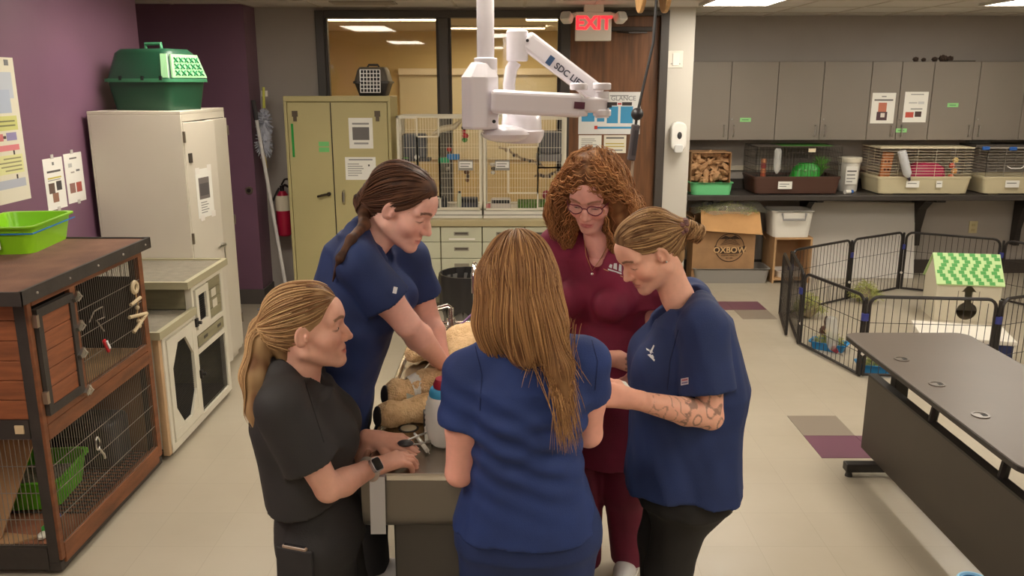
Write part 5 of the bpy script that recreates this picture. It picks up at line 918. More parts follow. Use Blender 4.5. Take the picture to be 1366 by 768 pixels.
# ================================================================ PEOPLE
def nrm(v): v = V3(v); return v/np.linalg.norm(v)
def basis(fwd, up=(0, 0, 1)):      # columns right, forward, up
    f = nrm(fwd); r = nrm(np.cross(f, up)); return np.column_stack((r, f, np.cross(r, f)))
SKIN = mat('skin', (220, 160, 130), .5, attr='Col', var=.05, vs=60, spec=.35); SKIN.node_tree.nodes['Principled BSDF'].inputs['Subsurface Weight'].default_value = .08
SKIN.node_tree.nodes['Principled BSDF'].inputs['Subsurface Radius'].default_value = (.01, .004, .002)
HAIR = mat('hair', (120, 80, 50), .55, attr='Col', spec=.25)
def L3(c): return np.array(lin(c)[:3])
def head_sdf(eo=.004, look=0.):
    s = SDF()
    s.ell((0, -.018, .032), (.073, .093, .085), k=.02); s.ell((0, .03, -.03), (.058, .062, .083), k=.03)
    for x in (-1, 1):
        s.cone((x*.052, -.004, -.058), (x*.016, .07, -.1), .02, .014, k=.022); s.ell((x*.04, .055, -.03), (.026, .028, .026), k=.022)
        s.cone((x*.014, .087, .022), (x*.046, .072, .02), .0095, .009, k=.014)
    s.ball((0, .076, -.1), .017, k=.018); s.ell((0, .07, .045), (.05, .028, .035), k=.03)
    for x in (-1, 1): s.ball((x*.033, .104, .003), .017, k=.012, op='s')
    s.chain([(0, .084, .014), (0, .099, -.016), (0, .109, -.034)], [.008, .0085, .0105], k=.009)
    for x in (-1, 1): s.ell((x*.0115, .097, -.038), (.0085, .011, .0085), k=.006)
    s.ell((0, .075, -.069), (.03, .02, .022), k=.012)
    s.cone((-.02, .082, -.066), (.02, .082, -.066), .0045, k=.006); s.cone((-.008, .0885, -.0645), (.008, .0885, -.0645), .0048, k=.007); s.cone((-.015, .084, -.0765), (.015, .084, -.0765), .0056, k=.007); s.ball((0, .087, -.077), .0058, k=.009)
    s.chain([(-.025, .086, -.0675), (-.012, .0915, -.0705), (.012, .0915, -.0705), (.025, .086, -.0675)], [.0016, .002, .002, .0016], k=.003, op='s')
    for x in (-1, 1):
        s.ball((x*.0325, .0755, .002), .0142, k=.004); s.ell((x*.0325, .0925, -.001-look*.003), (.0125, .008, max(eo, .0012)), k=.0025, op='s')
        R = rotz(x*.35)@roty(x*.15)@rotx(-.15); s.ell((x*.074, -.006, -.006), (.0075, .0185, .031), R, k=.006); s.ell((x*.082, -.002, -.002), (.006, .011, .02), R, k=.004, op='s'); s.cone((x*.077, .007, -.006), (x*.074, .008, -.018), .005, k=.004)
    return s
def face_cols(P, base, lip, brow, cheek=(.0, 0, 0)):
    C = np.tile(L3(base), (len(P), 1)); x, y, z = np.abs(P[:, 0]), P[:, 1], P[:, 2]
    def blend(w_, c): nonlocal C; C = C*(1-w_[:, None])+c*w_[:, None]
    g = lambda d, r: np.clip(1-d/r, 0, 1)
    blend(.5*g(np.sqrt((x-.042)**2+(z+.035)**2), .034)*(y > .03), L3(base)*np.array((1.06, .8, .78))); blend(.35*g(np.sqrt(x**2+(z+.035)**2), .02)*(y > .09), L3(base)*np.array((1.04, .8, .76)))
    dl = np.sqrt((x/.024)**2+((z+.0715)/.0105)**2); blend(.75*np.clip((1.1-dl)*2.5, 0, 1)*(y > .074), L3(lip))
    zb = .0235+.006*np.sin(np.clip((x-.012)/.042, 0, 1)*3.0); db = np.abs(z-zb)/.0042; blend(np.clip((1.25-db)*2, 0, 1)*(x > .012)*(x < .054)*(y > .05)*.85, L3(brow))
    de = np.sqrt(((x-.0325)/.0155)**2+((z+.004)/.0055)**2); blend(np.clip((1.1-de)*3, 0, 1)*(np.abs(z+.0055) < .002)*(y > .07)*.6, L3((60, 38, 30)))
    return C
def hand_ops(s, wr, d, back, thumb, curl=.6, spread=.0, tcurl=.4, hs=1.):
    """d = pointing direction, back = normal of the back of the hand, thumb = +1/-1 along d x back"""
    y = nrm(d); x = nrm(np.cross(y, back)); z = np.cross(x, y); wr = V3(wr); T = lambda p: wr+(x*p[0]*thumb+y*p[1]+z*p[2])*hs
    s.cone(T((.006, -.03, 0)), T((.008, .02, 0)), .022*hs, .022*hs, k=.012); s.cone(T((-.006, -.03, 0)), T((-.008, .02, 0)), .022*hs, .02*hs, k=.012)
    cr = curl if hasattr(curl, '__len__') else [curl]*4
    for i, (mx, ky, ln) in enumerate(((.031, .086, .07), (.0105, .092, .079), (-.01, .088, .073), (-.029, .079, .057))):
        s.cone(T((mx*.55, .012, 0)), T((mx, ky, .002)), .0145*hs, .0118*hs, k=.013)
        p = V3((mx, ky, .002)); a = 0.; r = .0098; pts = [T(p)]; rs = [.0105*hs]; c = cr[i]
        for f, b in ((.46, .75), (.3, 1.0), (.24, .6)):
            a += c*b; dr = V3((mx*spread*4*math.cos(a), math.cos(a), -math.sin(a))); dr /= np.linalg.norm(dr); p = p+dr*ln*f; r -= .0008; pts.append(T(p)); rs.append(r*hs)
        s.chain(pts, rs, k=.0035)
    t = tcurl; s.chain([T((.016, .018, -.006)), T((.042, .045, -.014)), T((.053-.012*t, .073, -.02-.014*t)), T((.05-.03*t, .097, -.026-.026*t))], [.0155*hs, .0125*hs, .0105*hs, .0088*hs], k=.009)
def person(name, label, S):
    g = S.get; hd = V3(S['head']); HS = g('hs', 1.); RH = basis(S['face'])@roty(g('roll', 0)); neck, hip = V3(S['neck']), V3(S['hip']); up = nrm(neck-hip); T = np.linalg.norm(neck-hip)
    fw = nrm(V3(S['facing'])-up*(V3(S['facing'])@up)); rt = np.cross(fw, up); W = g('w', 1.); D = g('d', 1.); RT = np.column_stack((rt, fw, up)); tw = lambda a, b, c: hip+rt*a+fw*b+up*c
    root = thing(name, (hip[0], hip[1], 0), label, 'person', g('group')); hw = .158*W if 'sw' not in S else S['sw']
    sh = {'R': V3(S['shR']) if 'shR' in S else tw(hw, -.005, T-.05), 'L': V3(S['shL']) if 'shL' in S else tw(-hw, -.005, T-.05)}
    toh = lambda p: RH.T@(V3(p)-hd)/HS       # world -> head space
    # ---- body (skin): head and neck, chest, arms, legs in one mesh
    mb = M(); col = L3(S['skin']); b1 = head_sdf(g('eo', .004), g('look', 0)); nb = toh(neck+fw*.03-up*.05)
    b1.chain([(0, -.022, -.045), V3((0, -.022, -.045))*.3+nb*.7, nb], [.055, .049, .05], k=.018)
    v, f = b1.mesh(.003); 
    # keep the head above the collar only
    C = face_cols(v, S['skin'], S['lip'], S['brow']); vw = v@RH.T*HS+hd; mb.raw(vw, f, np.c_[C, np.ones(len(C))])
    prof_c = np.array([-.3, -.1, 0, .12, .24, .34, .42, T-.07, T-.03])*1.; pw = np.array([.17, .175, .17, .145, .135, .15, .16, .13, .08])*W; pd = np.array([.12, .125, .12, .105, .105, .115, .11, .085, .06])*D
    def column(off, lo, hi, wmul=None, dmul=None, e=2.4, bf=None):
        cw_ = pw if wmul is None else wmul; cd_ = pd if dmul is None else dmul
        def fn(x, y, z):
            a = (x-hip[0])*rt[0]+(y-hip[1])*rt[1]+(z-hip[2])*rt[2]; b = (x-hip[0])*fw[0]+(y-hip[1])*fw[1]+(z-hip[2])*fw[2]; c = (x-hip[0])*up[0]+(y-hip[1])*up[1]+(z-hip[2])*up[2]
            w_ = np.interp(c, prof_c, cw_)+off; d_ = np.interp(c, prof_c, cd_)+off
            if bf is not None: b = b-np.interp(c, prof_c, bf)
            q = (np.abs(a/w_)**e+np.abs(b/d_)**e)**(1/e); dd = (q-1)*np.minimum(w_, d_)*.9
            return np.maximum(dd, np.maximum(lo-c, c-hi))
        return fn
    ext = [tw(sx*.34, sy*.34, c) for sx in (-1, 1) for sy in (-1, 1) for c in (-.36, T+.02)]; elo, ehi = np.min(ext, 0), np.max(ext, 0)
    bd = SDF(); bd.add(column(-.018, -.03, T-.075), elo, ehi, .03)
    for k_, sg in (('R', 1), ('L', -1)): bd.cone(tw(sg*.03, .01, T-.085), sh[k_], .045, .044, k=.03)
    bd.cone(tw(0, .01, T-.14), tw(0, .025, T-.07), .06, .05, k=.03); bust = g('bust', .055)
    for sg in (-1, 1): bd.ell(tw(sg*.07*W, .075*D, T-.2), (.06, .05, .06), RT, k=.04)
    ft = S.get('feet') or [(hip+rt*sg*.1)*V3((1, 1, 0)) for sg in (1, -1)]; legs = []
    for sg, fo_ in zip((1, -1), ft): hj = tw(sg*.085*W, 0, -.03); an = V3(fo_)+V3((0, 0, .09)); kn = (hj+an)/2+fw*.03+V3((0, 0, .02)); legs.append((hj, kn, an)); bd.chain([hj, kn, an], [.06, .045, .035], k=.02)
    v, f = bd.mesh(.011); mb.raw(v, f, np.c_[np.tile(col, (len(v), 1)), np.ones(len(v))])
    for k_ in 'RL':
        A = S['arm'+k_]; s = SDF(); el, wr = V3(A['el']), V3(A['wr']); am = g('arm', 1.)
        s.chain([sh[k_], sh[k_]*.45+el*.55, el], [.05*am, .045*am, .037*am], k=.02); mid = el*.68+wr*.32; s.chain([el, mid, wr], [.036*am, .041*am, .025*am], k=.012)
        if not A.get('nohand'): hand_ops(s, wr, A['dir'], A['back'], A.get('thumb', -1 if k_ == 'R' else 1), A.get('curl', .5), A.get('spread', .1), A.get('tcurl', .4), g('hand', 1.))
        v, f = s.mesh(.0034); cc = np.tile(col, (len(v), 1)); t_ = np.clip(np.linalg.norm(v-wr, axis=1)/.2, 0, 1); cc *= (1-.12*(1-t_))[:, None]*np.array((1, 1, 1)); cc[:, 1:] *= (1-.06*(1-t_))[:, None]
        if 'tattoo' in A: cc = A['tattoo'](v, cc, el, wr)
        mb.raw(v, f, np.c_[cc, np.ones(len(v))])
    body = mb.build('body', SKIN, root, smooth=True, recalc=False, auto=180)
    # ---- eyes
    for sg in (-1, 1):
        pe = RH@V3((sg*.0325, .0755, .002))*HS+hd; e = M().ball(pe, .0128*HS, 14).build('eye', plain((236, 228, 222), .2), body, smooth=True); lk_ = nrm(V3((0, 1, -.22-.5*g('look', 0)))); M().ball(pe+RH@lk_*.0068*HS, .0066*HS, 12).build('iris', plain(g('iris', (70, 50, 36)), .15), body, smooth=True)
    # ---- top
    tp_ = SDF(); hem = g('hem', -.16); ow = g('ow', np.zeros(9)); od = g('od', np.zeros(9)); bf = g('bf')
    tp_.add(column(.016, hem, T-.025, pw+ow, pd+od, 2.3, bf), elo, ehi, .03)
    for sg in (-1, 1): tp_.ell(tw(sg*.072*W, (.07+bust*.6)*D, T-.215), (.075, bust+.02, .075), RT, k=.06)
    sl = g('sleeve', .6); ends = []
    for k_, sg in (('R', 1), ('L', -1)):
        tp_.cone(tw(sg*.05, -.012, T-.012), sh[k_], .05, .062*g('slv', 1.), k=.035); el = V3(S['arm'+k_]['el']); dd = nrm(el-sh[k_]); q = sh[k_]+(el-sh[k_])*sl; r1, r2 = .066*g('slv', 1.), .074*g('slv', 1.); ends.append((q, dd, r2))
        def cc_(x, y, z, p=sh[k_], q=q, dd=dd, r1=r1, r2=r2):
            a, b, c = x-p[0], y-p[1], z-p[2]; d = q-p; t = np.clip((a*d[0]+b*d[1]+c*d[2])/(d@d), 0, 1.25); dist = np.sqrt((a-t*d[0])**2+(b-t*d[1])**2+(c-t*d[2])**2)-(r1+t*(r2-r1))
            return np.maximum(dist, (x-q[0])*dd[0]+(y-q[1])*dd[1]+(z-q[2])*dd[2])
        tp_.add(cc_, np.minimum(sh[k_], q)-.1, np.maximum(sh[k_], q)+.1, .03)
    for o, f_ in g('wrinkle', [(.0042, .75), (.0018, 1.9)]): tp_.warp(cloth_noise(o, int(abs(hd[0])*1000)+5, g('wst', (1, 1, .45)), 34*f_))
    for sx_, sw_ in enumerate(g('drape', [])): tp_.warp(sw_)
    nk = tw(0, .0, T)
    tp_.chain([tw(0, .028, T-.05), tw(0, .03, T-.0), toh_inv(hd, RH, HS, (0, -.02, -.06))], [.05, .056, .058], k=.006, op='s')
    if g('vneck', .13): tp_.chain([tw(0, .04, T), tw(0, .12*D+.03, T-g('vneck', .13))], [.055, .004], k=.006, op='s'); tp_.chain([tw(0, .1, T+.01), tw(0, .12*D+.06, T-g('vneck', .13)+.01)], [.06, .006], k=.006, op='s')
    v, f = tp_.mesh(.0062, elo-.12, ehi+.12); top = M().raw(v, f).build('scrub_top', S['topm'], root, smooth=True, recalc=False, auto=180)
    if g('pocket'): g('pocket')(tw, T, top, root)
    # ---- trousers and shoes
    pn = SDF(); pn.add(column(.006, -.05, max(.06, hem+.07), pw*g('pw', 1.), pd*g('pw', 1.), 2.3), elo, ehi, .05); pn.ell(tw(0, -.005, -.05), (.178*W, .122*D, .13), RT, k=.06); lr = g('lr', 1.)
    for hj, kn, an in legs: pn.chain([hj, kn, an+V3((0, 0, -.03))], [.105*lr, .08*lr, .068*lr], k=.03)
    for o, f_ in [(.003, .8)]: pn.warp(cloth_noise(o, 3, (1, 1, .5), 30*f_))
    pn.plane((0, 0, .045), (0, 0, -1)); v, f = pn.mesh(.0085); pants = M().raw(v, f).build('scrub_trousers', S['pantm'], root, smooth=True, recalc=False, auto=180)
    fh = nrm(fw*V3((1, 1, 0)))
    for hj, kn, an in legs:
        ss = SDF(); a0 = an*V3((1, 1, 0)); ss.chain([a0-fh*.05+V3((0, 0, .045)), a0+fh*.08+V3((0, 0, .035)), a0+fh*.15+V3((0, 0, .03))], [.042, .042, .032], k=.02); ss.cone(a0+V3((0, 0, .05)), a0+V3((0, 0, .1)), .042, .04, k=.02); ss.plane(a0+V3((0, 0, .016)), (0, 0, -1)); v, f = ss.mesh(.006); sho = M().raw(v, f).build('shoe', g('shoem', plain((206, 202, 200), .5)), root, smooth=True, auto=180, recalc=False)
        M().loft([[a0+fh*(.05+u*1.0)+np.cross(fh, (0, 0, 1))*w2+V3((0, 0, z)) for u, w2 in [(.13*math.cos(t), .046*math.sin(t)) for t in np.linspace(0, 2*math.pi, 20, endpoint=False)]] for z in (.001, .02)]).build('sole', plain((236, 232, 226), .5), sho)
    S['_'] = dict(root=root, RH=RH, hd=hd, HS=HS, tw=tw, T=T, toh=toh, body=body, top=top, RT=RT, pants=pants); return root
def toh_inv(hd, RH, HS, p): return hd+RH@V3(p)*HS
def hairdo(S, hs, seeds, flow, n_steps, dl, c_dark, c_light, lift=(.0, .004), r=.0016, wave=0., base_h=.004, clip=None, grav=.9, extra=None, seed=1, tip=.25, var=.35, follow=.85, basedark=.75, xr=1.):
    """hair volume from an SDF in head space plus many combed strands lying on it"""
    I = S['_']; g = np.random.default_rng(seed); v, f = hs.mesh(base_h); mb = M(); cd, cl = L3(c_dark), L3(c_light)
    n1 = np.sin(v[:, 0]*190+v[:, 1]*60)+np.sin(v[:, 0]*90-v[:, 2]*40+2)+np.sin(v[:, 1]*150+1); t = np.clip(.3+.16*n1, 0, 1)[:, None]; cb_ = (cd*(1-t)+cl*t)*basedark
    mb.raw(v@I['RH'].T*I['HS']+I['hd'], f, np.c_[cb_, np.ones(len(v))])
    P = seeds.copy(); N = len(P); lf_ = g.uniform(lift[0], lift[1], N)
    for _ in range(3): P = P-(hs.at(P)-lf_)[:, None]*hs.grad(P)
    pts = [P]; ph = g.uniform(0, 6.28, N); ln = g.uniform(.75, 1., N)
    dprev = None
    for k in range(n_steps-1):
        d = flow(P, k); d = d/np.maximum(np.linalg.norm(d, axis=1, keepdims=True), 1e-9); G = hs.grad(P); d = d-G*(d*G).sum(1, keepdims=True)*follow
        if dprev is not None: d = d/np.maximum(np.linalg.norm(d, axis=1, keepdims=True), 1e-9)*.6+dprev*.4
        d = d/np.maximum(np.linalg.norm(d, axis=1, keepdims=True), 1e-9); dprev = d
        if wave: 
            sd = np.cross(d, G); d = d+sd*(wave*np.sin(ph+k*1.5))[:, None]+G*(wave*.5*np.cos(ph*1.7+k*1.3))[:, None]
        P = P+d*(dl*ln)[:, None]; e = hs.at(P)-lf_; P = P-(np.clip(e, -.02, .02)*follow)[:, None]*hs.grad(P); pts.append(P)
    A = np.stack(pts, 1); N0 = N
    if extra is not None: A = np.concatenate([A, extra(g, A.shape[1])]); N = len(A)
    A = A@I['RH'].T*I['HS']+I['hd']; K = A.shape[1]; Tn = np.gradient(A, axis=1); Tn /= np.maximum(np.linalg.norm(Tn, axis=2, keepdims=True), 1e-9); ref = A-(I['hd']-V3((0, 0, .02))); s1 = np.cross(Tn, ref); s1 /= np.maximum(np.linalg.norm(s1, axis=2, keepdims=True), 1e-9); s2 = np.cross(s1, Tn)
    rad = np.where(np.arange(N) < N0, 1., xr)[:, None, None]*r*np.interp(np.linspace(0, 1, K), [0, .12, .7, 1], [.6, 1, .9, tip])[None, :, None]*g.uniform(.6, 1.3, (N, 1, 1)); V = np.stack([A+s1*rad*1.5, A-s1*rad*1.5, A+s2*rad], 2).reshape(-1, 3)
    base = (np.arange(N)*K*3)[:, None, None]; i = (np.arange(K-1)*3)[None, :, None]; F = np.concatenate([np.stack(np.broadcast_arrays(base+i+a, base+i+b, base+i+3+b, base+i+3+a), 3).reshape(-1, 4) for a, b in ((0, 1), (1, 2), (2, 0))])
    t = np.clip(g.beta(1.2, 1.6, N)[:, None, None]+g.uniform(-.1, .1, (N, 1, 1))+np.linspace(-.06, .1, K)[None, :, None], 0, 1); C = (cd*(1-t)+cl*t); C = np.repeat(C[:, :, None, :], 3, 2).reshape(-1, 3)
    mb.raw(V, F, np.c_[C, np.ones(len(C))]); return mb.build('hair', HAIR, I['root'], smooth=True, recalc=False, auto=180)
def scalp_seeds(n, seed, cond):
    g = np.random.default_rng(seed); out = []
    while len(out) < n:
        d = g.normal(size=3); d /= np.linalg.norm(d); p = V3((0, -.018, .032))+d*V3((.08, .1, .093))
        if cond(p): out.append(p)
    return np.array(out)
def cap(s, front=.066, low=-.03, t=.0):
    """close-fitting hair on the skull with a hairline"""
    s.ell((0, -.022, .036), (.0785+t, .0985+t, .0905+t), k=.01); s.cone((0, -.075, -.02), (0, -.06, -.06), .05+t, .042+t, k=.03)
    return s
def face_cut(s, hl=.075, w=.058, side=.0):
    """carve the face out of the hair"""
    s.ell((0, .12, -.01), (w+.004, .085, hl), k=.012, op='s')
    for x in (-1, 1): s.ell((x*(.075), .035, -.055+side), (.03, .045, .05), k=.01, op='s')
    return s
from mathutils.bvhtree import BVHTree
def caster_(ob):
    o = wloc(ob); me = ob.data; vs = [tuple(V3(v.co)+o) for v in me.vertices]; return BVHTree.FromPolygons(vs, [tuple(p.vertices) for p in me.polygons])
def surf(bv, x, y):
    d = _ray(x, y); d = d/np.linalg.norm(d); p, n, _, _ = bv.ray_cast(Vector((0, 0, CAMZ)), Vector(d)); return None if p is None else (V3(p), V3(n) if V3(n)@d < 0 else -V3(n))
navy = mat('scrub_navy', (33, 56, 116), .75, var=.12, vs=9, bump=.12, bs=300); navyp = mat('scrub_navy_pants', (30, 50, 102), .75, var=.12, vs=9, bump=.12, bs=300)
black = mat('scrub_black', (46, 43, 43), .75, var=.15, vs=9, bump=.12, bs=300); maroon = mat('scrub_maroon', (138, 34, 68), .75, var=.12, vs=9, bump=.12, bs=300)
navyd = mat('scrub_navy_dark', (31, 50, 100), .75, var=.12, vs=9, bump=.12, bs=300)
def fold(p, n, along, amp, wl, ext):
    """a band of parallel cloth folds: centred at p, spreading across n, running along 'along'"""
    p, n, al = V3(p), nrm(n), nrm(along)
    def f(x, y, z):
        a, b, c = x-p[0], y-p[1], z-p[2]; u = a*n[0]+b*n[1]+c*n[2]; v = a*al[0]+b*al[1]+c*al[2]
        return amp*np.sin(u*6.28/wl+v*5)*np.exp(-(u/ext)**2-(v/(ext*1.6))**2)
    return f
Z9 = np.zeros(9)
# ---------------------------------------------------------------- A: black scrubs, front left
A_ = dict(head=aty(411, 436, 2.27), face=(1, .06, .06), hs=1.02, neck=aty(384, 488, 2.27), hip=aty(425, 692, 2.3), facing=(1, .12, 0), w=.98, d=.95, skin=(234, 178, 155), lip=(196, 104, 98), brow=(116, 84, 60), eo=.0045,
    topm=black, pantm=black, sw=.155, hem=.115, ow=np.array([.02, .02, .015, .02, .02, .01, 0, 0, 0]), od=np.array([.02, .02, .015, .02, .02, .015, .0, 0, 0]), vneck=.09, sleeve=.68, slv=1.08, arm=.98,
    armR=dict(el=aty(438, 652, 2.12), wr=aty(498, 623, 2.27), dir=(.82, .48, .06), back=(-.25, -.25, .9), curl=[.5, .55, .6, .65], tcurl=.6), armL=dict(el=aty(455, 640, 2.46), wr=aty(500, 585, 2.47), dir=(.95, -.12, -.12), back=(.1, -.25, .95), curl=[.25, .35, .45, .55], tcurl=.3),
    feet=[(-.56, 2.2, 0), (-.56, 2.42, 0)], lr=1.02, shoem=plain((206, 200, 198), .6))
P1_ = person('person', 'person in black scrubs with a blonde ponytail at the left of the table', A_)
hs = cap(SDF()); hs.ell((0, .03, .07), (.062, .05, .045), k=.03); face_cut(hs, .07, .06)
tie = V3((0, -.135, .012)); g3 = A_['_']['toh']; dn = A_['_']['RH'].T@V3((0, 0, -1)); bk = A_['_']['RH'].T@V3((-1, 0, 0))
hs.cone((0, -.1, .012), tie, .03, .02, k=.025)
pe_ = [g3(aty(*p, 2.27-.028*i)) for i, p in enumerate( ((359, 429), (347, 455), (341, 500), (346, 548), (352, 592)))]
hs.chain(pe_, [.02, .03, .036, .032, .014], k=.02)
def flowA(P, k):
    d = tie-P; far = np.linalg.norm(d, axis=1) > .03; behind = P[:, 1] < tie[1]+.012; d = np.where((far & ~behind)[:, None], d, dn+bk*.05); return d
sd_ = scalp_seeds(420, 3, lambda p: (p[1] < .06 or p[2] > .075) and p[2] > -.055 and not (p[1] > .0 and p[2] < .03))
g_ = np.random.default_rng(5); tail = np.array([pe_[0]+V3(g_.normal(0, .011, 3)) for _ in range(260)])
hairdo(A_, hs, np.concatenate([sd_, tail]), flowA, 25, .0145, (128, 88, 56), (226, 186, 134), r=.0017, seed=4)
tm = M(); cen = toh_inv(A_['_']['hd'], A_['_']['RH'], A_['_']['HS'], tie+V3((0, .004, 0))); ax_ = A_['_']['RH']@V3((0, 1, 0)); a_, b_, _d = frame(ax_); tm.tube([cen+(a_*math.cos(t)+b_*math.sin(t))*.025 for t in np.linspace(0, 6.28, 16)[:-1]], .006, 6, closed=True); tm.build('hair_tie', plain((60, 44, 36), .6), P1_, smooth=True)
# watch and pocket phone
wr_ = V3(A_['armR']['wr']); ed = nrm(wr_-V3(A_['armR']['el'])); bk_ = V3((-.25, -.45, .75)); wc_ = wr_-ed*.018; a_ = nrm(np.cross(ed, bk_)); b_ = np.cross(a_, ed)
M().tube([wc_+(a_*math.cos(t)*1.06+b_*math.sin(t))*.0305 for t in np.linspace(0, 6.28, 22)[:-1]], .009, 6, closed=True, flat=.35).build('watch_band', plain((176, 160, 148), .4), P1_, smooth=True)
Rw_ = np.column_stack((ed, a_, -b_)); wf = nrm(a_*.75+b_*.66) if (a_*.75+b_*.66)[1] < (-a_*.75+b_*.66)[1] else nrm(-a_*.75+b_*.66); u_ = ed; v_ = np.cross(wf, u_); Rw_ = np.column_stack((u_, v_, wf))
wf_o = M().rrect(wc_+wf*.035, .036, .042, .011, .009, 4, Rw_).build('watch_case', plain((206, 204, 206), .25, .7), P1_, smooth=True, auto=30); M().rrect(wc_+wf*.0412, .03, .036, .002, .007, 4, Rw_).build('watch_screen', plain((24, 24, 28), .1), wf_o)
hp0 = surf(caster_(A_['_']['pants']), 394, 735); cph, nph = hp0 if hp0 else (aty(394, 735, 2.12), V3((0, -1, 0))); nph = nrm(nph*V3((1, 1, .2))); xph = nrm(np.cross((0, 0, 1), nph)); Rph = np.column_stack((xph, -nph, np.cross(xph, -nph)))
ph_ = thing('phone', cph, 'phone with bronze case in the thigh pocket of the black scrubs', 'phone'); M().obox(cph+nph*.004+V3((0, 0, -.028)), (.078, .013, .09), Rph).build('case', plain((150, 126, 106), .3), ph_, bev=.005, seg=3); M().obox(cph+nph*.004+V3((0, 0, -.026)), (.066, .008, .0905), Rph).build('screen', plain((40, 38, 40), .2), ph_)
M().obox(cph+nph*.008+V3((0, 0, -.075)), (.115, .014, .17), Rph).build('pocket', black, P1_, bev=.005)
# ---------------------------------------------------------------- B: navy scrubs, bending over, back left
hr = V3((-.245, 2.86, 1.13)); B_ = dict(wst=(1, 1, .4), head=aty(536, 275, 2.7), face=(.87, -.27, -.43), hs=1.07, neck=aty(486, 306, 2.7), hip=aty(440, 545, 2.7), facing=(1, .0, -.2), w=1.08, d=1.05, skin=(240, 184, 167), lip=(196, 110, 106), brow=(84, 58, 46), eo=.0028, look=1,
    topm=navyd, pantm=mat('pants_dark', (34, 34, 42), .8), sw=.175, hem=-.08, ow=np.array([.02, .02, .02, .03, .03, .02, 0, 0, 0]), od=np.array([.0, .0, .0, .01, .02, .02, 0, 0, 0]), vneck=.13, sleeve=.62, slv=1.06, arm=1.12, bust=.07,
    shR=aty(478, 352, 2.52), shL=aty(545, 345, 2.9), armR=dict(el=aty(543, 432, 2.56), wr=aty(588, 482, 2.82), dir=(.6, .55, -.55), back=(.55, -.1, .8), curl=[.3, .35, .4, .45], tcurl=.2), armL=dict(el=aty(571, 425, 2.93), wr=aty(590, 480, 2.86), dir=(.5, .45, -.7), back=(.6, .1, .75), curl=[.3, .35, .4, .45], tcurl=.2),
    feet=[(-.72, 2.72, 0), (-.58, 3.16, 0)], lr=1.02)
def tat_ring(c_, r0, r1):
    def f(v, cc, el, wr):
        d = np.linalg.norm(v-V3(c_), axis=1); m = (d > r0) & (d < r1); cc = cc.copy(); cc[m] = cc[m]*.3; return cc
    return f
B_['armL']['tattoo'] = tat_ring(aty(570, 436, 2.89), .012, .019)
P2_ = person('person', 'person in navy scrubs with dark ponytail bending over the toy dog', B_)
hs = cap(SDF(), t=.001); hs.ell((0, .03, .072), (.062, .052, .045), k=.03); face_cut(hs, .068, .06); tie2 = V3((0, -.125, -.045)); hs.cone((0, -.095, -.02), tie2, .035, .02, k=.03); g3 = B_['_']['toh']; dn = B_['_']['RH'].T@V3((-.6, -.1, -.8))
bvB = caster_(B_['_']['top']); onB = lambda x, y: (lambda h: h[0]+h[1]*.008)(surf(bvB, x, y)); pe_ = [tie2]+[g3(p) for p in (aty(486, 300, 2.62), onB(470, 322), onB(456, 345), onB(446, 375))]; hs.chain(pe_, [.018, .016, .013, .01, .003], k=.015)
tdir = [nrm(pe_[i+1]-pe_[i]) for i in range(4)]
def flowB(P, k):
    near = np.argmin(np.stack([np.linalg.norm(P-q, axis=1) for q in pe_[:4]]), 0); dn = np.array(tdir)[near]; d = tie2-P; far = np.linalg.norm(d, axis=1) > .03; behind = P[:, 1] < tie2[1]+.01; return np.where((far & ~behind)[:, None], d, dn)
sd_ = scalp_seeds(420, 8, lambda p: (p[1] < .06 or p[2] > .075) and p[2] > -.05 and not (p[1] > .0 and p[2] < .03)); tail = np.array([pe_[0]+V3(g_.normal(0, .01, 3)) for _ in range(120)])
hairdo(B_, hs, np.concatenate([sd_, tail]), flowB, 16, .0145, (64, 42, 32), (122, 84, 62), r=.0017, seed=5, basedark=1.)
cen = toh_inv(B_['_']['hd'], B_['_']['RH'], B_['_']['HS'], tie2); ax_ = nrm(pe_[1]-pe_[0]); ax_ = B_['_']['RH']@ax_; a_, b_, _d = frame(ax_); M().tube([cen+(a_*math.cos(t)+b_*math.sin(t))*.022 for t in np.linspace(0, 6.28, 16)[:-1]], .008, 6, closed=True).build('hair_tie', plain((30, 26, 28), .6), P2_, smooth=True)
M().obox(aty(527, 387, 2.46), (.012, .003, .02), roty(.25)).build('sleeve_tag', plain((220, 222, 226), .5), P2_)
# ---------------------------------------------------------------- C: maroon scrubs, back
C_ = dict(head=aty(790, 257, 3.1), face=(-.36, -.92, -.5), hs=1.08, roll=-.05, neck=aty(804, 316, 3.18), hip=aty(806, 552, 3.2), facing=(-.38, -.92, 0), w=1.12, d=1.15, skin=(234, 174, 161), lip=(186, 92, 96), brow=(150, 108, 80), eo=.003, look=.8,
    topm=maroon, pantm=mat('scrub_maroon_pants', (122, 30, 58), .75, var=.12, vs=9, bump=.12, bs=300), sw=.18, hem=-.16, ow=np.array([.03, .03, .03, .04, .04, .03, .01, 0, 0]), od=np.array([.03, .03, .03, .04, .04, .03, .01, 0, 0]), vneck=.15, sleeve=.72, slv=1.18, bust=.085,
    armR=dict(el=aty(742, 440, 3.12), wr=aty(742, 500, 2.92), dir=(-.2, -.9, -.1), back=(0, -.1, 1), curl=.4), armL=dict(el=aty(872, 440, 3.05), wr=aty(850, 500, 2.9), dir=(-.4, -.8, -.1), back=(0, -.1, 1), curl=.4), feet=[(.3, 3.2, 0), (.5, 3.22, 0)], lr=1.12)
P3_ = person('person', 'person in maroon scrubs and glasses with curly reddish hair at the back', C_)
hs = SDF(); hs.ell((0, -.022, .042), (.096, .11, .101), k=.01); hs.ell((0, -.07, -.03), (.105, .07, .12), k=.03)
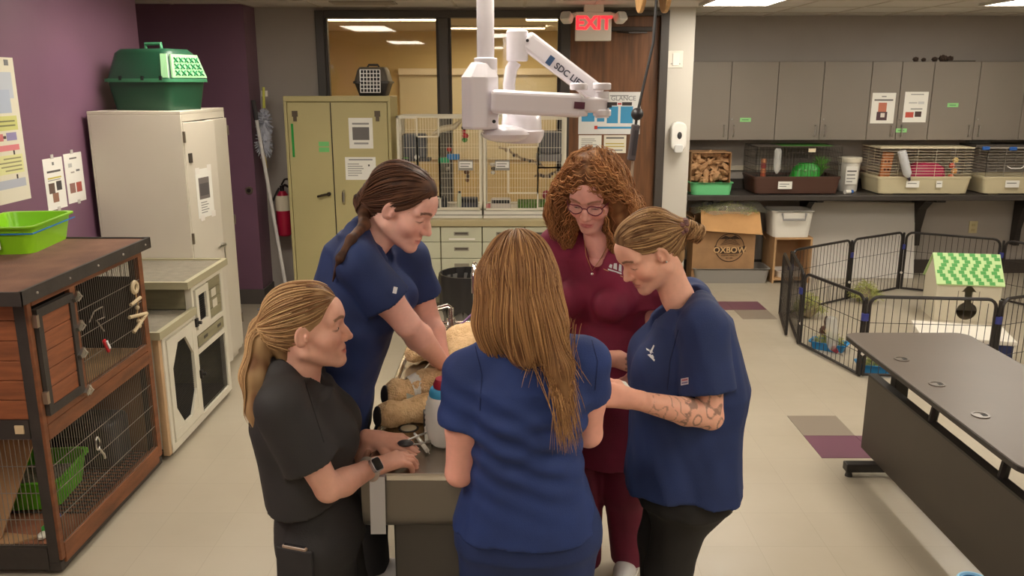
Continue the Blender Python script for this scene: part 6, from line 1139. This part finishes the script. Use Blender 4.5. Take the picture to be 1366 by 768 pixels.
for x in (-1, 1): hs.chain([(x*.078, .01, .03), (x*.098, .008, -.04), (x*.106, .01, -.1), (x*.1, .04, -.165)], [.034, .042, .048, .03], k=.03); hs.chain([(x*.05, -.06, -.02), (x*.095, -.05, -.1), (x*.1, -.03, -.16)], [.05, .055, .04], k=.03)
hs.ell((0, .125, -.006), (.06, .088, .092), k=.014, op='s'); dn = C_['_']['RH'].T@V3((0, 0, -1))
hs.warp(cloth_noise(.004, 21, (1, 1, 1), 90, 9))
def flowC(P, k): 
    o = P*V3((1, 1, 0)); fr = ((P[:, 1] > .015) & (P[:, 2] > .0))[:, None]; return dn*1.0+o*4*(k < 6)+fr*np.sign(P[:, :1])*V3((1, 0, 0))*2.2-fr*V3((0, .5, 0))
sd_ = np.concatenate([scalp_seeds(1300, 12, lambda p: (p[2] > .03 or p[1] < .02) and not (p[1] > .04 and p[2] < .075))]); 
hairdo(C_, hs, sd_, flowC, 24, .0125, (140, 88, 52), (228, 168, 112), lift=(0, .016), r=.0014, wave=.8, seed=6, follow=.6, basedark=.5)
fr_ = M(); RHc, hdc, HSc = C_['_']['RH'], C_['_']['hd'], C_['_']['HS']; hp_ = lambda p: hdc+RHc@V3(p)*HSc; gm_c = plain((112, 40, 62), .3); gl_ = thing('glasses', hp_((0, .1, -.03)), 'dark red framed glasses worn by the person in maroon', 'glasses')
for x in (-1, 1): fr_.tube([hp_((x*.034+.0255*math.cos(t)*(1 if abs(math.cos(t)) < .9 else 1), .101-abs(.0255*math.cos(t)*x+.0)*.12-.004*(x*math.cos(t) > .5), -.003+.018*math.sin(t)*(1.0))) for t in np.linspace(0, 6.28, 20)[:-1]], .0022, 5, closed=True)
fr_.tube([hp_((-.009, .101, .002)), hp_((0, .103, .005)), hp_((.009, .101, .002))], .0018, 5); fr_.build('frame', gm_c, gl_, smooth=True)
for x in (-1, 1): M().tube([hp_((x*.058, .094, .004)), hp_((x*.07, .06, .004)), hp_((x*.078, .0, .008))], .002, 5).build('temple', gm_c, gl_)
gz = mat('lens_clear', (240, 235, 235), .05, alpha=.06)
for x in (-1, 1): M().loft([[hp_((x*.034+.0245*math.cos(t), .1+dy, -.003+.017*math.sin(t))) for t in np.linspace(0, 6.28, 20)[:-1]] for dy in (0, .001)]).build('lens', gz, gl_)
twc, Tc = C_['_']['tw'], C_['_']['T']; nk_ = thing('necklace', twc(0, .1, Tc-.1), 'thin necklace with a small pendant on the person in maroon', 'necklace'); M().tube([twc(-.05, .075, Tc+.0), twc(-.03, .115, Tc-.05), twc(0, .14, Tc-.1), twc(.03, .115, Tc-.05), twc(.05, .075, Tc)], .0014, 4).build('chain', plain((206, 170, 110), .3, 1.), nk_); M().ball(twc(0, .142, Tc-.11), .0055, 8).build('pendant', plain((236, 226, 214), .2, .5), nk_)
# ---------------------------------------------------------------- D: navy scrubs, back to the camera
D_ = dict(head=aty(690, 376, 2.12), face=(-.35, .9, -.3), hs=1.0, neck=aty(702, 452, 2.1), hip=aty(703, 692, 2.12), facing=(-.05, 1, 0), w=1.0, d=1.0, skin=(236, 170, 151), lip=(190, 110, 104), brow=(120, 84, 60), topm=navy, pantm=navyp, sw=.162, hem=-.01, shL=aty(625, 497, 2.1), shR=aty(782, 482, 2.1), vneck=0, sleeve=.5, slv=.98, arm=1.02,
    ow=np.array([.03, .025, .015, .008, .004, .004, 0, 0, 0]), od=np.array([.02, .02, .02, .02, .015, .01, 0, 0, 0]), armL=dict(el=aty(613, 630, 2.08), wr=aty(640, 590, 2.32), dir=(.3, .9, -.1), back=(0, 0, 1), curl=.5), armR=dict(el=aty(785, 578, 2.16), wr=aty(755, 565, 2.36), dir=(-.3, .9, .1), back=(.3, -.2, .9), curl=.5), feet=[(.13, 2.08, 0), (-.06, 2.1, 0)], lr=1.08)
tD = V3(aty(703, 640, 2.0)); D_['drape'] = [fold(aty(680, 600, 1.98), (.35, 0, 1), (1, 0, -.35), .006, .06, .13), fold(aty(740, 585, 1.98), (-.3, 0, 1), (1, 0, .3), .005, .07, .1)]
P4_ = person('person', 'person in royal blue scrubs with long straight hair seen from behind', D_)
g3 = D_['_']['toh']; W2H = D_['_']['RH'].T; hs = SDF(); hs.ell((0, -.02, .038), (.084, .103, .094), k=.01)
def cc(x, y, Y): return g3(aty(x, y, Y))
hs.chain([cc(690, 372, 2.06), cc(697, 420, 2.05), cc(705, 462, 2.02)], [.088, .092, .055], k=.03); hs.chain([cc(668, 375, 2.07), cc(665, 430, 2.07), cc(661, 480, 2.08)], [.06, .058, .03], k=.03); hs.chain([cc(712, 380, 2.06), cc(722, 430, 2.05), cc(738, 470, 2.02)], [.06, .055, .03], k=.03); hs.chain([cc(728, 440, 2.02), cc(748, 490, 1.975), cc(757, 540, 1.965)], [.045, .024, .01], k=.03)
hs.ell((0, .13, -.03), (.058, .09, .09), k=.012, op='s'); dn = W2H@V3((0, 0, -1)); rtw = W2H@V3((1, 0, 0)); par = V3((.01, .02, .13))
def flowD(P, k):
    o = (P-par); o = o-np.outer(o@(-dn), -dn); w_ = np.clip(1-k/9, 0, 1); xw = (P@rtw)[:, None]; return dn*(1-.5*w_)+o*7*w_+rtw*(.22*np.clip((k-7)/8, 0, 1)*(xw > -.01))
sd_ = scalp_seeds(1600, 15, lambda p: (p[2] > .02) and not (p[1] > .05 and p[2] < .06))
def extraD(g, K):      # loose locks hanging down over the back
    out = []
    for i in range(330):
        u = g.uniform(0, 1); x0_ = g.normal(730, 17); x1_ = 758+g.normal(0, 9) if u < .82 else g.uniform(690, 780); yb = g.uniform(500, 608) if u < .82 else g.uniform(480, 520); y0_ = g.uniform(420, 450)
        pp_ = []
        for t in np.linspace(0, 1, K):
            y_ = y0_+(yb-y0_)*t; x_ = x0_+(x1_-x0_)*t**.7+1.5*math.sin(t*6+i); Yd = np.interp(y_, [420, 460, 500, 560, 620], [2.0, 1.985, 1.968, 1.958, 1.962])-g.uniform(0, .008); pp_.append(g3(aty(x_, y_, Yd)))
        out.append(pp_)
    return np.array(out)
hairdo(D_, hs, sd_, flowD, 26, .0135, (116, 76, 48), (208, 160, 108), lift=(0, .005), r=.0013, seed=7, xr=.7, extra=extraD, follow=.8)
# ---------------------------------------------------------------- E: navy scrubs, right
def tatE(v, cc, el, wr):
    d = wr-el; L_ = np.linalg.norm(d); t = (v-el)@d/(L_*L_); nz = np.sin(v[:, 0]*95+v[:, 2]*60)+np.sin(v[:, 2]*120-v[:, 0]*40+1)+np.sin(v[:, 1]*80+v[:, 0]*130+2); n2 = np.sin(v[:, 0]*260)+np.sin(v[:, 2]*240+v[:, 0]*90)
    m = (np.abs(nz-.6) < .55) & (t > -.55) & (t < .42); m2 = (np.abs(nz+.5) < .28) & (t > .35) & (t < .8); cc = cc.copy(); w_ = np.where(m, .62, np.where(m2, .5, 0)); w_ = w_*(1-.35*(n2 > .8)); tc = L3((70, 62, 58)); return cc*(1-w_[:, None])+tc*w_[:, None]
E_ = dict(wst=(1.2, 1.2, .22), head=aty(866, 334, 2.68), face=(-.84, -.3, -.54), hs=1.03, neck=aty(927, 398, 2.68), hip=aty(910, 636, 2.68), facing=(-1, .06, 0), w=1.1, d=1.25, skin=(236, 178, 153), lip=(196, 108, 100), brow=(110, 78, 58), eo=.0022, look=1, topm=navyd, pantm=mat('pants_black', (34, 31, 30), .8, var=.15, vs=9), sw=.175, hem=-.005, vneck=.14, sleeve=.72, slv=1.2, arm=1.05, bust=.05,
    ow=np.array([.03, .03, .03, .04, .04, .03, .01, 0, 0]), od=np.array([.035, .035, .035, .045, .045, .04, .02, 0.01, 0]), armL=dict(el=aty(948, 556, 2.44), wr=aty(842, 532, 2.36), dir=(-.97, .15, .12), back=(-.1, -.75, .5), curl=[.5, .6, .7, .8], tcurl=.5, tattoo=tatE), armR=dict(el=aty(905, 500, 2.88), wr=aty(815, 478, 2.84), dir=(-.95, -.2, -.05), back=(0, -.3, .9), curl=.5), feet=[(.55, 2.78, 0), (.55, 2.58, 0)], lr=.95)
c8 = aty(820, 470, 2.8)
def tatE2(v, cc, el, wr):
    d = np.linalg.norm(v-c8, axis=1); m = ((d > .017) & (d < .023)) | ((d < .012)); cc = cc.copy(); cc[m] = cc[m]*.35; n2 = np.sin(v[:, 0]*300)+np.sin(v[:, 2]*340); q = (v[:, 0] > c8[0]+.03) & (v[:, 0] < c8[0]+.06) & (n2 > .9); cc[q] *= .45; return cc
E_['armR']['tattoo'] = tatE2
P5_ = person('person', 'person in navy scrubs with hair bun and tattooed forearm at the right', E_)
hs = cap(SDF(), t=-.002); hs.ell((0, .03, .07), (.062, .05, .045), k=.03); face_cut(hs, .07, .06); g3 = E_['_']['toh']; bun = g3(aty(925, 309, 2.68)); scr = g3(aty(911, 303, 2.68)); hs.cone(V3((0, -.09, .02)), scr, .035, .024, k=.03); dn = bun-scr
def flowE(P, k): return scr-P
sd_ = scalp_seeds(520, 18, lambda p: (p[1] < .06 or p[2] > .075) and p[2] > -.06 and not (p[1] > .0 and p[2] < .03))
def extraE(g, K):
    out = []
    n_ = nrm(dn); a_, b_, _ = frame(n_)
    for i in range(220):
        ph = g.uniform(0, 6.28); r0 = g.uniform(.018, .031); tl_ = g.uniform(-.5, .5); out.append([bun+(a_*math.cos(ph+t*4.5)+b_*math.sin(ph+t*4.5))*r0+n_*(.022*math.sin(t*2+i)+tl_*.02) for t in np.linspace(0, 1, K)])
    return np.array(out)
hs2 = hs.ball(bun, .026, k=.012); hairdo(E_, hs2, sd_, flowE, 15, .0145, (108, 74, 48), (214, 172, 122), r=.0017, seed=9, extra=extraE)
RHe, hde = E_['_']['RH'], E_['_']['hd']; sw_ = M(); cs_ = hde+RHe@scr; n_ = RHe@nrm(dn); a_, b_, _d = frame(n_); rg_ = np.random.default_rng(3)
for t in np.linspace(0, 6.28, 18)[:-1]: sw_.ball(cs_+(a_*math.cos(t)+b_*math.sin(t))*.024+n_*rg_.normal(0, .004), (.011, .014, .011), 8, rotz(t))
sw_.build('scrunchie', mat('scrunchie_pink', (150, 104, 96), .6, var=.4, vs=60, c2=(90, 56, 56)), P5_, smooth=True)
M().ball(hde+RHe@V3((-.08, -.004, -.03)), .0035, 8).build('earring', steel, P5_)
# ================================================================ EMBLEMS, TABLE, TOY DOG
def decal(name, bv, polys, m, parent, lift=.0015):
    mb = M()
    for k, P in enumerate(polys):
        mb.cur = m[k][1] if isinstance(m, list) else 0; Q = []
        for x, y in P:
            h = surf(bv, x, y)
            if h: Q.append(h[0]+h[1]*lift)
        if len(Q) >= 3: mb._add(Q, [tuple(range(len(Q)))])
    if mb.v: return mb.build(name, [q[0] for q in m] if isinstance(m, list) else m, parent, recalc=False)
wem = plain((226, 226, 230), .6); bv = caster_(C_['_']['top'])
decal('emblem', bv, [[(812, 356), (814, 352), (817, 353), (816, 358)], [(818, 358), (819, 351), (823, 351), (823, 360)], [(825, 361), (826, 352), (829, 353), (829, 363)], [(811, 358), (829, 364), (829, 366), (811, 360)]], wem, P3_)
decal('stitched_name', bv, [[(805, 358), (831, 369), (831, 370), (805, 359.2)]], plain((200, 150, 110), .6), P3_)
bv = caster_(E_['_']['top'])
decal('emblem', bv, [[(862, 464), (870, 468), (872, 471), (863, 467)], [(867, 470), (872, 460), (873.5, 461), (869, 472)], [(864, 473), (868, 472), (874, 480), (873, 482)], [(868, 474), (871, 473), (873, 477), (870, 477)]], wem, P5_)
decal('sleeve_tag', bv, [[(909, 505), (919, 503), (919, 512), (909, 514)], [(910, 506), (918, 504.5), (918, 507), (910, 508.5)], [(910, 510), (918, 508.5), (918, 510.5), (910, 512)]], [(plain((206, 200, 206), .6), 0), (plain((180, 110, 120), .6), 1), (plain((120, 110, 150), .6), 2)], P5_, .002)
# ---------------------------------------------------------------- stainless exam table
ss = mat('stainless', (176, 168, 158), .26, metal=1., var=.08, vs=3); sgrey = mat('table_grey_metal', (128, 122, 114), .38, metal=.75)
et = thing('exam_table', (-.12, 3.05, 0), 'stainless steel exam table with sink faucet end and grey pedestal', 'table'); tx0, tx1, ty0, ty1, TZ = -.45, .19, 2.275, 3.9, .9
B('top_sheet', (tx0+.012, ty0+.012, TZ-.02), (tx1-.012, ty1-.012, TZ-.004), ss, et)
M().tube([(tx0, ty0, TZ-.004), (tx1, ty0, TZ-.004), (tx1, ty1, TZ-.004), (tx0, ty1, TZ-.004)], .012, 8, closed=True).build('rim', plain((214, 208, 200), .2, 1.), et, smooth=True)
n = 10; pr = [(ty0+.0, TZ-.01), (ty0+.0, TZ-.11)]+[(ty0+.04-.04*math.cos(t), TZ-.11-.07*math.sin(t)) for t in np.linspace(0, math.pi/2, 6)[1:]]+[(ty0+.2, TZ-.19), (ty0+.2, TZ-.01)]
M().prism([(tx0+.005, y, z) for y, z in pr], (tx1-tx0-.01, 0, 0)).build('apron', sgrey, et, smooth=True, auto=30); B('side_skirt', (tx0+.006, ty0+.2, TZ-.15), (tx1-.006, ty1-.01, TZ-.02), sgrey, et)
B('pedestal', (-.375, 2.42, .0), (.12, 3.7, TZ-.15), mat('pedestal_grey', (96, 92, 88), .42, metal=.5, var=.1, vs=4), et, bev=.006)
fc = M().cyl((-.17, 3.8, TZ), (-.17, 3.8, TZ+.06), .022, n=16).tube([(-.17, 3.8, TZ+.05), (-.17, 3.8, TZ+.26)]+[(-.17+.0, 3.8-.06+.06*math.cos(t), TZ+.26+.06*math.sin(t)) for t in np.linspace(0, math.pi, 9)]+[(-.17, 3.68, TZ+.2)], .012, 10).build('faucet', plain((226, 222, 218), .12, 1.), et, smooth=True)
M().cyl((-.285, 3.8, TZ), (-.285, 3.8, TZ+.05), .024, .02, n=16).cyl((-.285, 3.8, TZ+.05), (-.285, 3.8, TZ+.1), .013, n=12).tube([(-.285, 3.8, TZ+.1), (-.3, 3.79, TZ+.115), (-.37, 3.77, TZ+.1)], .009, 8).build('pump_spout', plain((206, 200, 194), .15, 1.), et, smooth=True)
M().tube([(-.16, 3.78, TZ+.1), (-.22, 3.7, TZ+.06), (-.3, 3.66, TZ+.01)], .005, 6).build('spray_hose', plain((110, 60, 120), .4), et, smooth=True)
dk = thing('drain_label', (-.346, 2.63, TZ), 'cream oval label with dark rim on the steel tabletop', 'label'); M().lathe((-.346, 2.63, TZ-.004), [(.034, 0), (.034, .0015)], 24).build('rim', plain((50, 46, 44), .5), dk); M().lathe((-.346, 2.63, TZ-.003), [(.027, 0), (.027, .0015)], 24).build('face', plain((206, 196, 170), .5), dk)
tps = thing('tape_strip', (-.4, 2.27, .72), 'pale tape strip hanging over the near table edge', 'tape'); M().prism([(-.415, 2.256, .905), (-.37, 2.256, .905), (-.375, 2.266, .715), (-.42, 2.266, .715)], (0, -.0015, 0)).build('strip', plain((206, 204, 204), .4), tps); B('fold', (-.415, 2.256, .903), (-.37, 2.32, .9045), plain((206, 204, 204), .4), tps)
# toy dog
fur = mat('plush_tan', (244, 208, 160), .95, var=.3, vs=45, bump=.9, bs=160, c2=(222, 180, 130)); TZ0 = TZ-.004
dg = thing('plush_dog', (-.18, 3.0, TZ0), 'tan plush toy dog lying on its side on the steel table', 'toy dog'); s = SDF(); fl_ = cloth_noise(.0022, 31, (1, 1, 1), 190, 9)
bd_ = lambda x, y, z: V3((x, y, TZ0+z))
s.ell(bd_(-.13, 2.83, .085), (.115, .15, .085), k=.03); s.ell(bd_(-.15, 3.08, .085), (.12, .17, .085), k=.05); s.ell(bd_(-.17, 3.3, .085), (.125, .12, .085), k=.05)
s.chain([bd_(-.2, 2.82, .09), bd_(-.3, 2.83, .09), bd_(-.37, 2.79, .075)], [.058, .044, .036], k=.03); s.ell(bd_(-.405, 2.775, .07), (.042, .048, .052), k=.02)
s.chain([bd_(-.18, 2.73, .05), bd_(-.3, 2.7, .045), bd_(-.39, 2.655, .042)], [.05, .043, .038], k=.03); s.ell(bd_(-.412, 2.648, .045), (.042, .05, .045), k=.02)
s.chain([bd_(-.24, 3.34, .06), bd_(-.34, 3.36, .05), bd_(-.4, 3.3, .045)], [.06, .045, .04], k=.03); s.chain([bd_(-.15, 3.42, .06), bd_(-.1, 3.52, .04)], [.03, .02], k=.03)
s.chain([bd_(-.09, 2.7, .08), bd_(-.05, 2.58, .08)], [.075, .065], k=.03); s.ell(bd_(-.03, 2.5, .08), (.075, .085, .078), k=.03); s.cone(bd_(-.04, 2.46, .065), bd_(-.1, 2.42, .05), .045, .035, k=.02)
s.warp(fl_); s.plane((0, 0, TZ0+.001), (0, 0, -1)); v, f = s.mesh(.0055); M().raw(v, f).build('body', fur, dg, smooth=True, recalc=False, auto=180)
for c, nn in ((bd_(-.441, 2.757, .07), (-.85, -.5, .1)), (bd_(-.448, 2.628, .044), (-.85, -.5, .1))):
    R = np.column_stack(frame(nn)); M().ball(c, (.029, .036, .012), 14, R).build('paw_pad', plain((34, 28, 26), .8), dg, smooth=True)
M().ball(bd_(-.02, 2.5, .15), (.03, .055, .018), 12, rotz(.3)).build('ear', mat('plush_brown', (150, 104, 70), .95, bump=.8, bs=150), dg, smooth=True); M().ball(bd_(-.125, 2.405, .055), (.014, .012, .012), 10).build('nose', plain((30, 24, 24), .5), dg, smooth=True)
M().tube([bd_(-.325, 2.82, .085), bd_(-.36, 2.8, .078)], [.047, .042], 18, cap=False).build('bandage', mat('bandage_white', (226, 222, 214), .8, bump=.4, bs=120), dg, smooth=True); M().prism([bd_(-.36, 2.735, .085), bd_(-.33, 2.72, .08), bd_(-.325, 2.69, .02), bd_(-.355, 2.7, .02)], (-.003, -.002, .002)).build('gauze_patch', plain((206, 206, 190), .8), dg)
M().tube([bd_(-.25, 3.0, .165), bd_(-.3, 2.92, .13), bd_(-.34, 2.82, .11), bd_(-.36, 2.78, .1)], .0025, 5).build('iv_line', plain((226, 222, 206), .3), dg)
# bag, instruments
bg = thing('resuscitator_bag', (-.225, 2.5, TZ), 'white ribbed squeeze bag with blue band and red top on the table', 'bag')
prof = []
for k in range(25): t = k/24; r = .05*(1-(abs(t-.45)/.62)**2.6)+.008; prof.append((max(r, .012)+.0035*(k % 2), t*.2))
M().lathe((-.215, 2.5, TZ), prof, 28).build('bag_body', mat('bag_white', (230, 228, 222), .6), bg, smooth=True, auto=180); M().lathe((-.215, 2.5, TZ+.165), [(.046, 0), (.047, .008), (.041, .024), (.038, .026)], 28).build('blue_band', plain((60, 150, 196), .5), bg, smooth=True); M().lathe((-.212, 2.5, TZ+.19), [(.034, 0), (.036, .012), (.028, .03), (.012, .036)], 24).build('red_top', plain((150, 30, 50), .5), bg, smooth=True)
cl_ = thing('forceps', (-.3, 2.45, TZ), 'bent steel instrument with black grips held over the table', 'instrument'); q1, q2, q3, q4, q5 = atz(541, 588, .935), atz(560, 580, .94), atz(583, 573, .93), atz(588, 582, .92), atz(562, 592, .915)
M().tube([q1, q2, q3, (q3+q4)/2+V3((.012, 0, 0)), q4], .0035, 6).tube([q4, q5, atz(545, 593, .92)], .0035, 6).build('rod', steel, cl_, smooth=True); M().tube([atz(581, 590, .912), atz(589, 588, .915), atz(589, 581, .92)], .008, 8).build('black_tip', plain((26, 24, 24), .4), cl_, smooth=True); M().ball(atz(541, 591, .93), (.026, .016, .011), 12).build('grip', plain((52, 50, 52), .4), cl_, smooth=True)
sy = thing('syringe', (-.29, 2.5, TZ), 'thin clear syringe lying on the steel tabletop', 'syringe'); M().cyl(atz(556, 582, .909), atz(570, 601, .909), .007, n=10).build('barrel', plain((222, 218, 206), .3), sy, smooth=True); M().cyl(atz(553, 578, .909), atz(557, 583, .909), .004, n=8).build('plunger', plain((200, 198, 190), .3), sy); M().tube([atz(570, 601, .909), atz(573, 605, .909)], .0015, 4).build('needle', steel, sy)
vl = thing('vial', (-.27, 2.46, TZ), 'small white tube standing beside the ribbed bag', 'tube'); c0 = atz(571, 589, TZ); M().lathe(c0, [(.01, 0), (.011, .05), (.007, .055), (.007, .075), (.004, .08)], 12).build('tube', plain((232, 228, 214), .4), vl, smooth=True)
bk2 = thing('dark_box', (-.285, 2.7, TZ), 'small dark grey box behind the ribbed bag on the table', 'box'); M().obox(V3((-.27, 2.62, TZ+.03)), (.045, .06, .06), rotz(.2)).build('case', plain((58, 56, 58), .5), bk2, bev=.004); M().obox(V3((-.27, 2.62, TZ+.061)), (.03, .04, .003), rotz(.2)).build('lid', plain((76, 74, 76), .5), bk2)
pp_ = thing('paper_sheet', aty(836, 520, 2.42), 'folded white paper held by the person with tattooed forearm', 'paper'); P = [aty(812, 506, 2.5), aty(834, 509, 2.5), aty(848, 526, 2.38), aty(822, 524, 2.38)]; nn = nrm(np.cross(P[1]-P[0], P[3]-P[0])); nn = nn if nn[2] > 0 else -nn
M().prism(P, nn*.0015).build('leaf', plain((226, 222, 212), .7), pp_)
mb = M()
for k in range(4):
    a, b = P[0]+(P[3]-P[0])*(.2+.18*k)+nn*.002, P[1]+(P[2]-P[1])*(.2+.18*k)+nn*.002; d = (b-a); mb._add([a+d*.15, a+d*.8, a+d*.8+(P[3]-P[0])*.04, a+d*.15+(P[3]-P[0])*.04], [(0, 1, 2, 3)])
mb.build('print', plain((150, 148, 150), .7), pp_)
# sewn seams on the scrub tops
def seam(ob, pts, parent, m):
    bv = caster_(ob); Q = []
    for k in range(len(pts)-1):
        for t in np.linspace(0, 1, 7)[(0 if k == 0 else 1):]:
            h = surf(bv, pts[k][0]*(1-t)+pts[k+1][0]*t, pts[k][1]*(1-t)+pts[k+1][1]*t)
            if h: Q.append(h[0]+h[1]*.0004)
    if len(Q) > 2: M().tube(Q, .0016, 4).build('seam', m, parent)
sn = plain((28, 44, 92), .8)
seam(D_['_']['top'], [(634, 462), (643, 500), (640, 548)], P4_, sn); seam(D_['_']['top'], [(788, 448), (797, 482), (794, 520)], P4_, sn)
seam(E_['_']['top'], [(905, 440), (894, 480), (890, 520)], P5_, plain((26, 38, 76), .8)); seam(A_['_']['top'], [(404, 500), (416, 540), (432, 590)], P1_, plain((30, 28, 28), .8))
